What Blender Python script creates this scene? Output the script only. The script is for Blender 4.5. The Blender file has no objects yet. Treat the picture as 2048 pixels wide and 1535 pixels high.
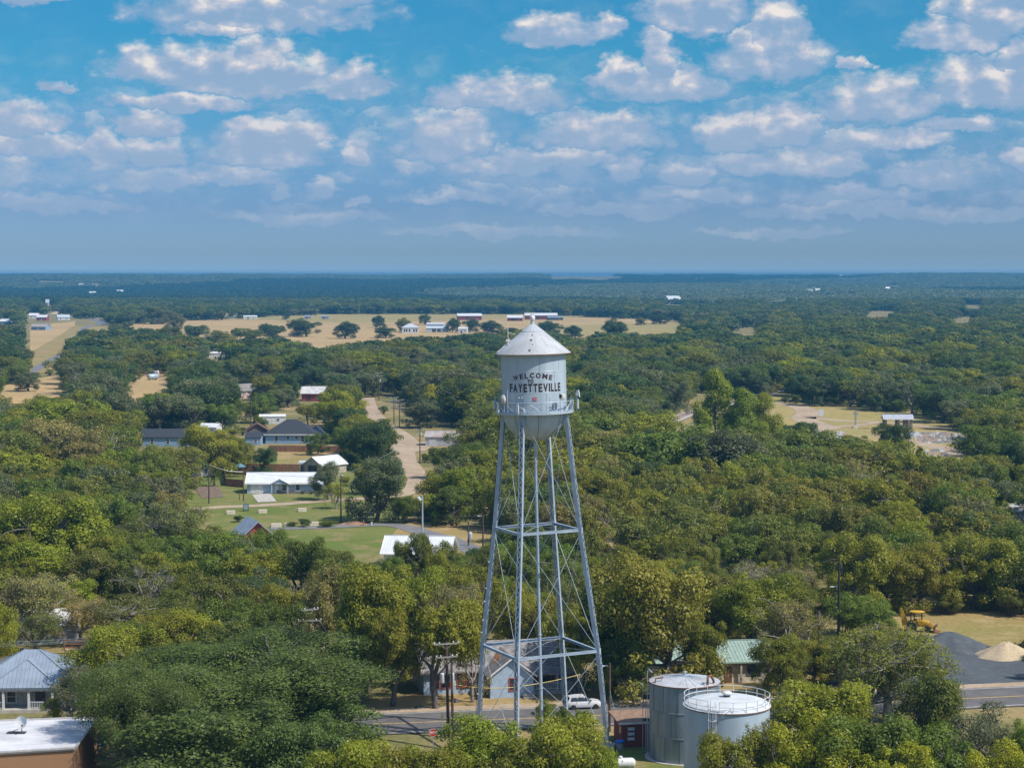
import bpy, bmesh, math, random
import numpy as np
from mathutils import Vector, Matrix
R = math.radians
rng = np.random.default_rng(7)
random.seed(7)
scene = bpy.context.scene
COL = scene.collection

# ------------------------------------------------------------------ surveying
F, CX, CY, CH, YH = 4000.0, 1024.0, 767.5, 52.0, 551.0
PITCH = math.atan((CY - YH) / F)
CP, SP = math.cos(PITCH), math.sin(PITCH)
def ray(px, py):
    u, v = (px - CX) / F, (CY - py) / F
    return (u, CP + v * SP, -SP + v * CP)
def G(px, py, z=0.0):                       # photograph pixel -> point on level z
    d = ray(px, py); t = (z - CH) / d[2]
    return Vector((d[0] * t, d[1] * t, z))
def P(px, py, y):                           # point on a pixel's ray at depth y
    d = ray(px, py); t = y / d[1]
    return Vector((d[0] * t, y, CH + d[2] * t))
def project(x, y, z):
    zc = z - CH
    fwd = y * CP - zc * SP
    up = y * SP + zc * CP
    return CX + F * x / fwd, CY - F * up / fwd

# ------------------------------------------------------------------ materials
def nodes_of(m):
    m.use_nodes = True
    nt = m.node_tree
    return nt, nt.nodes, nt.links, nt.nodes['Principled BSDF']
MATS = {}
def mat(name, col, rough=0.6, metal=0.0, var=0.18, scale=2.0, col2=None, bump=0.0, spec=0.5, stretch=None, detail=5):
    """plain weathered surface: two noise layers shift the colour, a third roughens it"""
    if name in MATS: return MATS[name]
    m = bpy.data.materials.new(name); nt, N, L, b = nodes_of(m)
    b.inputs['Roughness'].default_value = rough; b.inputs['Metallic'].default_value = metal
    b.inputs['Specular IOR Level'].default_value = spec
    tc = N.new('ShaderNodeTexCoord'); vec = tc.outputs['Object']
    if stretch:
        mp = N.new('ShaderNodeMapping'); mp.inputs['Scale'].default_value = stretch
        L.new(vec, mp.inputs['Vector']); vec = mp.outputs['Vector']
    n1 = N.new('ShaderNodeTexNoise'); n1.inputs['Scale'].default_value = scale; n1.inputs['Detail'].default_value = detail
    L.new(vec, n1.inputs['Vector'])
    rp = N.new('ShaderNodeValToRGB'); rp.color_ramp.elements[0].position = 0.32; rp.color_ramp.elements[1].position = 0.68
    c1 = col; c2 = col2 or tuple(c * (1 + var * 1.2) for c in col); c0 = tuple(c * (1 - var * 1.6) for c in col) if not col2 else col
    rp.color_ramp.elements[0].color = (*c0, 1); rp.color_ramp.elements[1].color = (*c2, 1)
    L.new(n1.outputs['Fac'], rp.inputs['Fac'])
    n2 = N.new('ShaderNodeTexNoise'); n2.inputs['Scale'].default_value = scale * 7.3; n2.inputs['Detail'].default_value = 4
    L.new(vec, n2.inputs['Vector'])
    mr = N.new('ShaderNodeMapRange'); mr.inputs['To Min'].default_value = 1 - var; mr.inputs['To Max'].default_value = 1 + var
    L.new(n2.outputs['Fac'], mr.inputs['Value'])
    mx = N.new('ShaderNodeMix'); mx.data_type = 'RGBA'; mx.blend_type = 'MULTIPLY'; mx.inputs[0].default_value = 1
    L.new(rp.outputs['Color'], mx.inputs[6]); L.new(mr.outputs['Result'], mx.inputs[7])
    L.new(mx.outputs[2], b.inputs['Base Color'])
    if bump:
        bp = N.new('ShaderNodeBump'); bp.inputs['Strength'].default_value = bump; bp.inputs['Distance'].default_value = 0.05
        L.new(n2.outputs['Fac'], bp.inputs['Height']); L.new(bp.outputs['Normal'], b.inputs['Normal'])
    MATS[name] = m
    return m
def brick_mat(name, c1, c2, mortar, scale=4.0):
    m = bpy.data.materials.new(name); nt, N, L, b = nodes_of(m)
    tc = N.new('ShaderNodeTexCoord'); sx = N.new('ShaderNodeSeparateXYZ'); cx = N.new('ShaderNodeCombineXYZ'); ad = N.new('ShaderNodeMath')
    L.new(tc.outputs['Object'], sx.inputs[0]); L.new(sx.outputs[0], ad.inputs[0]); L.new(sx.outputs[1], ad.inputs[1])
    L.new(ad.outputs[0], cx.inputs[0]); L.new(sx.outputs[2], cx.inputs[1])
    br = N.new('ShaderNodeTexBrick'); br.inputs['Scale'].default_value = scale
    br.inputs['Color1'].default_value = (*c1, 1); br.inputs['Color2'].default_value = (*c2, 1); br.inputs['Mortar'].default_value = (*mortar, 1)
    br.inputs['Mortar Size'].default_value = 0.015
    L.new(cx.outputs[0], br.inputs['Vector']); L.new(br.outputs['Color'], b.inputs['Base Color'])
    b.inputs['Roughness'].default_value = 0.85
    MATS[name] = m
    return m
def glass_mat():
    m = bpy.data.materials.new('window_glass'); nt, N, L, b = nodes_of(m)
    b.inputs['Base Color'].default_value = (0.03, 0.04, 0.05, 1); b.inputs['Roughness'].default_value = 0.08
    MATS['window_glass'] = m
    return m
GLASS = glass_mat()

def leaf_mat():
    """leaf colour comes from each tree's own tint; leaves differ a little from one another"""
    m = bpy.data.materials.new('leaves'); nt, N, L, b = nodes_of(m)
    out = [n for n in N if n.type == 'OUTPUT_MATERIAL'][0]
    at = N.new('ShaderNodeAttribute'); at.attribute_type = 'INSTANCER'; at.attribute_name = 'tint'
    va = N.new('ShaderNodeAttribute'); va.attribute_type = 'GEOMETRY'; va.attribute_name = 'var'
    mr = N.new('ShaderNodeMapRange'); mr.inputs['To Min'].default_value = 0.72; mr.inputs['To Max'].default_value = 1.32
    L.new(va.outputs['Fac'], mr.inputs['Value'])
    hs = N.new('ShaderNodeHueSaturation')
    mh = N.new('ShaderNodeMapRange'); mh.inputs['To Min'].default_value = 0.512; mh.inputs['To Max'].default_value = 0.488
    L.new(va.outputs['Fac'], mh.inputs['Value']); L.new(mh.outputs['Result'], hs.inputs['Hue'])
    L.new(at.outputs['Color'], hs.inputs['Color']); L.new(mr.outputs['Result'], hs.inputs['Value'])
    L.new(hs.outputs['Color'], b.inputs['Base Color'])
    b.inputs['Roughness'].default_value = 0.5; b.inputs['Specular IOR Level'].default_value = 0.35
    tr = N.new('ShaderNodeBsdfTranslucent'); mx = N.new('ShaderNodeMixShader'); mx.inputs['Fac'].default_value = 0.42
    L.new(hs.outputs['Color'], tr.inputs['Color'])
    L.new(b.outputs[0], mx.inputs[1]); L.new(tr.outputs[0], mx.inputs[2]); L.new(mx.outputs[0], out.inputs['Surface'])
    return m
LEAF = leaf_mat()
BARK = mat('bark', (0.13, 0.11, 0.09), 0.9, var=0.3, scale=3)
BARKG = mat('grey_bark', (0.27, 0.24, 0.2), 0.9, var=0.3, scale=3)
GALV = mat('aluminium_paint', (0.46, 0.535, 0.60), 0.45, 0.08, var=0.11, scale=0.9, stretch=(1, 1, 0.09), col2=(0.37, 0.44, 0.50))
GALV2 = mat('aluminium_roof', (0.56, 0.57, 0.58), 0.5, 0.1, var=0.2, scale=0.5, col2=(0.42, 0.42, 0.42))
STEEL = mat('tower_steel', (0.38, 0.45, 0.53), 0.45, 0.1, var=0.1, scale=0.8)
DKSTEEL = mat('dark_steel', (0.07, 0.07, 0.075), 0.6, 0.3, var=0.2)
RUST = mat('rust', (0.22, 0.10, 0.05), 0.85, 0.0, var=0.35, scale=2)
WHITE = mat('white_paint', (0.66, 0.66, 0.65), 0.5, var=0.07)
WHITEM = mat('white_metal_roof', (0.68, 0.69, 0.70), 0.4, 0.0, var=0.05, scale=0.7)
BLACK = mat('black_paint', (0.03, 0.03, 0.03), 0.5)
LETTER = mat('black_red_lettering', (0.035, 0.018, 0.022), 0.6, var=0.2)
WOOD = mat('pole_wood', (0.10, 0.06, 0.045), 0.9, var=0.3, scale=3, stretch=(1, 1, 0.2))
WOODG = mat('grey_wood', (0.33, 0.31, 0.28), 0.9, var=0.2, scale=3)
FENCEW = mat('cedar_fence', (0.25, 0.115, 0.06), 0.85, var=0.22, scale=1.6)
WIRE = mat('wire', (0.16, 0.17, 0.17), 0.5, 0.4)
WIREL = mat('pale_wire', (0.45, 0.5, 0.48), 0.4, 0.5)
YELLOW = mat('machine_yellow', (0.62, 0.36, 0.03), 0.45, var=0.15)
BLUEW = mat('blue_wall', (0.23, 0.34, 0.48), 0.7, var=0.08)
PALEB = mat('pale_blue_wall', (0.36, 0.46, 0.58), 0.7, var=0.08)
REDT = mat('red_trim', (0.42, 0.06, 0.035), 0.6)
REDW = mat('red_wall', (0.33, 0.06, 0.06), 0.75, var=0.15)
TANW = mat('tan_wall', (0.42, 0.36, 0.29), 0.8)
GREYW = mat('grey_wall', (0.36, 0.34, 0.31), 0.8)
SHINGLE = mat('shingle_dark', (0.035, 0.04, 0.05), 0.85, var=0.18, scale=3)
SHINGLEG = mat('shingle_grey', (0.23, 0.21, 0.2), 0.9, var=0.25, scale=1.4)
BLUEROOF = mat('blue_grey_metal_roof', (0.33, 0.39, 0.46), 0.4, 0.25, var=0.08, scale=0.7)
GREENROOF = mat('green_metal_roof', (0.33, 0.43, 0.36), 0.45, 0.1, var=0.1)
CONC = mat('concrete', (0.48, 0.44, 0.38), 0.9, var=0.14, scale=1.0)
STONE = mat('limestone', (0.6, 0.53, 0.42), 0.9, var=0.15)
TYRE = mat('tyre_rubber', (0.02, 0.02, 0.02), 0.8)
CHROME = mat('rim_metal', (0.5, 0.5, 0.5), 0.3, 0.8)
BRICKR = brick_mat('red_brick', (0.26, 0.05, 0.04), (0.2, 0.04, 0.035), (0.25, 0.12, 0.1), 5)
BRICKO = brick_mat('orange_brick', (0.36, 0.19, 0.09), (0.29, 0.15, 0.075), (0.3, 0.2, 0.12), 4)

# ------------------------------------------------------------------ mesh building
class MB:
    def __init__(s): s.v = []; s.f = []
    def add(s, vs, fs, M=None):
        o = len(s.v)
        s.v += [tuple(M @ Vector(v)) if M is not None else tuple(v) for v in vs]
        s.f += [tuple(i + o for i in f) for f in fs]
        return s
    def box(s, c, d, rz=0.0, M=None):
        x, y, z = d[0] / 2, d[1] / 2, d[2] / 2
        vs = [Vector((a * x, b * y, e * z)) for e in (-1, 1) for a, b in ((-1, -1), (1, -1), (1, 1), (-1, 1))]
        T = Matrix.Translation(c) @ Matrix.Rotation(rz, 4, 'Z')
        if M is not None: T = T @ M
        return s.add(vs, [(3, 2, 1, 0), (4, 5, 6, 7), (0, 1, 5, 4), (1, 2, 6, 5), (2, 3, 7, 6), (3, 0, 4, 7)], T)
    def beam(s, a, b, w, h=None, up=(0, 0, 1)):
        a, b = Vector(a), Vector(b); d = (b - a); l = d.length; d = d / l
        up = Vector(up)
        if abs(d.dot(up)) > 0.98: up = Vector((1, 0, 0))
        x = d.cross(up).normalized(); y = x.cross(d)
        h = h or w
        vs = []
        for p in (a, b):
            for i, j in ((-1, -1), (1, -1), (1, 1), (-1, 1)): vs.append(p + x * (i * w / 2) + y * (j * h / 2))
        return s.add(vs, [(3, 2, 1, 0), (4, 5, 6, 7), (0, 1, 5, 4), (1, 2, 6, 5), (2, 3, 7, 6), (3, 0, 4, 7)])
    def tube(s, pts, r, n=8, cap=True, closed=False):
        pts = [Vector(p) for p in pts]
        rs = r if isinstance(r, (list, tuple)) else [r] * len(pts)
        o = len(s.v); prev = None; m = len(pts)
        for i, p in enumerate(pts):
            if closed: d = (pts[(i + 1) % m] - pts[i - 1]).normalized()
            else: d = (pts[min(i + 1, m - 1)] - pts[max(i - 1, 0)]).normalized()
            if prev is None:
                up = Vector((0, 0, 1)) if abs(d.z) < 0.9 else Vector((1, 0, 0))
                x = d.cross(up).normalized()
            else: x = (prev - d * prev.dot(d)).normalized()
            prev = x; y = d.cross(x)
            for k in range(n):
                a = 2 * math.pi * k / n
                s.v.append(tuple(p + (x * math.cos(a) + y * math.sin(a)) * rs[i]))
        for i in range(m if closed else m - 1):
            for k in range(n):
                a, b = o + i * n, o + ((i + 1) % m) * n
                s.f.append((a + k, a + (k + 1) % n, b + (k + 1) % n, b + k))
        if cap and not closed:
            s.f.append(tuple(o + k for k in reversed(range(n)))); s.f.append(tuple(o + (m - 1) * n + k for k in range(n)))
        return s
    def lathe(s, prof, n=32, c=(0, 0, 0), M=None):
        vs, fs = [], []
        for r, z in prof:
            for k in range(n):
                a = 2 * math.pi * k / n
                vs.append((c[0] + r * math.cos(a), c[1] + r * math.sin(a), c[2] + z))
        for i in range(len(prof) - 1):
            for k in range(n): fs.append((i * n + k, i * n + (k + 1) % n, (i + 1) * n + (k + 1) % n, (i + 1) * n + k))
        if prof[0][0] > 1e-4: fs.append(tuple(reversed(range(n))))
        if prof[-1][0] > 1e-4: fs.append(tuple((len(prof) - 1) * n + k for k in range(n)))
        return s.add(vs, fs, M)
    def prism(s, poly, a, b, axis='x'):
        """2-D outline swept from a to b along an axis ('x': outline is (y,z); 'y': (x,z); 'z': (x,y))"""
        f = {'x': lambda p, t: (t, p[0], p[1]), 'y': lambda p, t: (p[0], t, p[1]), 'z': lambda p, t: (p[0], p[1], t)}[axis]
        n = len(poly)
        vs = [f(p, a) for p in poly] + [f(p, b) for p in poly]
        fs = [tuple(range(n)), tuple(reversed(range(n, 2 * n)))] + [(i, i + n, (i + 1) % n + n, (i + 1) % n) for i in range(n)]
        return s.add(vs, fs)
    def sphere(s, c, r, n=12, m=8, sq=(1, 1, 1)):
        prof = [(max(math.sin(math.pi * i / m), 1e-5), -math.cos(math.pi * i / m)) for i in range(m + 1)]
        return s.lathe(prof, n, M=Matrix.Translation(c) @ Matrix.Diagonal((r * sq[0], r * sq[1], r * sq[2], 1)))
    def build(s, name, m, parent=None, smooth=None, bevel=0.0):
        me = bpy.data.meshes.new(name); me.from_pydata(s.v, [], s.f)
        bm = bmesh.new(); bm.from_mesh(me)
        bmesh.ops.remove_doubles(bm, verts=bm.verts, dist=1e-5)
        bmesh.ops.recalc_face_normals(bm, faces=bm.faces)
        if bevel: bmesh.ops.bevel(bm, geom=list(bm.edges), offset=bevel, segments=2, affect='EDGES', profile=0.6)
        bm.to_mesh(me); bm.free()
        me.materials.append(m)
        if smooth:
            for p in me.polygons: p.use_smooth = True
            me.set_sharp_from_angle(angle=R(smooth))
        o = bpy.data.objects.new(name, me); COL.objects.link(o)
        if parent: o.parent = parent
        return o
def tag(o, label=None, cat=None, group=None, kind=None):
    if label: o['label'] = label
    if cat: o['category'] = cat
    if group: o['group'] = group
    if kind: o['kind'] = kind
    return o
def thing(name, label, cat, loc=(0, 0, 0), rz=0.0, group=None):
    o = bpy.data.objects.new(name, None); COL.objects.link(o)
    o.location = loc; o.rotation_euler = (0, 0, rz); o.empty_display_size = 0.2
    return tag(o, label, cat, group)
KIDS = {}
def copy_tree(o, parent=None):
    if not KIDS:
        for x in COL.objects:
            if x.parent: KIDS.setdefault(x.parent.name, []).append(x)
    c = o.copy(); COL.objects.link(c)
    if parent: c.parent = parent
    for ch in KIDS.get(o.name, []): copy_tree(ch, c)
    return c

def sheet(name, pts, m, z, label=None, photo=True):
    """flat ground sheet; its outline was surveyed on the ground from the photograph"""
    vs = [G(*p) if photo else Vector((*p, 0)) for p in pts]
    me = bpy.data.meshes.new(name); me.from_pydata([(v.x, v.y, z) for v in vs], [], [tuple(range(len(vs)))])
    bm = bmesh.new(); bm.from_mesh(me)
    for f in bm.faces:
        f.normal_update()
        if f.normal.z < 0: f.normal_flip()
    bmesh.ops.triangulate(bm, faces=bm.faces); bm.to_mesh(me); bm.free()
    me.materials.append(m)
    o = bpy.data.objects.new(name, me); COL.objects.link(o)
    return tag(o, label, kind='structure')
def strip(name, pts, w, m, z, label=None, photo=True):
    """ribbon of width w (or per-point widths) along a surveyed centre line"""
    c = [G(*p) if photo else Vector((p[0], p[1] + 1.1, 0)) for p in pts]
    # Catmull-Rom smoothing
    q = []
    for i in range(len(c) - 1):
        p0, p1, p2, p3 = c[max(i - 1, 0)], c[i], c[i + 1], c[min(i + 2, len(c) - 1)]
        for k in range(6):
            t = k / 6
            q.append(0.5 * ((2 * p1) + (p2 - p0) * t + (2 * p0 - 5 * p1 + 4 * p2 - p3) * t * t + (3 * p1 - p0 - 3 * p2 + p3) * t ** 3))
    q.append(c[-1])
    mb = MB(); n = len(q)
    for i, p in enumerate(q):
        d = (q[min(i + 1, n - 1)] - q[max(i - 1, 0)]).normalized(); s = Vector((-d.y, d.x, 0))
        ww = w if not isinstance(w, (list, tuple)) else np.interp(i / (n - 1) * (len(w) - 1), range(len(w)), w)
        for e in (-1, 1): mb.v.append(tuple(p + s * (e * ww / 2) + Vector((0, 0, z))))
    mb.f = [(2 * i, 2 * i + 2, 2 * i + 3, 2 * i + 1) for i in range(n - 1)]
    o = mb.build(name, m)
    return tag(o, label, kind='structure')
# ------------------------------------------------------------------ camera, sun, sky
cam = bpy.data.cameras.new('camera'); camo = bpy.data.objects.new('camera', cam); COL.objects.link(camo)
cam.sensor_width = 36; cam.lens = 36 * F / 2048; cam.clip_start = 0.5; cam.clip_end = 90000
camo.location = (0, 0, CH); camo.rotation_euler = (R(90) - PITCH, 0, 0); scene.camera = camo
SUN_EL, SUN_DIR = R(50), (0.906, -0.423)
sun = bpy.data.lights.new('sun', 'SUN'); sun.energy = 4.0; sun.angle = R(0.5); sun.color = (1.0, 0.95, 0.86)
suno = bpy.data.objects.new('sun', sun); COL.objects.link(suno)
sv = Vector((SUN_DIR[0] * math.cos(SUN_EL), SUN_DIR[1] * math.cos(SUN_EL), math.sin(SUN_EL)))
suno.rotation_euler = sv.to_track_quat('Z', 'Y').to_euler(); suno.location = (0, 0, 200)
vs = scene.view_settings; vs.view_transform = 'Standard'; vs.look = 'None'; vs.exposure = 0.32; vs.gamma = 1
cy = scene.cycles
cy.max_bounces = 5; cy.diffuse_bounces = 2; cy.glossy_bounces = 2; cy.transmission_bounces = 3; cy.volume_bounces = 0; cy.transparent_max_bounces = 6
cy.use_denoising = True; cy.caustics_reflective = False; cy.caustics_refractive = False

# clouds: (centre x, base y, half width, height) as read off the photograph's sky
CLOUDS = [(500, 178, 215, 62), (528, 175, 66, 92), (330, 165, 110, 52), (705, 190, 85, 52), (370, 222, 165, 26), (520, 60, 235, 62), (620, 22, 130, 60), (460, 78, 120, 26),
          (40, 20, 85, 30), (305, 272, 64, 36), (70, 272, 75, 48), (222, 338, 58, 56), (335, 328, 64, 44), (545, 322, 125, 58), (560, 278, 110, 32), (120, 192, 36, 18),
          (1110, 86, 100, 46), (1205, 76, 28, 34), (1385, 50, 130, 66), (1530, 148, 122, 74), (1545, 120, 72, 92), (1318, 150, 52, 78), (1320, 190, 130, 52), (1225, 172, 40, 48), (1010, 215, 150, 52),
          (905, 212, 60, 32), (905, 302, 88, 80), (1200, 288, 132, 54), (1240, 268, 46, 44), (1258, 356, 52, 48), (1362, 360, 46, 30), (1470, 290, 90, 56), (1560, 278, 90, 60),
          (1742, 238, 122, 64), (1890, 106, 100, 50), (1960, 66, 95, 70), (1965, 205, 150, 76), (2000, 150, 60, 50), (1835, 372, 92, 36), (2030, 338, 42, 30), (735, 318, 44, 34), (835, 340, 40, 22),
          (640, 392, 38, 28), (560, 392, 28, 28), (725, 418, 40, 14), (1035, 342, 66, 42), (960, 346, 80, 26), (1625, 346, 125, 42), (1480, 342, 90, 34), (45, 378, 58, 46), (1694, 142, 26, 20),
          (60, 318, 120, 34), (1750, 300, 150, 26), (1900, 270, 90, 20), (180, 420, 110, 18), (90, 415, 150, 22), (620, 445, 190, 18), (1250, 425, 170, 20), (1700, 432, 210, 22), (1010, 470, 240, 16), (310, 372, 110, 26), (1130, 332, 110, 28), (1690, 402, 120, 24), (470, 362, 90, 24), (900, 402, 110, 20), (1420, 400, 120, 22), (1950, 440, 130, 20), (1560, 470, 160, 14)]
def build_world():
    w = bpy.data.worlds.new('World'); scene.world = w; w.use_nodes = True
    nt = w.node_tree; N, L = nt.nodes, nt.links
    for n in list(N): N.remove(n)
    def math_(op, a, b=None, c=None, clamp=False, T=None):
        n = (T or nt).nodes.new('ShaderNodeMath'); n.operation = op; n.use_clamp = clamp
        for i, x in enumerate((a, b, c)):
            if x is None: continue
            if isinstance(x, (int, float)): n.inputs[i].default_value = x
            else: (T or nt).links.new(x, n.inputs[i])
        return n.outputs[0]
    # one cloud as a node group: keeps the strongest cloud seen so far and the height within it
    g = bpy.data.node_groups.new('cloud_dome', 'ShaderNodeTree')
    for nm, io, ty in (('u', 'INPUT', 'NodeSocketFloat'), ('v', 'INPUT', 'NodeSocketFloat'), ('best', 'INPUT', 'NodeSocketFloat'), ('rise', 'INPUT', 'NodeSocketFloat'),
                       ('cu', 'INPUT', 'NodeSocketFloat'), ('cv', 'INPUT', 'NodeSocketFloat'), ('iw', 'INPUT', 'NodeSocketFloat'), ('ih', 'INPUT', 'NodeSocketFloat'),
                       ('best', 'OUTPUT', 'NodeSocketFloat'), ('rise', 'OUTPUT', 'NodeSocketFloat')):
        g.interface.new_socket(nm, in_out=io, socket_type=ty)
    gi, go = g.nodes.new('NodeGroupInput'), g.nodes.new('NodeGroupOutput')
    I = gi.outputs
    a = math_('MULTIPLY', math_('SUBTRACT', I[0], I[4], T=g), I[6], T=g)
    t = math_('MULTIPLY', math_('SUBTRACT', I[1], I[5], T=g), I[7], T=g)
    tt = math_('MAXIMUM', t, math_('MULTIPLY', t, -2.3, T=g), T=g)
    e = math_('SUBTRACT', 1.0, math_('SQRT', math_('ADD', math_('MULTIPLY', a, a, T=g), math_('MULTIPLY', tt, tt, T=g), T=g), T=g), T=g)
    gt = math_('GREATER_THAN', e, I[2], T=g)
    g.links.new(math_('MAXIMUM', e, I[2], T=g), go.inputs[0])
    rise = math_('ADD', I[3], math_('MULTIPLY', gt, math_('SUBTRACT', t, I[3], T=g), T=g), T=g)
    g.links.new(rise, go.inputs[1])
    tc = N.new('ShaderNodeTexCoord'); sx = N.new('ShaderNodeSeparateXYZ'); L.new(tc.outputs['Generated'], sx.inputs[0])
    u0 = math_('ARCTAN2', sx.outputs[0], sx.outputs[1])
    v0 = math_('ARCTAN2', sx.outputs[2], math_('SQRT', math_('ADD', math_('MULTIPLY', sx.outputs[0], sx.outputs[0]), math_('MULTIPLY', sx.outputs[1], sx.outputs[1]))))
    cb = N.new('ShaderNodeCombineXYZ'); L.new(u0, cb.inputs[0]); L.new(math_('MULTIPLY', v0, 1.5), cb.inputs[1])
    def noise(scale, detail, off=(0, 0, 0), rough=0.55, col=False):
        mp = N.new('ShaderNodeMapping'); mp.inputs['Location'].default_value = off; L.new(cb.outputs[0], mp.inputs['Vector'])
        n = N.new('ShaderNodeTexNoise'); n.inputs['Scale'].default_value = scale; n.inputs['Detail'].default_value = detail; n.inputs['Roughness'].default_value = rough
        L.new(mp.outputs[0], n.inputs['Vector'])
        return n.outputs['Color' if col else 'Fac']
    warp = N.new('ShaderNodeSeparateXYZ'); L.new(noise(26, 4, (3, 1, 5), 0.55, True), warp.inputs[0])
    warp2 = N.new('ShaderNodeSeparateXYZ'); L.new(noise(95, 5, (1, 7, 2), 0.62, True), warp2.inputs[0])
    def w2(i, ca, cbb): return math_('ADD', math_('MULTIPLY', math_('SUBTRACT', warp.outputs[i], 0.5), ca), math_('MULTIPLY', math_('SUBTRACT', warp2.outputs[i], 0.5), cbb))
    u = math_('ADD', u0, w2(0, 0.042, 0.020)); v = math_('ADD', v0, w2(1, 0.012, 0.011))
    best, rise = -3.0, 0.0
    for (cx, by, hw, h) in CLOUDS:
        n = N.new('ShaderNodeGroup'); n.node_tree = g
        L.new(u, n.inputs[0]); L.new(v, n.inputs[1])
        for i, x in ((2, best), (3, rise)):
            if isinstance(x, float): n.inputs[i].default_value = x
            else: L.new(x, n.inputs[i])
        n.inputs[4].default_value = (cx - CX) / F; n.inputs[5].default_value = (YH - (by - h * 0.12)) / F
        n.inputs[6].default_value = F / (hw * 1.22); n.inputs[7].default_value = F / (h * 1.30)
        best, rise = n.outputs[0], n.outputs[1]
    fa = noise(70, 7, (0, 0, 0), 0.6)
    fc = noise(60, 4, (4, 4, 0), 0.5); fb = noise(60, 4, (4.0045, 4.0085, 0), 0.5)         # billows, and the same billows a step towards the sun
    low = noise(24, 6, (9, 2, 0), 0.6); low2 = noise(60, 5, (2, 9, 0), 0.6)
    D = math_('ADD', best, math_('MULTIPLY', math_('SUBTRACT', fa, 0.5), 0.85))
    def ss(x, lo, hi, a=0.0, b=1.0):
        n = N.new('ShaderNodeMapRange'); n.interpolation_type = 'SMOOTHSTEP'
        n.inputs['From Min'].default_value = lo; n.inputs['From Max'].default_value = hi; n.inputs['To Min'].default_value = a; n.inputs['To Max'].default_value = b
        L.new(x, n.inputs['Value']); return n.outputs['Result']
    alpha = ss(D, -0.02, 0.5)
    # thin broken veil of far clouds low over the horizon
    veil = math_('MULTIPLY', math_('MULTIPLY', ss(math_('ADD', math_('MULTIPLY', low, 0.7), math_('MULTIPLY', low2, 0.3)), 0.40, 0.66), ss(v0, 0.018, 0.055)), ss(v0, 0.062, 0.115, 1.0, 0.10))
    alpha = math_('MAXIMUM', math_('MULTIPLY', alpha, ss(v0, 0.018, 0.075, 0.38, 0.96)), math_('MULTIPLY', veil, 0.7))
    relief = math_('MULTIPLY', math_('SUBTRACT', fc, fb), 2.6)
    lit = math_('ADD', math_('ADD', math_('MULTIPLY', rise, 0.85), relief), math_('MULTIPLY', math_('SUBTRACT', warp2.outputs[2], 0.5), 0.34))
    lit = ss(lit, -0.2, 0.9)
    ramp = N.new('ShaderNodeValToRGB'); L.new(lit, ramp.inputs['Fac'])
    el = ramp.color_ramp.elements
    el[0].position = 0; el[0].color = (0.225, 0.345, 0.51, 1); el[1].position = 1; el[1].color = (0.74, 0.69, 0.65, 1)
    for p, c in ((0.4, (0.345, 0.42, 0.545)), (0.72, (0.475, 0.495, 0.57))):
        e = el.new(p); e.color = (*c, 1)
    # air between here and the far clouds takes their contrast
    air = N.new('ShaderNodeMix'); air.data_type = 'RGBA'; L.new(ss(v0, 0.02, 0.13, 0.70, 0.0), air.inputs[0])
    L.new(ramp.outputs['Color'], air.inputs[6]); air.inputs[7].default_value = (0.315, 0.39, 0.525, 1)
    sky = N.new('ShaderNodeTexSky'); sky.sky_type = 'NISHITA'; sky.sun_disc = False
    sky.sun_elevation = SUN_EL; sky.sun_rotation = math.atan2(SUN_DIR[0], SUN_DIR[1]); sky.altitude = 200; sky.air_density = 1.0; sky.dust_density = 0.6; sky.ozone_density = 2.0
    tint = N.new('ShaderNodeValToRGB'); L.new(ss(v0, 0.0, 0.15), tint.inputs['Fac'])
    te = tint.color_ramp.elements; SKYT = [(0.0, (0.406, 0.651, 1.163)), (0.004, (0.309, 0.496, 0.885)), (0.014, (0.262, 0.42, 0.75)), (0.12, (0.2, 0.34, 0.65)), (0.35, (0.1821, 0.3566, 0.5993)), (0.75, (0.1024, 0.3907, 0.5614)), (1.0, (0.0834, 0.3907, 0.5614))]
    te[0].color = (*SKYT[0][1], 1); te[1].color = (*SKYT[-1][1], 1)
    for p, c in SKYT[1:-1]: te.new(p).color = (*c, 1)
    # higher up the sky is left as it is
    hi = N.new('ShaderNodeMix'); hi.data_type = 'RGBA'; L.new(ss(v0, 0.16, 0.4), hi.inputs[0]); L.new(tint.outputs['Color'], hi.inputs[6]); hi.inputs[7].default_value = (1, 1, 1, 1)
    mu = N.new('ShaderNodeMix'); mu.data_type = 'RGBA'; mu.blend_type = 'MULTIPLY'; mu.inputs[0].default_value = 1
    L.new(sky.outputs[0], mu.inputs[6]); L.new(hi.outputs[2], mu.inputs[7])
    b1, b2, mx, out = N.new('ShaderNodeBackground'), N.new('ShaderNodeBackground'), N.new('ShaderNodeMixShader'), N.new('ShaderNodeOutputWorld')
    L.new(mu.outputs[2], b1.inputs['Color']); b1.inputs['Strength'].default_value = 0.138
    L.new(air.outputs[2], b2.inputs['Color']); b2.inputs['Strength'].default_value = 0.97
    L.new(alpha, mx.inputs[0]); L.new(b1.outputs[0], mx.inputs[1]); L.new(b2.outputs[0], mx.inputs[2]); L.new(mx.outputs[0], out.inputs['Surface'])
    w.cycles.sampling_method = 'MANUAL'; w.cycles.sample_map_resolution = 512
build_world()

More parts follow.
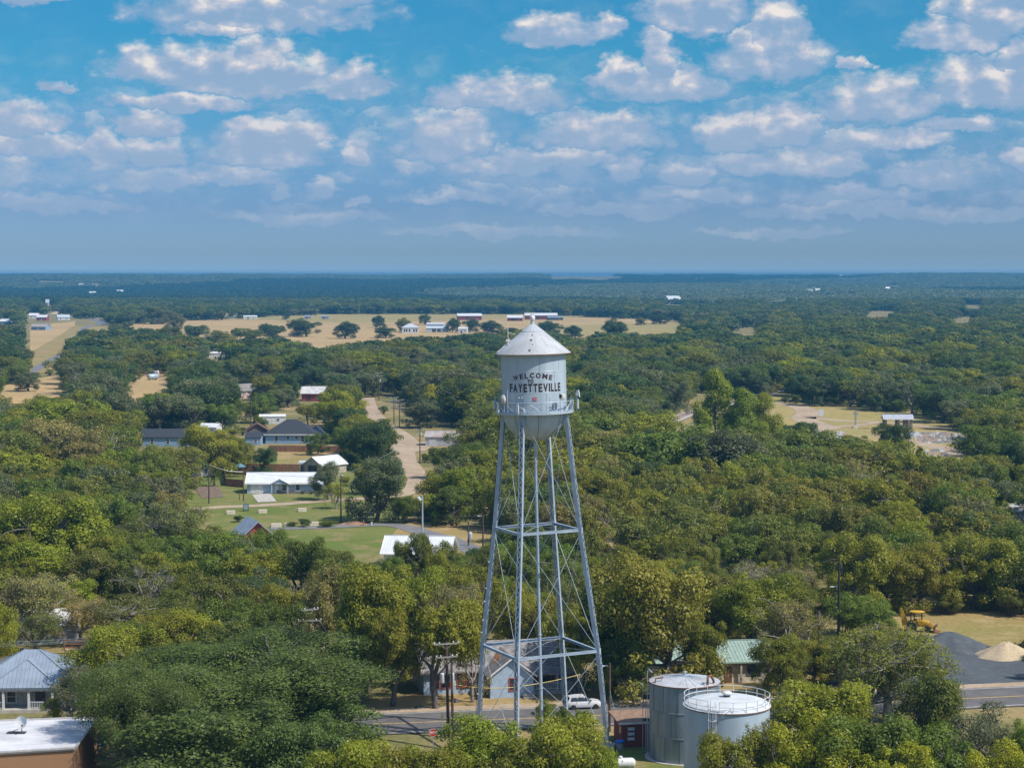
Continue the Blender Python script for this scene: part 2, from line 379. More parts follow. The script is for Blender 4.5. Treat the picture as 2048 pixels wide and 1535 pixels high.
# ------------------------------------------------------------------ air
def build_haze():
    mb = MB(); mb.box((0, 0, 2), (28400, 28400, 128))
    m = bpy.data.materials.new('air'); m.use_nodes = True; nt = m.node_tree
    for n in list(nt.nodes): nt.nodes.remove(n)
    v, o = nt.nodes.new('ShaderNodeVolumePrincipled'), nt.nodes.new('ShaderNodeOutputMaterial')
    v.inputs['Color'].default_value = (0.10, 0.395, 0.68, 1); v.inputs['Density'].default_value = 0.000132; v.inputs['Anisotropy'].default_value = 0.0
    nt.links.new(v.outputs[0], o.inputs['Volume'])
    h = mb.build('haze', m); tag(h, 'pale blue air over the plain', kind='stuff')
if True: build_haze()

# ------------------------------------------------------------------ ground
def sstep(x, a, b): t = np.clip((x - a) / (b - a), 0, 1); return t * t * (3 - 2 * t)
def hz(x, y):
    """height of the land: level round the town, rolling up far off"""
    d = np.hypot(x, y); az = np.arctan2(x, np.maximum(y, 1e-6))
    roll = 3.4 * np.sin(az * 31 + 0.7) + 2.6 * np.sin(az * 57 + 2) + 2.4 * np.sin(az * 133 + 1) + 1.6 * np.sin(az * 251) + 1.2 * np.sin(az * 520 + 3) + 7 * np.exp(-((az - 0.215) / 0.05) ** 2)
    ridge = sstep(d, 4500, 9800) * (1 - sstep(d, 10800, 16000)) * (47 + roll * .62)
    return np.minimum(ridge - 60 * sstep(d, 11500, 14000) + sstep(d, 3300, 5000) * (1 - sstep(d, 7500, 9500)) * 6.0 * np.sin(az * 9 + d / 800.0), 53.0)
def ground_mat(name, c_a, c_b, c_c, s=1.0, bump=0.3):
    m = bpy.data.materials.new(name); nt, N, L, b = nodes_of(m)
    tc = N.new('ShaderNodeTexCoord')
    def noise(sc, d=5):
        n = N.new('ShaderNodeTexNoise'); n.inputs['Scale'].default_value = sc * s; n.inputs['Detail'].default_value = d; L.new(tc.outputs['Object'], n.inputs['Vector']); return n.outputs['Fac']
    def mix(f, a, bb, lo, hi):
        r = N.new('ShaderNodeMapRange'); r.inputs['From Min'].default_value = lo; r.inputs['From Max'].default_value = hi; L.new(f, r.inputs['Value'])
        x = N.new('ShaderNodeMix'); x.data_type = 'RGBA'; L.new(r.outputs['Result'], x.inputs[0])
        for k, c in ((6, a), (7, bb)):
            if isinstance(c, tuple): x.inputs[k].default_value = (*c, 1)
            else: L.new(c, x.inputs[k])
        return x.outputs[2]
    c = mix(noise(0.035), c_a, c_b, 0.38, 0.62)
    c = mix(noise(0.16), c, c_c, 0.5, 0.72)
    fine = noise(1.3, 8)
    r = N.new('ShaderNodeMapRange'); r.inputs['To Min'].default_value = 0.55; r.inputs['To Max'].default_value = 1.45; L.new(fine, r.inputs['Value'])
    x = N.new('ShaderNodeMix'); x.data_type = 'RGBA'; x.blend_type = 'MULTIPLY'; x.inputs[0].default_value = 1; L.new(c, x.inputs[6]); L.new(r.outputs['Result'], x.inputs[7])
    L.new(x.outputs[2], b.inputs['Base Color']); b.inputs['Roughness'].default_value = 0.95; b.inputs['Specular IOR Level'].default_value = 0.1
    bp = N.new('ShaderNodeBump'); bp.inputs['Strength'].default_value = bump; bp.inputs['Distance'].default_value = 0.15; L.new(fine, bp.inputs['Height']); L.new(bp.outputs['Normal'], b.inputs['Normal'])
    return m
M_GROUND = ground_mat('ground_scrub', (0.19, 0.175, 0.07), (0.34, 0.25, 0.12), (0.12, 0.13, 0.04))
M_LAWN = ground_mat('lawn_grass', (0.19, 0.195, 0.06), (0.13, 0.165, 0.035), (0.28, 0.21, 0.10))
M_DRYL = ground_mat('dry_lawn', (0.33, 0.235, 0.10), (0.26, 0.22, 0.075), (0.40, 0.29, 0.15))
M_FIELD = ground_mat('hay_field', (0.50, 0.335, 0.16), (0.42, 0.295, 0.14), (0.37, 0.285, 0.13), 0.25)
M_FIELDG = ground_mat('pasture', (0.34, 0.27, 0.10), (0.38, 0.29, 0.12), (0.28, 0.25, 0.09), 0.25)
M_DIRT = ground_mat('caliche_dirt', (0.43, 0.33, 0.23), (0.37, 0.28, 0.19), (0.48, 0.38, 0.28), 1.5)
M_ASPH = mat('asphalt', (0.135, 0.125, 0.12), 0.9, var=0.13, scale=0.4)
M_ASPHG = mat('old_asphalt', (0.19, 0.185, 0.185), 0.9, var=0.13, scale=0.3)
M_GRAVELD = ground_mat('dark_gravel', (0.10, 0.115, 0.125), (0.085, 0.095, 0.105), (0.13, 0.135, 0.14), 4)
M_SAND = ground_mat('sand', (0.52, 0.41, 0.27), (0.47, 0.37, 0.24), (0.56, 0.45, 0.31), 3)
M_SOIL = mat('turned_soil', (0.19, 0.13, 0.09), 0.95, var=0.25, scale=1.2)
M_PAINTW = mat('road_paint_white', (0.6, 0.6, 0.58), 0.8, var=0.2, scale=1.5)
M_PAINTY = mat('road_paint_yellow', (0.50, 0.33, 0.12), 0.8, var=0.2, scale=1.5)
M_BALLAST = mat('ballast', (0.42, 0.38, 0.35), 0.95, var=0.2, scale=2)

def build_ground():
    rs = np.concatenate([[0.01, 60, 120], np.geomspace(200, 13800, 60)]); na = 180
    az = np.linspace(-math.pi, math.pi, na, endpoint=False)
    az = np.sign(az) * (np.abs(az) / math.pi) ** 1.6 * math.pi          # finer towards the view
    X = rs[:, None] * np.sin(az); Y = rs[:, None] * np.cos(az); Z = hz(X, Y)
    V = np.stack([X, Y, Z], -1).reshape(-1, 3)
    fs = []
    for i in range(len(rs) - 1):
        for k in range(na):
            k2 = (k + 1) % na
            fs.append((i * na + k, i * na + k2, (i + 1) * na + k2, (i + 1) * na + k))
    me = bpy.data.meshes.new('ground'); me.from_pydata(V.tolist(), [], fs); me.materials.append(M_GROUND)
    bm = bmesh.new(); bm.from_mesh(me); bmesh.ops.recalc_face_normals(bm, faces=bm.faces)
    if bm.faces[5].normal.z < 0: bmesh.ops.reverse_faces(bm, faces=bm.faces)
    bm.to_mesh(me); bm.free()
    for p in me.polygons: p.use_smooth = True
    o = bpy.data.objects.new('ground', me); COL.objects.link(o); tag(o, 'dry scrubby ground under the trees', kind='structure')
build_ground()

sheet('field', [(232, 650), (330, 640), (445, 637), (700, 634), (960, 634), (1100, 632), (1360, 641), (1362, 664), (1160, 676), (900, 690), (660, 698), (420, 690), (232, 676)], M_FIELD, 0.05, 'tan mown hay field beyond the town')
sheet('field', [(560, 632.5), (650, 627.5), (740, 628), (1100, 627), (1105, 634), (1000, 638), (720, 646), (580, 641), (445, 639)], M_FIELDG, 0.09, 'greener pasture strip along the far edge of the hay field')
sheet('field', [(1050, 652), (1360, 644), (1360, 666), (1180, 672), (1050, 664)], M_FIELDG, 0.09, 'pale pasture beyond the water tower roof')
for i, (pts, lb) in enumerate([([(0, 772), (60, 760), (122, 748), (124, 800), (60, 806), (0, 808)], 'tan clearing with scattered trees at the picture edge'),
                 ([(252, 748), (340, 740), (345, 775), (330, 800), (252, 806)], 'tan yard with parked farm machines'),
                 ([(60, 652), (150, 642), (150, 700), (95, 735), (60, 720)], 'dry yard around the far blue house'),
                 ([(1318, 862), (1332, 822), (1395, 798), (1445, 798), (1404, 830), (1350, 862)], 'dry grass bank beside the railway')]):
    sheet('field', pts, M_FIELD if i < 3 else M_DRYL, 0.06, lb)
sheet('lawn', [(330, 1012), (380, 960), (430, 948), (560, 905), (700, 898), (800, 930), (830, 1000), (780, 1100), (700, 1130), (540, 1100), (430, 1060)], M_LAWN, 0.05, 'mown lawns around the white roofed house')
sheet('lawn', [(552, 935), (556, 898), (690, 898), (700, 905), (690, 930), (600, 930)], M_DRYL, 0.08, 'dry lawn behind the wooden fences')
sheet('lawn', [(760, 1100), (800, 1050), (850, 1040), (990, 1060), (1010, 1110), (960, 1130), (860, 1110)], M_DRYL, 0.07, 'dry grass along the park road')
sheet('lawn', [(600, 1480), (740, 1400), (850, 1380), (1160, 1372), (1240, 1400), (1160, 1440), (700, 1470)], M_DRYL, 0.05, 'brown lawn before the blue house')
sheet('lawn', [(1290, 1412), (1330, 1360), (1580, 1340), (1800, 1330), (1800, 1380), (1560, 1412)], M_DRYL, 0.05, 'dry lawn before the green roofed house')
sheet('lawn', [(1200, 1600), (1220, 1470), (1310, 1470), (1600, 1480), (1600, 1600)], M_LAWN, 0.05, 'grass around the storage tanks')
sheet('lawn', [(1540, 790), (1610, 808), (1700, 815), (1840, 830), (1960, 855), (1960, 915), (1860, 925), (1700, 890), (1600, 868), (1540, 850)], M_FIELDG, 0.06, 'dry grass of the cemetery')
sheet('field', [(1760, 1240), (1850, 1205), (1960, 1215), (2120, 1160), (2160, 1300), (1950, 1300), (1800, 1275)], M_DRYL, 0.05, 'dry cleared lot with the backhoe')
sheet('gravel_lot', [(1620, 1372), (1780, 1290), (1850, 1268), (1960, 1300), (2080, 1310), (2160, 1330), (2160, 1372), (1950, 1374)], M_GRAVELD, 0.08, 'dark gravel yard beside the street')
# the main street with its shoulder and painted lines, and the side street
strip('road', [(-100, 222.5 - 12), (-50, 222.5), (12, 233.5), (60, 243.5), (130, 258)], 11.0, M_ASPH, 0.10, 'grey asphalt main street', photo=False)
strip('road_shoulder', [(-100, 217.3), (-50, 229.3), (12, 240.3), (60, 250.3), (130, 265)], 2.4, M_DIRT, 0.09, 'pale gravel shoulder of the main street', photo=False)
strip('road_line', [(-100, 215.6), (-50, 227.6), (12, 238.6), (60, 248.6), (130, 263)], 0.18, M_PAINTW, 0.11, 'white edge line of the main street', photo=False)
strip('road_line', [(-100, 210.4), (-50, 222.4), (12, 233.4), (60, 243.4), (130, 258)], 0.32, M_PAINTY, 0.11, 'yellow centre line of the main street', photo=False)
strip('road_line', [(-100, 205.6), (-50, 217.6), (12, 228.6), (60, 238.6), (130, 253)], 0.18, M_PAINTW, 0.11, 'white near edge line of the main street', photo=False)
strip('road', [(140, 1050), (390, 1018), (520, 1011), (660, 1001), (790, 992), (826, 978), (832, 958)], 4.6, M_DIRT, 0.10, 'pale narrow lane past the white roofed house')
strip('dirt_road', [(796, 991), (828, 978), (836, 960), (824, 938), (809, 921), (804, 902), (812, 886), (800, 868), (770, 850), (738, 822), (730, 795)], [5, 5, 5.5, 6, 7, 8, 8, 6, 6, 8, 8], M_DIRT, 0.12, 'winding dirt road up through the trees')
sheet('dirt_road', [(800, 906), (808, 886), (850, 883), (862, 896), (850, 902), (826, 904)], M_DIRT, 0.14, 'dirt turnout beside the metal shed')
strip('asphalt_path', [(540, 1058), (640, 1055), (780, 1050), (850, 1066), (920, 1088), (1000, 1130)], [4, 4, 4.5, 5, 5, 5], M_ASPHG, 0.12, 'grey asphalt park road curving through the lawn')
sheet('driveway', [(504, 990), (540, 986), (553, 1003), (516, 1005)], CONC, 0.13, 'pale concrete driveway of the white roofed house')
sheet('garden_bed', [(388, 975), (436, 972), (448, 994), (404, 997)], M_SOIL, 0.12, 'brown ploughed garden bed')
strip('cemetery_path', [(1548, 806), (1592, 812), (1616, 824), (1608, 838), (1640, 850), (1660, 856), (1615, 862)], [5, 8, 9, 9, 8, 8, 6], M_DIRT, 0.1, 'curving dirt path into the cemetery')
strip('cemetery_path', [(1618, 834), (1690, 842), (1770, 845), (1935, 862)], 6, M_DIRT, 0.1, 'straight dirt path past the cemetery pavilion')
strip('cemetery_path', [(1655, 856), (1720, 850), (1760, 845)], 5, M_DIRT, 0.13, 'dirt path linking the stone cross')
strip('cemetery_path', [(1760, 870), (1810, 880), (1870, 893), (1940, 912)], 7, M_DIRT, 0.1, 'broad dirt path along the gravestones')
strip('highway', [(40, 760), (88, 728), (150, 690), (170, 655), (205, 648), (185, 636), (160, 628)], [5, 6, 5, 6, 11, 8, 6], M_ASPHG, 0.15, 'pale highway leading away to the horizon')
strip('highway_verge', [(70, 745), (110, 712), (160, 675), (185, 652)], 40, M_DRYL, 0.08, 'dry grass verge of the highway')
# ------------------------------------------------------------------ railway
def railway():
    segs = [[(1290, 868), (1330, 848), (1365, 833), (1400, 822), (1440, 812), (1500, 799), (1545, 785), (1575, 776), (1600, 768)]]
    for pts in segs:
        strip('railway_ballast', pts, 7.5, M_BALLAST, 0.35, 'pale stone ballast of the curving railway')
        t = thing('railway_track', 'pair of rusty steel rails curving through the trees', 'railway track')
        for off in (-0.9, 0.9):
            c = [G(*p) for p in pts]; mb = MB(); q = []
            for i, p in enumerate(c):
                d = (c[min(i + 1, len(c) - 1)] - c[max(i - 1, 0)]).normalized(); q.append(p + Vector((-d.y, d.x, 0)) * off + Vector((0, 0, 0.5)))
            for a, b in zip(q, q[1:]): mb.beam(a, b, 0.35, 0.22)
            mb.build('rail', RUST, t)
railway()

# ------------------------------------------------------------------ water tower
TW = Vector((3.35, 220.3, .22)); LEAN = R(-1.35)
LEVELS = [(0.0, 7.75), (10.5, 6.85), (23.8, 5.05), (37.2, 3.62)]
LEGA = [R(-22), R(68), R(158), R(248)]
def tower():
    t = thing('water_tower', 'tall silver water tower on four lattice legs with a conical roof', 'water tower', TW)
    t.rotation_euler = (0, LEAN, 0)
    RT = 3.57
    tank = MB().lathe([(RT, 36.9), (RT, 39.0), (RT + .012, 39.02), (RT + .012, 39.08), (RT, 39.1), (RT, 41.3), (RT + .012, 41.32), (RT + .012, 41.38), (RT, 41.4), (RT, 43.25)], 96).build('tank', GALV, t, 30)
    for lo, hi, k0 in ((36.95, 39.0, 0.2), (39.1, 41.3, 0.5), (41.4, 43.2, 0.0)):
        for k in range(9):
            a = k0 + k * 2 * math.pi / 9; MB().beam((RT * math.cos(a), RT * math.sin(a), lo), (RT * math.cos(a), RT * math.sin(a), hi), 0.05, 0.02).build('plate_seam', STEEL, tank)
    # conical roof: sheets, hip ribs, patches and finial
    rf = MB().lathe([(4.1, 43.16), (4.16, 43.2), (4.16, 43.27), (0.35, 46.42), (0.0, 46.5)], 96).build('roof', GALV2, t, 30)
    ribs = MB()
    for k in range(16):
        a = k * math.pi / 8 + 0.1; c, s = math.cos(a), math.sin(a)
        ribs.beam((4.13 * c, 4.13 * s, 43.29), (0.4 * c, 0.4 * s, 46.38), 0.05, 0.03)
    ribs.lathe([(1.28, 45.66), (1.28, 45.70), (1.22, 45.74)], 64)
    ribs.build('roof_seam', GALV, rf)
    MB().lathe([(4.165, 43.19), (4.185, 43.2), (4.185, 43.25), (4.165, 43.26)], 96).build('roof_edge', RUST, rf)
    for ang, rr, sz in ((-95, 2.35, .2), (-93, 1.72, .13), (-91, 2.9, .09), (-96.5, 3.65, .2)):
        a = R(ang); z = 43.27 + (4.16 - rr) / 3.81 * 3.15
        M = Matrix.Translation((rr * math.cos(a), rr * math.sin(a), z + .02)) @ Matrix.Rotation(a, 4, 'Z') @ Matrix.Rotation(R(39.6), 4, 'Y')
        h = MB(); h.box((0, 0, 0), (sz * 1.1, sz, .07)); hm = MB(); hm.add(h.v, h.f, M); hm.build('roof_patch', DKSTEEL, rf)
    hatch = MB(); a = R(190)
    for k in (0, 1): hatch.beam((4.1 * math.cos(a + .12 * k), 4.1 * math.sin(a + .12 * k), 43.45), (2.7 * math.cos(a + .12 * k), 2.7 * math.sin(a + .12 * k), 44.6), .06, .06)
    for k in range(7):
        r = 4.0 - k * .2; z = 43.52 + k * .166
        hatch.beam((r * math.cos(a), r * math.sin(a), z), (r * math.cos(a + .12), r * math.sin(a + .12), z), .04, .04)
    hatch.box((2.75 * math.cos(a), 2.75 * math.sin(a), 44.75), (.5, .5, .25)); hatch.build('roof_ladder', WHITE, rf)
    fin = MB().lathe([(0.34, 46.35), (0.2, 46.5), (0.2, 46.75), (0.17, 46.8)], 20).build('finial', GALV, t, 40)
    MB().lathe([(0.14, 46.78), (0.24, 46.85), (0.30, 47.05), (0.30, 47.25), (0.2, 47.42), (0.1, 47.46)], 18).build('finial_globe', WHITE, fin, 50)
    for dx in (-.1, .1): MB().lathe([(0.05, 47.4), (0.06, 47.5), (0.04, 47.6), (0, 47.62)], 10, (dx, 0, 0)).build('warning_lamp', REDT, fin)
    # bowl
    prof = [(RT * math.cos(R(k)) if k < 90 else 0.0, 36.9 - 3.3 * math.sin(R(k))) for k in range(90, -1, -6)]
    bowl = MB().lathe(prof, 96).build('bowl', GALV, t, 40)
    bs = MB()
    for k in range(8):
        a = k * math.pi / 4 + .12
        q = [(1.003 * RT * math.cos(R(e)) * math.cos(a), 1.003 * RT * math.cos(R(e)) * math.sin(a), 36.9 - 3.31 * math.sin(R(e))) for e in range(0, 86, 6)]
        bs.tube(q, 0.018, 4)
    bs.build('bowl_seam', DKSTEEL, bowl)
    # balcony
    RB = 4.3
    bal = MB().lathe([(RT - .02, 36.72), (RB, 36.72), (RB + .03, 36.70), (RB + .03, 36.93), (RB, 36.93), (RT - .02, 36.80)], 96).build('balcony', GALV, t, 30)
    rail = MB()
    def ring(z, r, w): return [((RB) * math.cos(k * math.pi / 36), RB * math.sin(k * math.pi / 36), z) for k in range(72)]
    for z, w in ((38.02, .045), (37.0, .03)): rail.tube(ring(z, RB, w), w, 6, closed=True)
    np_ = 18
    for k in range(np_):
        a, b = 2 * math.pi * k / np_, 2 * math.pi * (k + 1) / np_
        p = lambda t_, z: (RB * math.cos(t_), RB * math.sin(t_), z)
        rail.beam(p(a, 36.9), p(a, 38.05), .06)
        rail.tube([p(a, 36.95), p((a + b) / 2, 37.5), p(b, 38.0)], .03, 4); rail.tube([p(b, 36.95), p((a + b) / 2, 37.5), p(a, 38.0)], .03, 4)
    rail.build('railing', STEEL, t)
    # legs: two channels with zig-zag lacing on both sides
    def lp(a, i): z, r = LEVELS[i]; return Vector((r * math.cos(a), r * math.sin(a), z))
    for a in LEGA:
        leg = MB(); lac = MB()
        rad = Vector((math.cos(a), math.sin(a), 0)); tan = Vector((-math.sin(a), math.cos(a), 0))
        for i in range(3):
            p, q = lp(a, i), lp(a, i + 1)
            ax = (q - p).normalized()
            for s in (-1, 1):
                o = tan * (s * .225)
                leg.beam(p + o, q + o, .035, .44, up=rad)
                for e in (-1, 1): leg.beam(p + o * .85 + rad * (e * .205), q + o * .85 + rad * (e * .205), .065, .025, up=rad)
            n = int((q - p).length / .52)
            for e in (-1, 1):
                for k in range(n):
                    s = 1 if k % 2 else -1
                    A = p + (q - p) * (k / n) + tan * (s * .2) + rad * (e * .23); B = p + (q - p) * ((k + 1) / n) - tan * (s * .2) + rad * (e * .23)
                    lac.beam(A, B, .085, .014, up=rad)
            leg.box(tuple(q), (.5, .5, .55), a)
        leg.box((LEVELS[0][1] * math.cos(a), LEVELS[0][1] * math.sin(a), .25), (.9, .9, .3), a)
        top = lp(a, 3); leg.beam(top + Vector((0, 0, -1.6)) - rad * 0.0, top + Vector((0, 0, -.35)), .55, .5, up=rad)
        l = leg.build('leg', STEEL, t); lac.build('lacing', STEEL, l)
        MB().box((LEVELS[0][1] * math.cos(a), LEVELS[0][1] * math.sin(a), -.1), (1.6, 1.6, .7), a).build('footing', CONC, t)
    # horizontal struts and the sway rods
    for i in (1, 2):
        for k in range(4):
            a, b = LEGA[k], LEGA[(k + 1) % 4]; p, q = lp(a, i), lp(b, i); d = (q - p).normalized(); out = ((p + q) / 2); out.z = 0; out.normalize()
            st = MB()
            for s in (-1, 1): st.beam(p + d * .2 + Vector((0, 0, s * .13)), q - d * .2 + Vector((0, 0, s * .13)), .26, .03)
            st.beam(p + d * .2 + out * .1, q - d * .2 + out * .1, .02, .26); st.build('strut', STEEL, t)
    for i in range(3):
        for k in range(4):
            a, b = LEGA[k], LEGA[(k + 1) % 4]
            for (s, e) in ((a, b), (b, a)):
                p, q = lp(s, i), lp(e, i + 1); q = q - Vector((0, 0, .45)) ; d = (q - p).normalized()
                MB().tube([p + d * .4 + Vector((0, 0, .1)), q], .026, 5).build('sway_rod', GALV, t)
    for i in (1, 2):
        z, r = LEVELS[i]; m = MB()
        for a in LEGA: m.tube([(0, 0, z + .3), (r * .95 * math.cos(a), r * .95 * math.sin(a), z)], .02, 5)
        m.build('riser_stay', STEEL, t)
    rs = MB().tube([(0, 0, 0), (0, 0, 33.7)], .19, 16)
    for z in (6, 12, 18.2, 24, 28, 31.3): rs.lathe([(.19, z - .06), (.25, z - .06), (.25, z + .06), (.19, z + .06)], 16)
    rs.build('riser_pipe', STEEL, t, 30)
    # ladder up the tank and the black cable runs on the far leg
    lad = MB(); a = R(192)
    for s in (-.18, .18):
        lad.tube([(3.95 * math.cos(a) , 3.95 * math.sin(a) + s, 37), (3.95 * math.cos(a), 3.95 * math.sin(a) + s, 43.4)], .025, 6)
    for k in range(20): lad.tube([(3.95 * math.cos(a), 3.95 * math.sin(a) - .18, 37.2 + .31 * k), (3.95 * math.cos(a), 3.95 * math.sin(a) + .18, 37.2 + .31 * k)], .012, 4)
    for k in range(5): lad.tube([(3.95 * math.cos(a), 3.95 * math.sin(a), 37.6 + 1.3 * k), (3.57 * math.cos(a), 3.57 * math.sin(a), 37.6 + 1.3 * k)], .02, 4)
    lad.build('ladder', STEEL, t)
    for o in (.0, .22):
        pts = []
        for f in np.linspace(0, 1, 20):
            z = 36.7 * (1 - f) + .2; r = np.interp(z, [l[0] for l in LEVELS], [l[1] for l in LEVELS])
            pts.append(((r + .35 + .1 * math.sin(f * 23 + o * 9)) * math.cos(LEGA[2]) , (r + .35) * math.sin(LEGA[2]) - o, z))
        MB().tube(pts, .03, 5).build('cable', BLACK, t)
    for z in (2, 5, 8.2, 9.6, 12, 13.4, 15.5, 17, 20):
        r = np.interp(z, [l[0] for l in LEVELS], [l[1] for l in LEVELS]) + .35; MB().box((r * math.cos(LEGA[2]), r * math.sin(LEGA[2]) - .3, z), (.14, .14, .14)).build('cable_clip', WHITE, t)
    # painted greeting
    lt = MB()
    def glyph(ch, ang, z, hgt, wid, rot=0.0, bold=0.038):
        cu = bpy.data.curves.new('glyph', 'FONT'); cu.body = ch; cu.size = 1.0; cu.offset = bold; cu.resolution_u = 4
        ob = bpy.data.objects.new('glyph', cu); COL.objects.link(ob); dg = bpy.context.evaluated_depsgraph_get(); dg.update()
        me = bpy.data.meshes.new_from_object(ob.evaluated_get(dg)); bpy.data.objects.remove(ob)
        bm = bmesh.new(); bm.from_mesh(me)
        for s in range(2): bmesh.ops.subdivide_edges(bm, edges=[e for e in bm.edges if e.calc_length() > .12], cuts=1)
        co = [v.co.copy() for v in bm.verts]; fs = [tuple(v.index for v in f.verts) for f in bm.faces]; bm.free(); bpy.data.meshes.remove(me); bpy.data.curves.remove(cu)
        x0, x1 = min(c.x for c in co), max(c.x for c in co); y0, y1 = min(c.y for c in co), max(c.y for c in co)
        vs = []
        for c in co:
            x = ((c.x - x0) / max(x1 - x0, 1e-6) - .5) * wid; y = ((c.y - y0) / (y1 - y0) - .5) * hgt
            x, y = x * math.cos(rot) - y * math.sin(rot), x * math.sin(rot) + y * math.cos(rot)
            a = R(-90) + ang + x / RT; vs.append(((RT + .016) * math.cos(a), (RT + .016) * math.sin(a), z + y))
        lt.add(vs, fs)
    W = 'FAYETTEVILLE'; wd = {'I': .17, 'L': .38, 'E': .42, 'F': .42, 'T': .46, 'A': .54, 'Y': .52, 'V': .54}
    tot = sum(wd[c] for c in W); span = R(101.0) * RT; gap = (span - tot) / (len(W) - 1); x = -span / 2
    for c in W: glyph(c, R(2.6) + (x + wd[c] / 2) / RT, 39.62, .93, wd[c]); x += wd[c] + gap
    W = 'WELCOME'; wd = {'W': .6, 'E': .38, 'L': .36, 'C': .46, 'O': .5, 'M': .56}; tot = sum(wd[c] for c in W); span = R(72) * RT; gap = (span - tot) / 6; x = -span / 2
    for c in W:
        xx = x + wd[c] / 2; glyph(c, R(-2.5) + xx / RT, 40.98 - .07 * (xx / .8) ** 2 * .6, .56, wd[c] * 1.08, -xx * .13); x += wd[c] + gap
    glyph('T', R(-9.2), 40.36, .40, .32, 0, .06); glyph('O', R(-3.6), 40.36, .40, .36, 0, .06)
    me = bpy.data.meshes.new('lettering'); me.from_pydata(lt.v, [], lt.f); me.materials.append(LETTER)
    o = bpy.data.objects.new('lettering', me); COL.objects.link(o); o.parent = tank
    # things fixed to it: aerials, plates. They lean with it.
    def fix(name, label, cat, ang, z, r=RB, group=None):
        e = thing(name, label, cat, group=group)
        A = R(-90) + R(ang); e.matrix_world = Matrix.Translation(TW) @ Matrix.Rotation(LEAN, 4, 'Y') @ Matrix.Translation((r * math.cos(A), r * math.sin(A), z)) @ Matrix.Rotation(R(ang), 4, 'Z')
        return e                                       # local -Y points out from the tank
    def mast(e, z0, z1, x=0, y=0): MB().tube([(x, y, z0), (x, y, z1)], .045, 8).build('mast', STEEL, e, 40)
    e = fix('dish_antenna', 'large grey covered drum dish on the balcony beside the lettering', 'antenna', -47, 38.4)
    mast(e, -1.6, 1.0, .25, .05)
    d = MB().lathe([(.02, -.34), (.34, -.3), (.5, -.1), (.55, .05), (.5, .1), (.12, .25)], 28, M=Matrix.Translation((-.2, -.1, 0)) @ Matrix.Rotation(R(-38), 4, 'Z') @ Matrix.Rotation(R(90), 4, 'X') @ Matrix.Scale(-1, 4, (0, 0, 1)))
    d.build('drum', mat('dish_grey', (.55, .54, .52), .5, var=.05), e, 50)
    e = fix('dish_antenna', 'small round white dish above the balcony railing near the painted scrawl', 'antenna', 44, 38.55)
    mast(e, -1.7, .45, -.25); MB().lathe([(.0, .0), (.25, .02), (.36, .06), (.37, .1), (.3, .16), (.1, .3)], 28, M=Matrix.Translation((0, -.1, 0)) @ Matrix.Rotation(R(-40), 4, 'Z') @ Matrix.Rotation(R(-90), 4, 'X')).build('drum', WHITE, e, 50)
    MB().box((-.3, -.1, .1), (.16, .3, .4)).build('radio_box', DKSTEEL, e); MB().box((-.3, -.1, .4), (.14, .14, .16)).build('cap', WHITE, e)
    e = fix('dish_antenna', 'white dish seen edge on, out past the balcony end', 'antenna', 94, 38.65, 4.75)
    mast(e, -1.2, .4); MB().lathe([(.04, -.28), (.14, -.2), (.3, .05), (.44, .12), (.45, .16), (.0, .1)], 28, M=Matrix.Translation((-.1, -.1, .0)) @ Matrix.Rotation(R(-10), 4, 'Z') @ Matrix.Rotation(R(82), 4, 'X')).build('drum', WHITE, e, 50)
    for q in (-1.0, -.4): MB().beam((0, .8, q), (0, 0, q), .05).build('bracket', STEEL, e)
    for ang, z, r, h, lb in ((92, 37.55, 4.72, 1.1, 'white panel antenna hung below the edge-on dish'), (-62, 37.5, 4.42, 1.15, 'white panel antenna by the covered drum dish'), (-24.5, 37.35, 4.42, .95, 'white panel antenna in mid balcony between two railing crosses'), (-100, 37.6, 4.4, 1.0, 'grey panel antenna beside the tank ladder')):
        e = fix('panel_antenna', lb, 'antenna', ang, z, r, 'panel antennas on the balcony')
        MB().box((0, -.1, 0), (.3, .16, h)).build('panel', WHITE, e, bevel=.03); mast(e, -h / 2 - .2, h / 2 + .25, 0, .05)
    e = fix('whip_antenna', 'tall thin whip antenna rising beside the tank roof', 'antenna', -70, 44.0, 2.9)
    e.matrix_world = e.matrix_world @ Matrix.Translation((0, 0, .4)); MB().tube([(0, 0, -.4), (0, 0, 2.4)], [.05, .03], 6).build('whip', WHITE, e); MB().tube([(0, 0, 1.2), (.0, .9, 1.0)], .02, 5).build('stay', WHITE, e)
    e = fix('whip_antenna', 'short whip antenna on the balcony below the last letters', 'antenna', 22, 37.4); MB().tube([(0, 0, -.5), (0, 0, 1.25)], .028, 6).build('whip', STEEL, e)
    e = fix('warning_sign', 'small faded red square sign under the lettering', 'sign', .5, 38.42, RT + .01); MB().box((0, -.015, 0), (.4, .03, .4)).build('plate', mat('faded_red', (.55, .12, .13), .7, var=.2, scale=6), e)
    MB().box((0, -.035, .05), (.26, .01, .05)).box((0, -.035, -.06), (.26, .01, .04)).build('faded_text', mat('faded_pink', (.6, .3, .3), .7), e)
    for ang in (-28, -22): 
        e = fix('tank_bolt', 'small white bolt on the tank wall above the panel antenna', 'bolt', ang, 38.55, RT + .01, 'bolts on the tank wall'); MB().lathe([(.07, 0), (.07, .05), (.04, .09), (0, .1)], 10, M=Matrix.Rotation(R(90), 4, 'X')).build('head', WHITE, e)
    gr = MB()
    pp = lambda u, z: ((RT + .012) * math.cos(R(-90) + u / RT), (RT + .012) * math.sin(R(-90) + u / RT), z)
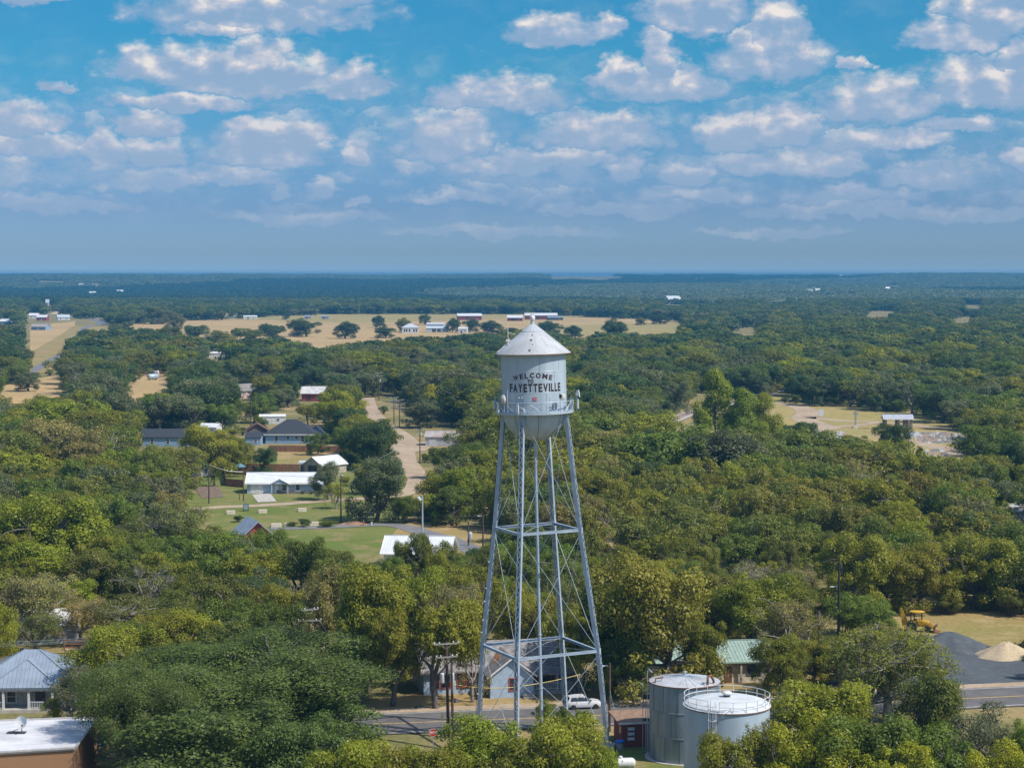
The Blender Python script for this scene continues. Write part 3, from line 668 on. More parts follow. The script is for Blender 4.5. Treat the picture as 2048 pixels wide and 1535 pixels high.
    for pts in ([(1.75, 37.1), (2.3, 37.5)], [(1.75, 37.5), (2.3, 37.1)], [(1.6, 37.15), (1.75, 37.1), (1.75, 37.5), (1.6, 37.45)], [(2.3, 37.5), (2.42, 37.42), (2.42, 37.2), (2.3, 37.1)], [(2.05, 37.55), (2.3, 37.75), (2.45, 37.6)]):
        gr.tube([pp(*p) for p in pts], .02, 4)
    gr.build('graffiti', LETTER, tank)
tower()

# ------------------------------------------------------------------ storage tanks
def roundtank(name, label, x, y, r, h, m):
    t = thing(name, label, 'storage tank', (x, y, 0)); return t
def silver_tank():
    x, y, r, h = 18.65, 214, 3.78, 8.35
    t = thing('storage_tank', 'ribbed silver steel water tank with a shallow seamed roof', 'storage tank', (x, y, 0))
    prof = [(r, 0)]
    for z in (2.7, 5.4): prof += [(r, z), (r + .05, z + .02), (r + .05, z + .12), (r, z + .14)]
    prof += [(r, h)]
    GAL = mat('galvanised_steel', (.27, .325, .375), .42, .35, var=.2, scale=.7, stretch=(1, 1, .15))
    b = MB().lathe(prof, 72).build('shell', GAL, t, 30)
    sm = MB()
    for j, (lo, hi) in enumerate(((.05, 2.7), (2.84, 5.4), (5.54, h - .1))):
        for k in range(14):
            a = k * 2 * math.pi / 14 + j * .2; sm.beam((r * math.cos(a), r * math.sin(a), lo), (r * math.cos(a), r * math.sin(a), hi), .05, .025)
    sm.build('seam', DKSTEEL, b)
    rf = MB().lathe([(r + .06, h - .12), (r + .1, h - .1), (r + .1, h), (.3, h + .55), (0, h + .57)], 72).build('roof', mat('tank_roof', (.56, .56, .55), .5, .2, var=.1, scale=.8), t, 30)
    MB().lathe([(r + .1, h - .09), (r + .13, h - .08), (r + .13, h - .0), (r + .1, h + .01)], 72).build('roof_rim', RUST, t)
    rb = MB()
    for k in range(24):
        a = k * math.pi / 12; rb.beam((r * math.cos(a), r * math.sin(a), h + .03), (.4 * math.cos(a), .4 * math.sin(a), h + .555), .045, .03)
    rb.build('roof_seam', STEEL, rf)
    v = MB().lathe([(.4, h + .5), (.4, h + .6), (.12, h + .62), (.12, h + .8), (.2, h + .85), (.16, h + 1.05), (0, h + 1.1)], 16).build('roof_vent', STEEL, t, 40)
    MB().tube([(1.95, -3.4, h - 2.4), (2.2, -2.9, h + .4), (2.25, -2.6, h + .95), (2.6, -2.2, h + 1.0), (2.9, -2.0, h + .5), (2.95, -1.95, h + .2)], .14, 10).build('overflow_pipe', RUST, t, 50)
    MB().tube([(-3.3, -1.4, h + .1), (-3.2, -1.2, h + .5), (-2.4, -.9, h + .55)], .09, 8).beam((-2.6, -1, h + .1), (-2.6, -1, h + .5), .05).build('roof_pipe', RUST, t)
    ld = MB()
    for s in (-.22, .22): ld.tube([(-r - .25, s, .3), (-r - .25, s, h + 1.0), (-r - .05, s, h + 1.25), (-r + .3, s, h + .9)], .03, 6)
    for k in range(26): ld.tube([(-r - .25, -.22, .5 + .3 * k), (-r - .25, .22, .5 + .3 * k)], .015, 4)
    ld.build('ladder', STEEL, t)
    MB().lathe([(r + .5, -.3), (r + .5, .12), (r - .1, .12)], 48).build('footing', CONC, t)
silver_tank()
def white_tank():
    x, y, r, h = 21.6, 199, 4.28, 9.0
    t = thing('storage_tank', 'white painted water tank ringed by a roof guard rail', 'storage tank', (x, y, 0))
    PB = mat('tank_paint', (.42, .51, .58), .45, .1, var=.08, scale=.5, stretch=(1, 1, .2))
    MB().lathe([(r, 0), (r, h)], 80).build('shell', PB, t, 30)
    prof = [(r, h - .14), (r + .12, h - .12), (r + .12, h + .02), (r - .02, h + .05)] + [(r * math.cos(R(k)), h + .05 + .75 * math.sin(R(k))) for k in range(10, 90, 10)] + [(0, h + .8)]
    rf = MB().lathe(prof, 80).build('roof', mat('tank_roof_white', (.66, .69, .71), .5, var=.09, scale=.6, col2=(.53, .54, .53)), t, 35)
    MB().lathe([(r + .12, h - .11), (r + .14, h - .1), (r + .14, h - .04), (r + .12, h - .02)], 80).build('roof_rim', RUST, t)
    MB().lathe([(.34, h + .7), (.34, h + 1.0), (.3, h + 1.02)], 20).build('vent_neck', DKSTEEL, t)
    MB().sphere((0, 0, h + 1.17), .52, 20, 10, (1, 1, .42)).build('roof_vent', WHITE, t, 60)
    gr = MB(); n = 20; gap = (R(238), R(254))
    def pt(a, z): return ((r + .02) * math.cos(a), (r + .02) * math.sin(a), z)
    angs = np.linspace(gap[1], gap[0] + 2 * math.pi, n)
    for z in (h + .58, h + 1.1): gr.tube([pt(a, z) for a in np.linspace(angs[0], angs[-1], 70)], .032, 6)
    for a in angs: gr.tube([pt(a, h - .05), pt(a, h + 1.12)], .032, 6)
    gr.build('guard_rail', WHITE, t)
    ld = MB(); a = (gap[0] + gap[1]) / 2; u = Vector((math.cos(a), math.sin(a), 0)); w = Vector((-u.y, u.x, 0)); c = u * (r + .25)
    for s in (-.24, .24): ld.beam(c + w * s + Vector((0, 0, .4)), c + w * s + Vector((0, 0, h + 1.2)), .06)
    for k in range(31): ld.beam(c - w * .24 + Vector((0, 0, .6 + .3 * k)), c + w * .24 + Vector((0, 0, .6 + .3 * k)), .03)
    ld.build('ladder', WHITE, t)
    cg = MB()
    for k in range(7):
        z = 2.6 + k * 1.15; cg.tube([c + w * (.4 * math.cos(q)) + u * (.1 + .5 * math.sin(q)) + Vector((0, 0, z)) for q in np.linspace(0, math.pi, 9)], .03, 5)
    for q in (0.0, R(60), R(120), math.pi): cg.beam(c + w * (.4 * math.cos(q)) + u * (.1 + .5 * math.sin(q)) + Vector((0, 0, 2.5)), c + w * (.4 * math.cos(q)) + u * (.1 + .5 * math.sin(q)) + Vector((0, 0, h + .9)), .05)
    cg.build('ladder_cage', WHITE, t)
    MB().tube([u * r + w * .9 + Vector((0, 0, h - .5)), u * (r + .4) + w * 1.2 + Vector((0, 0, h + .1)), u * (r - .6) + w * 1.6 + Vector((0, 0, h + .45))], .06, 8).build('pipe', WHITE, t)
white_tank()
def pump_house():
    t = thing('pump_house', 'small red brick pump house with a flat brown roof', 'building', (13.95, 220.5, 0), R(12))
    MB().box((0, 0, 1.35), (4.4, 3.6, 2.7)).build('wall', BRICKR, t)
    rf = MB().prism([(-2.3, 2.7), (2.3, 3.15), (2.3, 3.3), (-2.3, 2.9)], -2.75, 2.75, 'x').build('roof', mat('gravel_roof', (.27, .17, .11), .95, var=.2, scale=3), t)
    MB().box((0, -2.33, 2.8), (5.5, .04, .22)).build('fascia', WHITE, rf)
    for z in (1.0, 1.55, 2.1): MB().box((-1.25, -1.95, z), (.75, .22, .34), M=Matrix.Rotation(R(-18), 4, 'X')).build('vent_hood', mat('hood_grey', (.5, .53, .55), .5), t)
    dr = MB().box((1.5, -1.83, 1.0), (.9, .06, 2.0)).build('door', mat('faded_blue', (.3, .45, .6), .6), t); MB().box((1.85, -1.9, 1.0), (.08, .1, .08)).build('handle', DKSTEEL, dr)
    MB().box((-2.2, -1.2, 1.9), (.2, .5, .7)).build('meter_box', CHROME, t)
    t2 = thing('blue_barrel', 'bright blue tarp covered barrel beside the pump house', 'barrel', (11.8, 217.2, 0)); MB().lathe([(.4, 0), (.45, .4), (.42, .8), (.38, .86)], 16).build('drum', mat('grey_drum', (.3, .3, .3)), t2); MB().sphere((0, 0, .95), .55, 14, 7, (1, .8, .5)).build('tarp', mat('blue_tarp', (.01, .13, .55), .4, var=.2), t2, 60)
    t3 = thing('valve_pipes', 'thin standpipes and valves between the pump house and the silver tank', 'pipework', (14.7, 216.3, 0))
    for k, (xx, hh) in enumerate(((-.4, 7.4), (-.1, 7.0), (.25, 7.6))): MB().tube([(xx, 0, 0), (xx, 0, hh), (xx + .3 * (k - 1), .1, hh + .2)], .04, 6).build('pipe', STEEL, t3)
    MB().box((0, 0, 3.6), (.9, .2, .25)).build('bracket', DKSTEEL, t3); MB().box((0, 0, 6.1), (.8, .3, .5)).build('bracket', DKSTEEL, t3)
    t4 = thing('propane_tank', 'white propane tank lying on the grass near the silver tank', 'gas tank', (11.4, 207.5, 0), R(6))
    prof = [(.02, -1.6), (.3, -1.55), (.5, -1.35), (.55, -1.15), (.55, 1.15), (.5, 1.35), (.3, 1.55), (.02, 1.6)]
    MB().lathe(prof, 24, M=Matrix.Translation((0, 0, .95)) @ Matrix.Rotation(R(90), 4, 'Y')).build('vessel', WHITE, t4, 50); MB().lathe([(.2, 1.45), (.2, 1.65), (.15, 1.7)], 14).build('valve_cap', WHITE, t4)
    for s in (-1, 1): MB().box((s * .9, 0, .25), (.2, .9, .5)).build('cradle', CONC, t4)
    t5 = thing('red_pump', 'dark red pump and pipework beside the tank foot', 'pump', (15.6, 216.6, 0)); MB().lathe([(.45, -.5), (.5, -.3), (.5, .3), (.45, .5)], 16, M=Matrix.Translation((0, 0, .7)) @ Matrix.Rotation(R(90), 4, 'Y')).build('casing', REDW, t5); MB().tube([(-.9, 0, 0), (-.9, 0, .7), (.9, 0, .7), (.9, 0, 0)], .12, 8).build('pipe', REDW, t5)
pump_house()
# ------------------------------------------------------------------ houses
def window(parent, w, dp, face, u, z, ww, hh, fm=None, bars=True):
    fm = fm or WHITE
    off = {'f': (Vector((u, -dp / 2, z)), 0), 'b': (Vector((u, dp / 2, z)), math.pi), 'l': (Vector((-w / 2, u, z)), -math.pi / 2), 'r': (Vector((w / 2, u, z)), math.pi / 2)}[face]
    T = Matrix.Translation(off[0]) @ Matrix.Rotation(off[1], 4, 'Z'); t = .11
    a = MB()
    for c, d in (((0, -.04, hh / 2), (ww + 2 * t, .1, t)), ((0, -.04, -hh / 2), (ww + 2 * t, .14, t)), ((-ww / 2 - t / 2, -.04, 0), (t, .098, hh - t)), ((ww / 2 + t / 2, -.04, 0), (t, .098, hh - t))): a.box(c, d)
    if bars: a.box((0, -.035, 0), (ww, .06, .05))
    b = MB(); b.add(a.v, a.f, T); f = b.build('window', fm, parent)
    p = MB().box((0, -.012, 0), (ww, .02, hh)); q = MB(); q.add(p.v, p.f, T); q.build('pane', GLASS, f)
def door(parent, w, dp, face, u, ww, hh, m=None, z0=0.0):
    off = {'f': (Vector((u, -dp / 2, z0)), 0), 'l': (Vector((-w / 2, u, z0)), -math.pi / 2), 'r': (Vector((w / 2, u, z0)), math.pi / 2)}[face]
    T = Matrix.Translation(off[0]) @ Matrix.Rotation(off[1], 4, 'Z')
    a = MB().box((0, -.03, hh / 2), (ww, .06, hh)); n = 4 if ww > 1.6 else 2
    for k in range(n): a.box((0, -.07, hh * (k + .5) / n), (ww * .86, .03, hh / n * .7))
    b = MB(); b.add(a.v, a.f, T); d = b.build('door', m or WHITE, parent)
    h = MB().box((ww * .38, -.1, 1.0), (.08, .08, .16)); q = MB(); q.add(h.v, h.f, T); q.build('handle', DKSTEEL, d)
def roof_mesh(kind, w, dp, h, rh, oh, th=.16, ribs=0.0):
    W, D = w / 2 + oh, dp / 2 + oh; mb = MB(); drop = rh * oh / (dp / 2)
    if kind == 'gable':            # ridge along x
        e = h - drop
        mb.prism([(-D, e), (0, h + rh), (D, e), (D, e + th), (0, h + rh + th * 1.15), (-D, e + th)], -W, W, 'x')
        if ribs:
            n = int(2 * W / ribs)
            for k in range(n + 1):
                x = -W + .03 + k * (2 * W - .06) / n
                for s in (-1, 1): mb.beam((x, s * D, e + th + .02), (x, 0, h + rh + th * 1.15 + .02), .05, .05)
            mb.beam((-W, 0, h + rh + th * 1.15 + .03), (W, 0, h + rh + th * 1.15 + .03), .3, .05)
    elif kind == 'gable_y':
        drop = rh * oh / (w / 2); e = h - drop
        mb.prism([(-W, e), (0, h + rh), (W, e), (W, e + th), (0, h + rh + th * 1.15), (-W, e + th)], -D, D, 'y')
        if ribs:
            n = int(2 * D / ribs)
            for k in range(n + 1):
                y = -D + .03 + k * (2 * D - .06) / n
                for s in (-1, 1): mb.beam((s * W, y, e + th + .02), (0, y, h + rh + th * 1.15 + .02), .05, .05)
    elif kind == 'hip':
        e = h - .05; r = max(W - D, 0.02) if W >= D else 0.02; ry = max(D - W, 0.02) if D > W else 0.02
        top = [(-W, -D, e + th), (W, -D, e + th), (W, D, e + th), (-W, D, e + th), (-r, -ry if ry > .02 else 0, h + rh), (r, -ry if ry > .02 else 0, h + rh), (r, ry if ry > .02 else 0, h + rh), (-r, ry if ry > .02 else 0, h + rh)]
        mb.add([(-W, -D, e), (W, -D, e), (W, D, e), (-W, D, e)] + top, [(3, 2, 1, 0), (0, 1, 5, 4), (1, 2, 6, 5), (2, 3, 7, 6), (3, 0, 4, 7), (4, 5, 9, 8), (5, 6, 10, 9), (6, 7, 11, 10), (7, 4, 8, 11), (8, 9, 10, 11)])
        if ribs:
            for s in (-1, 1):
                n = int(2 * W / ribs)
                for k in range(1, n):
                    x = -W + k * 2 * W / n; f = min(1, (W - abs(x)) / max(W - r, .01)); mb.beam((x, s * D, e + th + .02), (x, s * (D - (D - ry if ry > .02 else D) * f), e + th + (h + rh - e - th) * f + .02), .05, .05)
                n = int(2 * D / ribs)
                for k in range(1, n):
                    y = -D + k * 2 * D / n; f = min(1, (D - abs(y)) / D); mb.beam((s * W, y, e + th + .02), (s * (W - (W - r) * f), y, e + th + (h + rh - e - th) * f + .02), .05, .05)
            for sx in (-1, 1):
                for sy in (-1, 1): mb.beam((sx * W, sy * D, e + th + .04), (sx * r, 0, h + rh + .04), .16, .06)
    elif kind == 'shed':
        mb.prism([(-D, h - .1), (D, h + rh), (D, h + rh + th), (-D, h - .1 + th)], -W, W, 'x')
        if ribs:
            n = int(2 * W / ribs)
            for k in range(n + 1):
                x = -W + .03 + k * (2 * W - .06) / n; mb.beam((x, -D, h - .1 + th + .02), (x, D, h + rh + th + .02), .05, .05)
    return mb
def house(name, label, loc, rz, w, dp, h, roof, rh, oh, wm, rm, wins=(), doors=(), cat='house', ribs=0.0, group=None, fm=None, base=None):
    t = thing(name, label, cat, loc, rz, group)
    wl = MB()
    if roof == 'gable': wl.prism([(-dp / 2, 0), (dp / 2, 0), (dp / 2, h), (0, h + rh - .02), (-dp / 2, h)], -w / 2, w / 2, 'x')
    elif roof == 'gable_y': wl.prism([(-w / 2, 0), (w / 2, 0), (w / 2, h), (0, h + rh - .02), (-w / 2, h)], -dp / 2, dp / 2, 'y')
    elif roof == 'shed': wl.prism([(-dp / 2, 0), (dp / 2, 0), (dp / 2, h + rh - .05), (-dp / 2, h - .05)], -w / 2, w / 2, 'x')
    else: wl.box((0, 0, h / 2), (w, dp, h))
    wl.build('wall', wm, t)
    if base: MB().box((0, 0, .35), (w + .06, dp + .06, .7)).build('base_course', base, t)
    roof_mesh(roof, w, dp, h, rh, oh, ribs=ribs).build('roof', rm, t)
    for q in wins: window(t, w, dp, *q[:5], q[5] if len(q) > 5 else fm)
    for q in doors: door(t, w, dp, *q)
    return t
def at(px, py, back=0.0):
    g = G(px, py); return Vector((g.x, g.y + back, 0))

# lower-left house with blue-grey standing seam roof and a porch
def porch_house():
    c = G(38, 1428); w, dp, h = 13.2, 11.5, 2.9
    t = thing('porch_house', 'house with a blue-grey seamed hip roof and a white railed porch', 'house', (c.x, c.y + dp / 2 + 1.2, 0), R(3))
    MB().box((0, .9, h / 2), (w - 1.0, dp - 1.8, h)).build('wall', GREYW, t)
    roof_mesh('hip', w, dp, h, 3.6, .45, ribs=.45).build('roof', BLUEROOF, t)
    r2 = MB(); W, e, top, y0, y1 = 4.3, h + .13, h + 2.95, -dp / 2 - .5, -.6
    r2.add([(-W, y0, e), (W, y0, e), (0, y0 + 3.2, top), (0, y1 + 2.2, top), (-W, y1, e + 1.6), (W, y1, e + 1.6)], [(0, 1, 2), (0, 2, 3, 4), (1, 5, 3, 2), (4, 3, 5), (0, 4, 5, 1)])
    n = 18
    for k in range(1, n):
        x = -W + 2 * W * k / n; f = 1 - abs(x) / W; r2.beam((x, y0, e + .03), (x, y0 + 3.2 * f, e + (top - e) * f + .03), .05, .05)
    for s in (-1, 1): r2.beam((s * W, y0, e + .05), (0, y0 + 3.2, top + .05), .14, .06)
    r2.build('front_roof', BLUEROOF, t)
    MB().box((0, -dp / 2 - .30, h - .16), (w + .5, .1, .3)).build('fascia', mat('porch_trim', (.5, .48, .45), .7), t)
    MB().box((0, -dp / 2 + .6, .2), (w, 2.1, .4)).build('porch_floor', CONC, t)
    for x in (-5.4, -2.4, 0.6, 3.4, 6.2): MB().box((x, -dp / 2 - .1, 1.5), (.26, .26, 2.4)).build('post', WHITE, t)
    for a, b in ((-5.4, -2.4), (.74, 2.4), (3.6, 4.9)):
        m = MB().box(((a + b) / 2, -dp / 2 - .1, 1.25), (b - a, .08, .08)).box(((a + b) / 2, -dp / 2 - .1, .55), (b - a, .08, .07))
        for k in range(int((b - a) / .2)): m.box((a + .1 + k * .2, -dp / 2 - .1, .9), (.05, .05, .64))
        m.build('railing', WHITE, t)
    for u in (-4.4, -1.8, 4.4): window(t, w - 1, dp - .0, 'f', u, 1.55, 1.0, 1.5)
    for k in t.children_recursive if hasattr(t, 'children_recursive') else (): pass
    dm = MB().box((1.6, -dp / 2 + 1.72, 1.2), (1.1, .1, 2.1)).build('door', mat('dark_door', (.07, .05, .05)), t); MB().box((2.0, -dp / 2 + 1.64, 1.2), (.1, .08, .1)).build('handle', CHROME, dm)
    # windows sit on the recessed wall
    for ch in [o for o in COL.objects if o.parent == t and o.name.startswith('window')]: ch.location.y = 1.8
porch_house()
def flat_roof_building():
    a, b = P(-60, 1442, 206), P(196, 1433, 209)
    z = 5.0
    A, B = G(-60, 1443, z), G(194, 1434, z); C_, D_ = G(118, 1494, z), G(-60, 1506, z)
    t = thing('brick_store', 'flat roofed orange brick store with a stained white membrane roof', 'building', (A.x, D_.y, 0))
    o = Vector((A.x, D_.y, 0)); q = [(p - o) for p in (A, B, G(150, 1494, z), D_)]
    poly = [(p.x, p.y) for p in q]
    MB().prism(poly, 0, z - .25, 'z').build('wall', BRICKO, t)
    MEM = mat('roof_membrane', (.72, .71, .73), .6, var=.09, scale=.35, col2=(.5, .49, .5))
    cen = sum((Vector((x, y, 0)) for x, y in poly), Vector()) / 4
    big = [((x - cen.x) * 1.01 + cen.x, (y - cen.y) * 1.02 + cen.y) for x, y in poly]
    rf = MB().prism(big, z - .24, z - .05, 'z').build('roof', MEM, t)
    k = MB()
    for i in range(4):
        p, r = big[i], big[(i + 1) % 4]; k.beam((*p, z + .02), (*r, z + .02), .28, .16)
    k.build('parapet', mat('parapet_metal', (.5, .48, .47), .5, .1, var=.15), rf)
    sm = MB()
    for f in (.2, .4, .6, .8):
        p = Vector((*poly[0], 0)).lerp(Vector((*poly[3], 0)), f); r = Vector((*poly[1], 0)).lerp(Vector((*poly[2], 0)), f); sm.beam((p.x, p.y, z - .045), (r.x, r.y, z - .045), .1, .012)
    sm.build('roof_seam', mat('seam_grey', (.5, .5, .5), .7, var=.2), rf)
    g = G(38, 1464, z)
    d = thing('satellite_dish', 'white satellite dish standing on the flat white roof', 'satellite dish', (g.x, g.y, z - .05))
    MB().box((-.25, 0, .06), (1.9, .9, .07)).build('base_tray', DKSTEEL, d)
    MB().tube([(.3, 0, .05), (.3, 0, .75)], .05, 8).tube([(-.9, -.1, .1), (.1, 0, .5)], .035, 6).build('mast', DKSTEEL, d)
    prof = [(.01, .0), (.25, .03), (.5, .12), (.68, .22), (.69, .25), (.5, .16), (.25, .07), (.01, .04)]
    M = Matrix.Translation((.35, -.1, 1.1)) @ Matrix.Rotation(R(-20), 4, 'Z') @ Matrix.Rotation(R(70), 4, 'X')
    MB().lathe(prof, 28, M=M).build('reflector', WHITE, d, 50)
    MB().tube([(.35, -.2, .6), (.55, -.9, .95)], .025, 5).box((.55, -.92, 1.0), (.14, .16, .14)).build('feed_arm', DKSTEEL, d)
    for px, py, r in ((133, 1448, 1), (120, 1455, .6)):
        pass
flat_roof_building()
def red_trim_house():
    c = at(985, 1398); dp, w, h = 9.0, 19.6, 3.0
    t = thing('blue_house', 'pale blue house with red window trim and a grey shingle roof', 'house', (c.x + .1, c.y + dp / 2 + 4.2, 0), R(12))
    MB().prism([(-dp / 2, 0), (dp / 2, 0), (dp / 2, h), (0, h + 2.5), (-dp / 2, h)], -w / 2, w / 2, 'x').build('wall', PALEB, t)
    rf = roof_mesh('gable', w, dp, h, 2.6, .5).build('roof', SHINGLEG, t)
    # gabled front wing with a rusty valley
    wx, ww, wd = .6, 5.4, 3.6
    wg = MB().prism([(wx - ww / 2, 0), (wx + ww / 2, 0), (wx + ww / 2, h - .1), (wx, h + 1.9), (wx - ww / 2, h - .1)], -dp / 2 - wd, -dp / 2 + .5, 'y').build('front_gable', PALEB, t)
    m = MB(); W = ww / 2 + .45; e = h - .45
    m.prism([(wx - W, e), (wx, h + 1.95), (wx + W, e), (wx + W, e + .16), (wx, h + 2.14), (wx - W, e + .16)], -dp / 2 - wd - .4, -.8, 'y'); m.build('gable_roof', SHINGLEG, t)
    MB().beam((wx - 1.5, -dp / 2 - .8, h + .98), (wx - .6, -2.2, h + 1.68), 1.3, .05, up=(-.65, 0, .75)).build('rusty_valley', mat('rust_stain', (.38, .17, .07), .9, var=.3, scale=1.5), t)
    mm = MB()
    for s in (-1, 1): mm.beam((wx, -dp / 2 - wd - .42, h + 2.0), (wx + s * W, -dp / 2 - wd - .42, e + .08), .06, .2)
    mm.build('barge_board', WHITE, t)
    for u, ww_ in ((-8.4, .9), (-7.0, 1.0), (-5.0, 1.0), (-3.9, 1.5)): window(t, w, dp, 'f', u, 1.65, ww_, 1.6, REDT)
    window(t, w, dp + 2 * wd, 'f', wx + .2, 1.7, .9, 1.5, REDT); window(t, w, dp, 'f', 6.0, 1.6, 1.6, 1.7, REDT); door(t, w, dp, 'f', 4.4, 1.0, 2.1, REDT)
    # covered porch with pale balustrade
    x0, x1 = wx + ww / 2 + .1, w / 2
    MB().box(((x0 + x1) / 2, -dp / 2 - 1.35, .3), (x1 - x0, 2.7, .6)).build('porch_floor', GREYW, t)
    MB().prism([(-dp / 2 - 3.0, 2.55), (-dp / 2, 3.1), (-dp / 2, 3.2), (-dp / 2 - 3.0, 2.67)], x0 - .2, x1 + .4, 'x').build('porch_roof', SHINGLEG, t)
    rl = MB().box(((x0 + x1) / 2, -dp / 2 - 2.6, 1.5), (x1 - x0, .08, .08)).box(((x0 + x1) / 2, -dp / 2 - 2.6, .75), (x1 - x0, .08, .08))
    for k in range(int((x1 - x0) / .22)): rl.box((x0 + .1 + k * .22, -dp / 2 - 2.6, 1.1), (.07, .06, .72))
    rl.build('balustrade', WHITE, t)
    for x in (x0 + .1, (x0 + x1) / 2, x1 - .1): MB().box((x, -dp / 2 - 2.6, 1.6), (.16, .16, 2.0)).build('post', WHITE, t)
    st = MB()
    for k in range(3): st.box((x0 - .8, -dp / 2 - wd - .3 - k * .3, .45 - k * .15), (1.4, .3, .15))
    st.build('step', CONC, t)
red_trim_house()
c = at(1422, 1366)
t = house('green_roofed_house', 'tan house with a pale green metal roof behind the storage tanks', (c.x, c.y + 4.5, 0), R(8), 14.5, 9, 2.9, 'gable', 1.6, .7, TANW, GREENROOF,
      [('f', 5.0, 1.6, 1.7, 1.2, mat('dark_frame', (.1, .12, .14))), ('f', -1.0, 1.6, 1.1, 1.3), ('f', -4.6, 1.6, 1.1, 1.3)], [('f', 1.6, 1.0, 2.1, mat('brown_door', (.16, .08, .05)))], ribs=.45, base=STONE)
for k in (-6.8, -2.4, 3.2): MB().box((k, -4.9, 1.4), (.25, .25, 2.8)).build('post', TANW, t)
# the white roofed ranch house and its neighbours
c = at(568, 987)
t = house('ranch_house', 'long blue ranch house with a bright white metal roof and garage', (c.x, c.y + 4.2, 0), R(1.5), 17.8, 8.4, 2.7, 'gable', 1.9, .5, PALEB, WHITEM,
          [('f', -.05, 1.5, 1.0, 1.5), ('f', 3.2, 1.5, .95, 1.5), ('f', 7.4, 1.5, .95, 1.5), ('l', 0, 1.5, 1, 1.3)], [('f', -6.6, 3.0, 2.3), ('f', -1.9, .95, 2.1)], ribs=.6)
wx = -1.0
MB().prism([(wx - 2.0, 2.5), (wx + 2.0, 2.5), (wx, 3.5)], -5.4, -4.0, 'y').build('porch_gable', PALEB, t)
MB().prism([(wx - 2.5, 2.3), (wx, 3.55), (wx + 2.5, 2.3), (wx + 2.5, 2.45), (wx, 3.72), (wx - 2.5, 2.45)], -5.6, -2.0, 'y').build('porch_roof', WHITEM, t)
for s in (-1.9, 1.9): MB().box((wx + s, -5.3, 1.25), (.14, .14, 2.5)).build('post', WHITE, t)
m = MB().box((3.4, -4.24, .45), (10.6, .1, .9)); m.build('stone_skirt', mat('skirt_stone', (.17, .16, .17), .9, var=.3, scale=2), t)
MB().box((0, -4.75, 2.38), (18.9, .08, .2)).build('fascia', WHITE, t)
c = at(645, 948)
t = house('garage', 'white gabled carport garage with steep bright metal roof', (c.x + .3, c.y + 4, 0), R(-38), 6.5, 9.5, 2.4, 'gable_y', 2.0, .4, TANW, WHITEM, [], [('f', 0, 3.2, 2.3, DKSTEEL)], 'garage', ribs=.5)
c = at(614, 946)
t = thing('carport', 'small flat white carport beside the gabled garage', 'carport', (c.x, c.y + 2, 0))
MB().box((0, 0, 2.75), (4.6, 4.2, .5)).build('roof', WHITE, t)
for x in (-2.1, 2.1):
    for y in (-1.9, 1.9): MB().box((x, y, 1.25), (.14, .14, 2.5)).build('post', WHITE, t)
MB().box((0, 2.0, 1.2), (4.3, .08, 2.4)).build('back_panel', GREYW, t)
c = at(580, 887)
t = house('hip_roofed_house', 'blue house with a big dark hip roof and white framed windows', (c.x, c.y + 6, 0), R(0), 15.2, 12, 3.0, 'hip', 4.2, .6, BLUEW, SHINGLE,
          [('f', -4.2, 1.6, .9, 1.7), ('f', -.6, 1.9, .9, 1.0), ('f', 2.0, 1.9, .9, 1.0), ('f', 3.9, 1.5, .9, 1.9)], [])
MB().box((0, -6.62, 2.86), (16.4, .06, .3)).build('fascia', WHITE, t)
MB().prism([(4.8, 2.8), (9.6, 2.8), (7.2, 4.9)], 1.0, 5.0, 'y').build('side_gable', BLUEW, t); MB().prism([(4.4, 2.6), (7.2, 5.0), (10, 2.6), (10, 2.75), (7.2, 5.2), (4.4, 2.75)], .6, 5.4, 'y').build('side_roof', SHINGLE, t)
MB().box((8.0, 3, 1.4), (3.2, 3.8, 2.8)).build('side_wall', BLUEW, t)
c = at(340, 892)
house('long_blue_house', 'long low blue house with a plain dark shingle roof', (c.x, c.y + 4.5, 0), R(2), 17.5, 9, 2.9, 'gable', 2.0, .5, BLUEW, SHINGLE,
      [('f', -5.6, 1.5, .8, 1.7), ('f', -.8, 1.5, .9, 1.7), ('f', 4.2, 1.5, .9, 1.7)], [])
c = at(506, 890); house('blue_garage', 'little dark roofed blue garage beside the hip roofed house', (c.x, c.y + 3, 0), 0, 4.6, 6, 2.4, 'gable', 1.3, .3, BLUEW, SHINGLE, [('f', .8, 1.3, .8, 1.0)], [], 'garage')
c = at(897, 892)
t = house('metal_shed', 'grey weathered metal shed with a partly rusted roof', (c.x, c.y + 3.6, 0), R(-6), 13.6, 7.2, 2.8, 'gable', 1.5, .3, mat('shed_wall', (.5, .5, .52), .6, .1, var=.12), mat('shed_roof', (.46, .46, .46), .6, .1, var=.2, scale=.5, col2=(.40, .30, .25)), [('l', 0, 1.5, 1, 1)], [('f', -4.5, 2.4, 2.2)], 'shed', ribs=.5)
c = at(626, 802); house('red_barn', 'small red barn with a rusting pale metal roof', (c.x, c.y + 4, 0), R(-4), 9.0, 8, 3.4, 'gable', 2.4, .6, REDW, mat('barn_roof', (.62, .6, .58), .5, .1, var=.15, scale=.5), [('f', 2.0, 1.5, .9, 1.0)], [('f', -1.5, 1.8, 2.3, mat('barn_door', (.12, .05, .04)))], 'barn', ribs=.7)
c = at(486, 796); house('pink_house', 'pale pink gabled house mostly hidden in the trees', (c.x, c.y + 4, 0), R(-38), 5.5, 9, 3.2, 'gable_y', 2.6, .4, mat('pink_wall', (.5, .38, .35), .8), SHINGLEG, [('f', 1.2, 2.0, .8, 1.3)], [('f', -1, .9, 2.1)])
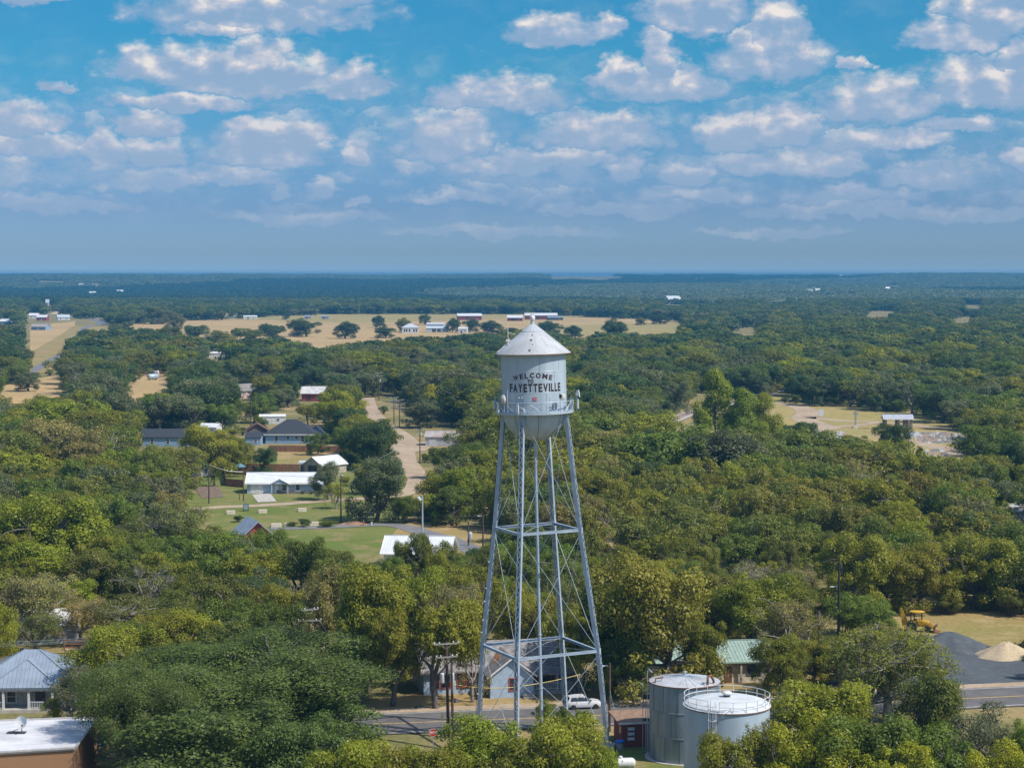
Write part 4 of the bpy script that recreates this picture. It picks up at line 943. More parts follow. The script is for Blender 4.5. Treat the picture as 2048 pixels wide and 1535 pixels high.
c = at(508, 884); house('brown_cabin', 'brown gable ended cabin behind the two blue houses', (c.x, c.y + 8, 0), R(8), 6.5, 7, 3.4, 'gable_y', 2.0, .6, mat('cabin_wall', (.16, .13, .12), .8, var=.25), mat('cabin_roof', (.16, .07, .05), .8), [('f', 1.5, 1.8, 1.2, 1.2)], [('f', -1.2, 1, 2.1)])
c = at(543, 848); house('white_trailer', 'white trailer home glimpsed above the cabin', (c.x, c.y + 3, 0), R(5), 9, 3.4, 2.6, 'gable', .6, .2, WHITE, WHITEM, [('f', -2.5, 1.5, .9, .8), ('f', 2, 1.5, .9, .8)], [('f', .2, .9, 1.9)], 'trailer')
c = at(418, 868); house('white_shed', 'low white shed roof beside the long blue house', (c.x, c.y + 4, 0), R(-15), 6, 5, 2.2, 'gable', 1.0, .3, WHITE, WHITEM, [('f', 1.5, 1.2, .7, .7)], [('f', -1, 1.2, 1.9)], 'shed')
c = at(392, 952); house('white_cottage', 'white cottage half hidden left of the palm tree', (c.x, c.y + 3.5, 0), R(10), 8, 7, 2.6, 'gable', 1.4, .4, WHITE, SHINGLE, [('f', 2, 1.4, .9, 1.1), ('f', -2.4, 1.4, .9, 1.1)], [('f', .2, .9, 2)])
c = at(515, 1102)
t = house('gabled_pavilion', 'steep pale metal gable roof with red boards rising out of the trees', (c.x - 1.5, c.y + 5, 0), R(20), 8.2, 8, 1.7, 'gable_y', 3.7, .7, REDW, BLUEROOF, [], [('f', 0, 1.6, 2.0, mat('barn_door'  , (.12, .05, .04)))], 'pavilion', ribs=.45)
c = at(828, 1142)
t = house('white_roofed_hall', 'white ribbed metal roof showing through the tree tops', (c.x + .8, c.y + 5, 0), R(-6), 11.5, 9.5, 3.2, 'gable', 2.3, .6, WHITE, WHITEM, [('f', -3, 1.6, 1, 1.2), ('f', 3, 1.6, 1, 1.2)], [('f', 0, 1.8, 2.2, DKSTEEL)], 'building', ribs=.5)
c = at(150, 1300); house('grey_shed', 'pale shed glimpsed through thin trees near the pickup', (c.x - 6, c.y + 8, 0), R(6), 9, 6, 2.8, 'gable', 1.6, .4, mat('shed_pale', (.5, .52, .54)), WHITEM, [('f', 2, 1.5, .9, .9)], [('f', -2, 1, 2)], 'shed')
c = at(150, 1225); house('green_shed', 'small pale green shed with yellow trim among the trees', (c.x, c.y + 2, 0), R(-8), 4.2, 4, 2.6, 'shed', .6, .2, mat('green_shed_wall', (.33, .5, .38), .7), mat('yellow_trim', (.65, .5, .15)), [('f', .8, 1.5, .7, .7)], [('f', -1, .9, 1.9)], 'shed')
c = at(503, 1290); house('dark_red_shed', 'dark red shed in deep shade behind the big live oak', (c.x, c.y + 3, 0), R(10), 8, 5, 2.5, 'gable', 1.2, .4, mat('dark_red', (.13, .025, .025)), mat('dull_roof', (.4, .4, .42), .6, .2), [('f', 2, 1.5, .9, 1)], [('f', -1.5, 1.5, 2.1)], 'shed', ribs=.5)
c = at(905, 782); house('brown_roofed_house', 'low brown roofed house deep in the trees above the metal shed', (c.x, c.y + 5, 0), R(2), 13, 8, 3.2, 'gable', 2.4, .5, TANW, mat('brown_shingle', (.2, .15, .12), .9), [('f', 3, 1.5, 1, 1.1), ('f', -3, 1.5, 1, 1.1)], [('f', 0, 1, 2)])
c = at(428, 716); house('white_long_house', 'long white trailer roof among the trees below the hay field', (c.x, c.y + 4, 0), 0, 17, 5, 3, 'gable', .9, .3, WHITE, WHITEM, [('f', -4, 1.5, 1, 1), ('f', 4, 1.5, 1, 1)], [('f', 0, 1, 2)], 'trailer')
# farm buildings on the field
c = at(820, 666); t = house('white_farmhouse', 'white farmhouse with a pale hip roof and upright windows in the hay field', (c.x, c.y + 6, 0), R(4), 15, 12, 5.0, 'hip', 3.6, .5, WHITE, mat('farm_roof', (.6, .64, .68), .5, .2), [('f', x, 2.4, 1.1, 2.2, DKSTEEL) for x in (-5.4, -3.4, -.8, 3.2, 5.4)], [('f', 1.2, 1.2, 2.4)], 'house')
c = at(874, 664); house('grey_workshop', 'long pale grey metal workshop beside the white farmhouse', (c.x, c.y + 6, 0), R(3), 20, 9, 3.6, 'gable', 1.8, .4, mat('workshop_wall', (.45, .52, .58), .6, .1), mat('workshop_roof', (.55, .6, .64), .5, .1), [('f', 6, 2.2, 1.4, 1.1)], [('f', -3, 3.6, 2.9, DKSTEEL), ('f', 1.6, 3.2, 2.8, DKSTEEL)], 'workshop')
c = at(870, 659); house('grey_workshop', 'second grey workshop standing behind the long pale one', (c.x, c.y + 24, 0), R(-4), 17, 8, 4.6, 'gable', 1.6, .4, mat('workshop_wall', ()), mat('workshop_roof', ()), [('f', -4, 2.4, 1.4, 1.1)], [('f', 3, 3.4, 2.9, DKSTEEL)], 'workshop')
for i, (px, py, w, dp, h, lb) in enumerate([(938, 640, 28, 16, 5, 'red barn with a white roof at the far edge of the field'), (1082, 639, 38, 18, 5, 'long red barn with a white roof behind the tower finial'), (1030, 642, 17, 10, 4, 'small white roofed red barn beside the tower finial')]):
    c = at(px, py); house('far_barn', lb, (c.x, c.y + 8, 0), R(6 - 5 * i), w, dp, h, 'gable', 2.6, .6, mat('barn_red', (.22, .045, .04), .8), WHITEM, [('f', w * .3, 2, 1.2, 1.2)], [('f', -w * .1, 3.4, 3.2, DKSTEEL)], 'barn')
for i, (px, py, w, h, wm, rm, lb) in enumerate([(656, 625, 12, 5, WHITE, WHITEM, 'lone white shed at the far field edge'), (458, 637, 19, 5, WHITE, WHITEM, 'white shed by the far trees at the field edge'), (500, 638, 16, 3, WHITE, WHITEM, 'low white trailer beside the far white shed'),
        (312, 648, 13, 5, REDW, WHITEM, 'little red roofed shed beside the field oaks'), (970, 628, 12, 4, BLUEW, WHITEM, 'pale blue shed behind the white roofed red barn'), (952, 628, 9, 4.5, TANW, SHINGLEG, 'tan cube of a shed behind the red barn'), (890, 626, 16, 4, WHITE, WHITEM, 'pale shed standing by the far spoil heaps'),
        (1014, 627, 18, 5, TANW, WHITEM, 'tan barn at the far end of the red barns'), (1110, 640, 18, 3, DKSTEEL, BLUEROOF, 'dark low shed past the long red barn'), (615, 638, 8, 3, GREYW, BLUEROOF, 'small dark field shelter near the oaks'), (650, 638, 9, 3, GREYW, BLUEROOF, 'second small dark field shelter farther along'), (926, 666, 8, 4, WHITE, WHITEM, 'small white hut under the field oaks')]):
    c = at(px, py); house('field_shed', lb, (c.x, c.y + 3, 0), R((i * 37) % 20 - 10), w, 6 + (i % 3) * 2, h, 'gable', 1.3, .3, wm, rm, [('f', w * .25, h * .5, 1, 1)], [('f', -w * .15, 1.6, min(2.4, h - .3), DKSTEEL)], 'shed')
for i, (px, py, w, dp, h, wm, rm, lb) in enumerate([(80, 660, 16, 9, 3.4, BLUEW, mat('pale_roof', (.4, .36, .33)), 'blue gabled house in the dry yard beside the highway'), (84, 641, 12, 9, 4, REDW, WHITEM, 'white roofed red house above the dry yard'), (67, 637, 11, 9, 4, WHITE, WHITEM, 'white gabled house above the dry yard'), (125, 640, 14, 9, 3.6, WHITE, mat('pale_blue_roof', (.5, .58, .62)), 'pale house beside the highway bend'),
                                   (6, 650, 16, 10, 4, BLUEW, WHITEM, 'white roofed house at the picture edge above the oaks')]):
    c = at(px, py); house('far_house', lb, (c.x, c.y + 4, 0), R((i * 53) % 40 - 20), w, dp, h, 'gable', 2.4, .5, wm, rm, [('f', w * .25, 1.7, 1.3, 1.3), ('f', -w * .25, 1.7, 1.3, 1.3)], [('f', 0, 1.1, 2.1)])
c = at(1346, 607); house('white_hangar', 'large bright white farm building standing out in the far woods', (c.x, c.y + 12, hz(c.x, c.y)), R(24), 26, 20, 9, 'gable', 6, 1, WHITE, WHITEM, [('f', 5, 3, 2, 2)], [('f', -4, 5, 5, GREYW)], 'barn')
c = at(1042, 601); house('far_white_barn', 'white barn alone in the woods above the tower finial', (c.x, c.y + 6, hz(c.x, c.y)), R(-10), 26, 12, 6, 'gable', 3, .6, WHITE, WHITEM, [('f', 5, 3, 2, 2)], [('f', -4, 4, 4, GREYW)], 'barn')
# far farms on the hills
for i, (px, py, w) in enumerate([(1620, 576, 30), (1635, 575, 26), (1795, 558, 32), (1775, 572, 26), (1680, 554, 60), (1690, 553, 40), (240, 571, 40), (162, 567, 34), (185, 572, 40), (95, 609, 12), (1600, 601, 0)]):
    if not w: continue
    w *= .42
    d = np.interp(py, [553, 558, 567, 572, 576, 601, 609], [11500, 9500, 6300, 5200, 4800, 3500, 3200]); p = P(px, py, d); z = float(hz(p.x, p.y))
    nm = ['pair of white sheds', 'pair of white sheds'][i % 2]
    lb = ['white shed in a pale far clearing', 'second white shed in the same far clearing', 'white speck of a house on the far rise', 'white house below the far rise', 'white barn far out near the horizon', 'second white barn far out near the horizon', 'white house in the far blue valley', 'pale house in the far blue valley by a tan patch', 'white roofed house near the far tan patches', 'white house beside the highway crest'][i]
    house('distant_house', lb, (p.x, d, z + 3), R(i * 31 % 50 - 25), w, w * .5, 7, 'gable', 4, .5, WHITE, WHITEM, [('f', 4, 3, 2, 2)], [('f', -3, 2, 3, GREYW)])

# ------------------------------------------------------------------ cemetery
c = at(1798, 858)
t = thing('pavilion', 'open stone pavilion with a pale metal gable roof in the cemetery', 'pavilion', (c.x, c.y + 3, 0), R(-3))
roof_mesh('gable', 9.6, 6, 3.4, 1.3, .4, ribs=.6).build('roof', mat('pavilion_roof', (.56, .57, .6), .45, .2), t)
MB().box((0, 0, .1), (10, 6.4, .2)).build('slab', CONC, t)
PST = mat('pier_stone', (.3, .24, .19), .9, var=.3, scale=3)
for x in (-4.3, 0, 4.3):
    for y in (-2.5, 2.5): MB().box((x, y, 1.75), (.8, .8, 3.2)).build('pier', PST, t)
MB().box((-3.9, 2.5, 1.6), (1.2, .3, 2.9)).box((3.2, 2.6, 1.6), (2.0, .3, 2.9)).build('back_wall', PST, t)
c = at(1711, 856); t = thing('stone_cross', 'tall grey stone cross on a stepped base', 'monument', (c.x, c.y, 0)); MB().box((0, 0, .3), (2.2, 2.2, .6)).box((0, 0, .8), (1.3, 1.3, .4)).build('base', STONE, t); MB().box((0, 0, 3.5), (.55, .4, 5.0)).box((0, 0, 4.9), (1.9, .38, .5)).build('cross', mat('cross_stone', (.3, .31, .34), .8), t)
c = at(1642, 835); t = thing('notice_board', 'white notice board standing by the cemetery path', 'sign', (c.x, c.y, 0)); MB().box((0, 0, 1.8), (1.9, .12, 2.4)).build('board', WHITE, t)
for s in (-.8, .8): MB().box((s, .05, .9), (.12, .1, 1.8)).build('post', WOODG, t)
for px in (1722, 1733): c = at(px, 859); t = thing('stone_bench', 'low stone bench beside the tall stone cross', 'bench', (c.x, c.y, 0), group='benches by the stone cross'); MB().box((0, 0, .5), (1.8, .5, .14)).build('seat', RUST, t); [MB().box((s, 0, .22), (.2, .4, .44)).build('leg', STONE, t) for s in (-.7, .7)]
GW = mat('grave_white', (.6, .6, .6), .6, var=.12); GG = mat('grave_grey', (.32, .33, .36), .5, var=.15); GP = mat('grave_pink', (.5, .38, .34), .5, var=.15)
def grave(kind, m, label, grp):
    mb = MB()
    if kind == 0: mb.box((0, -.9, .15), (1.1, 2.1, .3)).box((0, .35, .2), (1.2, .5, .4)).prism([(-.5, .4), (.5, .4), (.5, 1.0), (.3, 1.2), (0, 1.28), (-.3, 1.2), (-.5, 1.0)], .25, .45, 'y')
    elif kind == 1: mb.box((0, 0, .15), (1.7, .7, .3)).prism([(-.75, .3), (.75, .3), (.7, .95), (0, 1.1), (-.7, .95)], -.14, .14, 'y')
    else: mb.box((0, 0, .12), (.8, .8, .25)).box((0, 0, .5), (.55, .55, .5)).box((0, 0, 1.4), (.3, .25, 1.3)).box((0, 0, 1.55), (.95, .23, .26))
    o = mb.build('gravestone', m); return tag(o, label, 'gravestone', grp)
gr_ = [grave(0, GW, 'white slab grave with an arched headstone in the cemetery rows', 'white slab graves'), grave(1, GG, 'wide grey headstone in the cemetery rows', 'wide grey headstones'), grave(2, GW, 'white stone cross marker in the cemetery rows', 'white grave crosses'), grave(1, GP, 'wide pinkish headstone in the cemetery rows', 'wide pink headstones')]
used = set()
def put_grave(px, py):
    k = int(rng.choice([0, 0, 1, 1, 1, 2, 3, 3])); g = at(px, py)
    o = gr_[k] if k not in used else gr_[k].copy()
    if k in used: COL.objects.link(o)
    used.add(k); o.location = (g.x, g.y, 0); o.rotation_euler = (0, 0, R(float(rng.normal(4, 4)))); s = float(rng.uniform(.75, 1.2)); o.scale = (s, s, s * .62)
for r_ in range(7):
    y = 865.5 + r_ * 3.3
    for k in range(15):
        x = 1795 + (y - 865) * 2.6 + k * (7.8 + r_ * .5) + rng.uniform(-2, 2)
        if x < 1924: put_grave(x, y + rng.uniform(-.8, .8) + k * .25)
for r_ in range(4):
    for k in range(9): put_grave(1632 + k * 7 + rng.uniform(-2, 2), 866.5 + r_ * 4 + rng.uniform(-1, 1))
for r_ in range(3):
    for k in range(5): put_grave(1845 + k * 9 + r_ * 8 + rng.uniform(-2, 2), 903 + r_ * 5 + rng.uniform(-1, 1))
for r_ in range(6):
    for k in range(6): put_grave(2002 + k * 10 + rng.uniform(-3, 3), 992 + r_ * 10 + rng.uniform(-3, 3))
# ------------------------------------------------------------------ vehicles
def wheel(t, x, y, r=.34, w=.22, m=None):
    ty = MB().lathe([(r * .62, -w / 2), (r * .95, -w / 2), (r, -w * .3), (r, w * .3), (r * .95, w / 2), (r * .62, w / 2)], 24, M=Matrix.Translation((x, y, r)) @ Matrix.Rotation(R(90), 4, 'X'))
    o = MB().add(ty.v, ty.f).build('wheel', TYRE, t, 40)
    MB().lathe([(.02, -w * .42), (r * .3, -w * .46), (r * .62, -w * .4), (r * .62, w * .4), (r * .3, w * .46), (.02, w * .42)], 18, M=Matrix.Translation((x, y, r)) @ Matrix.Rotation(R(90), 4, 'X')).build('rim', m or CHROME, o, 40)
def loft(sections, name, m, parent, smooth=35):
    """sections: list of (x, [(y,z)...]) along the vehicle's length"""
    mb = MB(); n = len(sections[0][1])
    for x, s in sections: mb.v += [(x, y, z) for y, z in s]
    for i in range(len(sections) - 1):
        for k in range(n): mb.f.append((i * n + k, i * n + (k + 1) % n, (i + 1) * n + (k + 1) % n, (i + 1) * n + k))
    mb.f.append(tuple(range(n))); mb.f.append(tuple((len(sections) - 1) * n + k for k in reversed(range(n))))
    return mb.build(name, m, parent, smooth)
def bodysec(w, z0, z1, zt=None): return [(-w * .92, z0), (-w, z0 + .15), (-w, z1 - .12), (-w * .93, z1), (w * .93, z1), (w, z1 - .12), (w, z0 + .15), (w * .92, z0)]
def suv(name, label, loc, rz, paint, group=None, L=4.5):
    t = thing(name, label, 'car', loc, rz, group); s = L / 4.5
    loft([(x * s, bodysec(w, z0, z1)) for x, w, z0, z1 in ((-2.2, .78, .45, .85), (-2.1, .86, .3, 1.0), (-1.4, .92, .27, 1.05), (.7, .92, .27, 1.02), (1.5, .9, .27, .98), (2.05, .84, .3, .86), (2.22, .72, .42, .72))], 'body', paint, t)
    cab = [(-2.0, .8, 1.0), (-1.75, .74, 1.5), (-.9, .7, 1.63), (.1, .7, 1.62), (1.0, .8, 1.04)]
    loft([(x * s, [(-w - .06, .95), (-w, z), (w, z), (w + .06, .95)]) for x, w, z in cab], 'cabin', paint, t)
    for sy in (-1, 1):
        g = MB(); 
        for a, b in ((-1.65, -.85), (-.8, .0), (.05, .72)): g.add([(a * s, sy * .885, 1.06), (b * s, sy * .885, 1.06), ((b - .06 - (.3 if b > .5 else 0)) * s, sy * .76, 1.5), ((a + (.12 if a < -1.5 else .02)) * s, sy * .76, 1.5), (a * s, sy * .84, 1.06), (b * s, sy * .84, 1.06), ((b - .36) * s, sy * .7, 1.48), (a * s + .1, sy * .7, 1.48)], [(0, 1, 2, 3), (4, 7, 6, 5), (0, 4, 5, 1), (1, 5, 6, 2), (2, 6, 7, 3), (3, 7, 4, 0)])
        g.build('side_window', GLASS, t)
        MB().box((2.1 * s, sy * .62, .74), (.2, .3, .14)).build('headlight', CHROME, t); MB().box((-2.14 * s, sy * .72, .86), (.12, .18, .3)).build('tail_light', REDT, t)
        MB().box((.75 * s, sy * 1.0, 1.1), (.14, .2, .14)).build('mirror', BLACK, t)
    ws = MB(); ws.add([(1.03 * s, -.74, 1.03), (1.03 * s, .74, 1.03), (.18 * s, .62, 1.61), (.18 * s, -.62, 1.61)], [(0, 1, 2, 3)]); ws.add([(-2.05 * s, -.72, 1.1), (-2.05 * s, .72, 1.1), (-1.82 * s, .64, 1.48), (-1.82 * s, -.64, 1.48)], [(3, 2, 1, 0)])
    ws.build('windscreen', GLASS, t); MB().box((0, 0, .36), (3.6 * s, 1.7, .2)).build('sill', BLACK, t)
    for x in (-1.35, 1.38):
        for y in (-.82, .82): wheel(t, x * s, y)
    return t
SUVW = mat('pearl_paint', (.72, .72, .72), .25, .1, var=.02); c = at(1166, 1419)
suv('parked_car', 'silvery white hatchback parked outside the blue house', (c.x, c.y + .8, .04), R(11), SUVW)
def pickup(name, label, loc, rz, paint):
    t = thing(name, label, 'pickup truck', loc, rz)
    loft([(x, bodysec(w, z0, z1)) for x, w, z0, z1 in ((-2.75, .9, .55, 1.1), (-2.7, .96, .45, 1.15), (.9, .98, .42, 1.15), (1.0, .98, .42, 1.16), (2.3, .95, .45, 1.1), (2.7, .86, .5, .95))], 'body', paint, t)
    loft([(x, [(-w - .1, 1.1), (-w, z), (w, z), (w + .1, 1.1)]) for x, w, z in ((-.95, .8, 1.12), (-.85, .76, 1.78), (.4, .76, 1.82), (1.15, .84, 1.14))], 'cabin', paint, t)
    MB().box((-1.8, 0, 1.16), (1.6, 1.5, .03)).build('bed', BLACK, t)
    g = MB(); g.add([(1.2, -.78, 1.15), (1.2, .78, 1.15), (.5, .68, 1.8), (.5, -.68, 1.8)], [(0, 1, 2, 3)]); g.add([(-1.0, -.7, 1.2), (-1.0, .7, 1.2), (-.9, .66, 1.72), (-.9, -.66, 1.72)], [(3, 2, 1, 0)]); g.build('windscreen', GLASS, t)
    for sy in (-1, 1):
        q = MB().add([(-.7, sy * .9, 1.2), (.85, sy * .9, 1.2), (.35, sy * .79, 1.72), (-.7, sy * .79, 1.72), (-.7, sy * .8, 1.2), (.85, sy * .8, 1.2), (.3, sy * .7, 1.7), (-.7, sy * .7, 1.7)], [(0, 1, 2, 3), (4, 7, 6, 5), (0, 4, 5, 1), (1, 5, 6, 2), (2, 6, 7, 3), (3, 7, 4, 0)]).build('side_window', GLASS, t)
        MB().box((2.6, sy * .68, .86), (.22, .34, .22)).build('headlight', CHROME, t); MB().box((.95, sy * 1.1, 1.25), (.14, .24, .2)).build('mirror', BLACK, t)
        MB().box((-2.74, sy * .8, .92), (.1, .2, .36)).build('tail_light', REDT, t)
    MB().box((2.72, 0, .82), (.1, 1.0, .26)).build('grille', BLACK, t); MB().box((2.74, 0, .55), (.2, 1.8, .22)).build('bumper', CHROME, t)
    for x in (-1.7, 1.75):
        for y in (-.86, .86): wheel(t, x, y, .4, .26)
    return t
c = at(171, 1312); pickup('pickup_truck', 'brown pickup truck parked on the dirt drive', (c.x, c.y + 2.6, .05), R(-86), mat('brown_paint', (.2, .15, .12), .3, .3, var=.04))
c = at(666, 888); suv('parked_car', 'dark blue car parked behind the fence of the hip roofed house', (c.x, c.y + 3, 0), R(4), mat('dark_blue_paint', (.03, .05, .1), .25, .2, var=.03))
c = at(640, 868); suv('parked_car', 'dark car under the tree beside the hip roofed house', (c.x + 1, c.y + 2, 0), R(70), mat('dark_grey_paint', (.06, .06, .065), .3, .2, var=.03))
c = at(385, 943); suv('parked_car', 'white car tucked in beside the white cottage', (c.x - 4, c.y - 1, 0), R(30), WHITE)
c = at(200, 641); suv('parked_car', 'white vehicle at the far highway junction', (c.x, c.y, .2), R(10), WHITE, L=7)
c = at(306, 760); t = thing('storage_vessel', 'rounded grey tank lying in the tan yard', 'tank', (c.x, c.y, 0), R(40)); MB().lathe([(.1, -3), (1.0, -2.8), (1.4, -2.2), (1.4, 2.2), (1.0, 2.8), (.1, 3)], 20, M=Matrix.Translation((0, 0, 1.8)) @ Matrix.Rotation(R(90), 4, 'Y')).build('vessel', STEEL, t, 50); [MB().box((s, 0, .3), (.3, 2, .7)).build('cradle', CONC, t) for s in (-1.8, 1.8)]
c = at(304, 751); t = thing('camper_trailer', 'white camper parked behind the grey tank in the tan yard', 'trailer', (c.x, c.y, 0), R(-12)); loft([(x, [(-1.1, .6), (-1.15, 2.6), (1.15, 2.6), (1.1, .6)] if abs(x) < 3.3 else [(-1.0, 1.0), (-1.0, 2.2), (1.0, 2.2), (1.0, 1.0)]) for x in (-3.6, -3.2, 3.2, 3.6)], 'body', WHITE, t); MB().box((0, -1.17, 1.8), (4, .04, .6)).build('window', GLASS, t); [wheel(t, s, y, .38) for s in (-.5, .5) for y in (-1, 1)]
# yellow backhoe loader
def backhoe():
    c = at(1836, 1264); t = thing('backhoe_loader', 'yellow backhoe loader with folded arm and rusty bucket', 'backhoe', (c.x, c.y + .8, 0), R(-16))
    loft([(x, bodysec(w, z0, z1)) for x, w, z0, z1 in ((-1.5, .5, .8, 1.5), (-.6, .55, .7, 1.6), (.6, .45, .8, 1.7), (1.6, .42, .8, 1.62), (1.75, .36, .85, 1.5))], 'body', YELLOW, t)
    MB().sphere((0, 0, 2.95), 1.0, 16, 8, (1.15, .85, .14)).build('canopy', YELLOW, t, 60)
    for x in (-.9, .7):
        for y in (-.6, .6): MB().beam((x, y, 1.4), (x * .95, y, 2.9), .08).build('canopy_post', BLACK, t)
    MB().box((-.2, 0, 1.75), (.5, .5, .14)).box((-.42, 0, 2.1), (.12, .5, .6)).build('seat', BLACK, t)
    for y in (-.85, .85): wheel(t, -.7, y, .78, .45, YELLOW); wheel(t, 1.55, y * .95, .5, .32, YELLOW)
    for y in (-.62, .62): MB().beam((.2, y, 1.75), (1.7, y, 1.25), .16, .22).beam((1.7, y, 1.25), (2.5, y, .55), .16, .2).beam((.6, y, 1.1), (1.7, y, 1.05), .09).build('loader_arm', YELLOW, t)
    MB().prism([(2.5, .1), (3.35, .05), (3.4, .12), (2.65, .25), (2.6, .8), (3.0, 1.1), (2.95, 1.17), (2.45, .85)], -1.1, 1.1, 'y').build('bucket', RUST, t)
    MB().beam((-1.5, 0, 1.0), (-2.1, 0, 1.1), .4, .5).beam((-2.0, .1, 1.0), (-2.35, .1, 3.3), .24, .3).build('boom', YELLOW, t)
    MB().beam((-2.35, .1, 3.4), (-1.75, .1, 1.9), .2, .26).tube([(-2.0, .1, 1.5), (-2.6, .1, 2.7)], .06, 8).build('dipper_arm', YELLOW, t)
    MB().prism([(-2.0, 1.9), (-1.5, 1.9), (-1.4, 1.3), (-1.75, 1.2), (-2.1, 1.5)], -.25, .45, 'y').build('digging_bucket', YELLOW, t)
    for s in (-1, 1): MB().beam((-1.6, s * .5, 1.0), (-1.9, s * 1.2, .3), .14).box((-1.9, s * 1.2, .08), (.5, .4, .1)).build('stabiliser', YELLOW, t)
backhoe()
def digger(px, py, label):
    c = at(px, py); t = thing('excavator', label, 'excavator', (c.x, c.y, 0), R(20))
    for y in (-.9, .9): MB().prism([(-1.5, .1), (1.5, .1), (1.8, .45), (1.5, .8), (-1.5, .8), (-1.8, .45)], y - .25, y + .25, 'y').build('track', BLACK, t)
    loft([(x, bodysec(1.1, .9, z)) for x, z in ((-1.7, 1.8), (-.2, 2.0), (1.0, 1.9))], 'body', YELLOW, t); MB().box((.6, -.5, 2.5), (1.2, .9, 1.3)).build('cab', GLASS, t)
    f = MB()
    for x in (0, 1.2): f.beam((x, -.95, 1.9), (x, -.95, 3.3), .12).beam((x, -.05, 1.9), (x, -.05, 3.3), .12)
    f.box((.6, -.5, 3.25), (1.4, 1.1, .14)).build('cab_frame', YELLOW, t)
    MB().beam((1.0, .5, 1.6), (3.0, .5, 3.4), .3, .4).beam((3.0, .5, 3.4), (4.6, .5, 1.8), .26, .3).build('boom', YELLOW, t)
    MB().prism([(4.4, 1.8), (5.0, 1.7), (5.0, 1.0), (4.4, .9)], .1, .9, 'y').build('bucket', RUST, t)
digger(1938, 1062, 'yellow excavator cab peering out of the right hand woods')
c = at(1762, 1020); t = thing('crane_boom', 'long orange lattice boom lying in the wood', 'machine', (c.x, c.y, 0), R(-24)); MB().beam((-4, 0, 4.6), (5, 0, 4.2), .3, .3).beam((-4, .6, 4.6), (5, .6, 4.2), .2).build('boom', mat('machine_orange', (.5, .22, .04), .6, var=.2), t); MB().box((0, .3, 1.2), (6, 2, 2)).build('chassis', DKSTEEL, t)
# heaps
def heap(name, label, px, py, rx, ry, h, m, seed, rz=0):
    c = at(px, py); n, k = 40, 12; r2 = np.random.default_rng(seed); mb = MB(); ph = r2.uniform(0, 6, 6)
    for i in range(k + 1):
        f = i / k
        for j in range(n):
            a = 2 * math.pi * j / n; rr = f * (1 + .10 * math.sin(3 * a + ph[0]) + .06 * math.sin(7 * a + ph[1])); z = h * max(0, (1 - f) ** 1.05 if f > .12 else .9 - f * .2) * (1 + .12 * math.sin(5 * a + ph[2]) * f) + .05 * r2.normal() * (1 - f)
            mb.v.append((rx * rr * math.cos(a), ry * rr * math.sin(a), max(z, 0) - (.12 if f == 1 else 0)))
    for i in range(k):
        for j in range(n): mb.f.append((i * n + j, i * n + (j + 1) % n, (i + 1) * n + (j + 1) % n, (i + 1) * n + j))
    o = mb.build(name, m, smooth=60); o.location = (c.x, c.y, 0.05); o.rotation_euler = (0, 0, rz); return tag(o, label, 'heap')
heap('gravel_pile', 'long dark blue-grey gravel pile beside the backhoe', 1898, 1298, 6.8, 5.0, 2.7, M_GRAVELD, 1)
heap('sand_pile', 'pale tan sand pile beside the dark gravel', 2012, 1312, 4.6, 3.8, 2.2, M_SAND, 2)
for i, (px, py, m, lb) in enumerate([(745, 626, M_SAND, 'pale spoil heap at the far field edge'), (832, 625, M_SAND, 'white spoil heap by the far sheds'), (108, 628, M_SAND, 'tan soil heap beyond the far houses')]): heap('spoil_heap', lb, px, py, 16, 8, 5, m, 5 + i)
heap('mulch_pile', 'low reddish mulch pile by the park road', 708, 1049, 3.6, 1.6, .9, mat('mulch', (.3, .18, .11), .95, var=.2), 9)

# ------------------------------------------------------------------ poles and wires
def pole(name, label, px, ytop, ybase, r=.14, m=None, arms=(), cans=(), lamp=None, lean=0.0, group=None, cat='utility pole', xoff=0.0):
    g = G(px, ybase); h = P(px, ytop, g.y).z
    t = thing(name, label, cat, (g.x, g.y, 0), 0, group); t.rotation_euler = (0, R(lean), 0)
    MB().tube([(0, 0, -.3), (0, 0, h)], [r * 1.25, r * .8], 10).build('pole', m or WOOD, t, 40)
    for dz, hw, rz in arms:
        z = h - dz; a = MB().box((0, -.12, z), (2 * hw, .12, .14), rz); A = a.build('crossarm', WOODG, t)
        ins = MB()
        for k in (-.95, -.55, .55, .95): ins.lathe([(.05, .06), (.09, .1), (.09, .2), (.05, .26), (0, .28)], 8, (k * hw * math.cos(rz), k * hw * math.sin(rz) - .12, z))
        ins.build('insulator', mat('porcelain', (.55, .55, .55), .3), A)
        for s in (-1, 1): MB().beam((s * hw * .5 * math.cos(rz), s * hw * .5 * math.sin(rz) - .1, z), (0, -.1, z - .6), .04).build('brace', WOODG, t)
    for dz, x, rr, hh in cans:
        b = MB().lathe([(rr * .9, -hh / 2), (rr, -hh / 2 + .05), (rr, hh / 2 - .1), (rr * 1.08, hh / 2 - .08), (rr * .9, hh / 2), (.0, hh / 2 + .08)], 18, (x, -.1, h - dz)).build('transformer', mat('can_grey', (.6, .62, .63), .4, .1, var=.06), t, 40)
        for s in (-.1, .1): MB().tube([(x + s, -.1, h - dz + hh / 2), (x + s, -.1, h - dz + hh / 2 + .35)], .05, 6).build('bushing', GREYW, b)
    if lamp:
        dz, x, z2 = lamp; L_ = MB().tube([(0, 0, h - dz), (x * .5, 0, h - dz + z2), (x, 0, h - dz + z2)], .035, 6).build('lamp_arm', STEEL, t); MB().box((x * 1.1, 0, h - dz + z2 - .04), (.55, .24, .14)).build('lamp', WHITE, L_)
    return Vector((g.x, g.y, h))
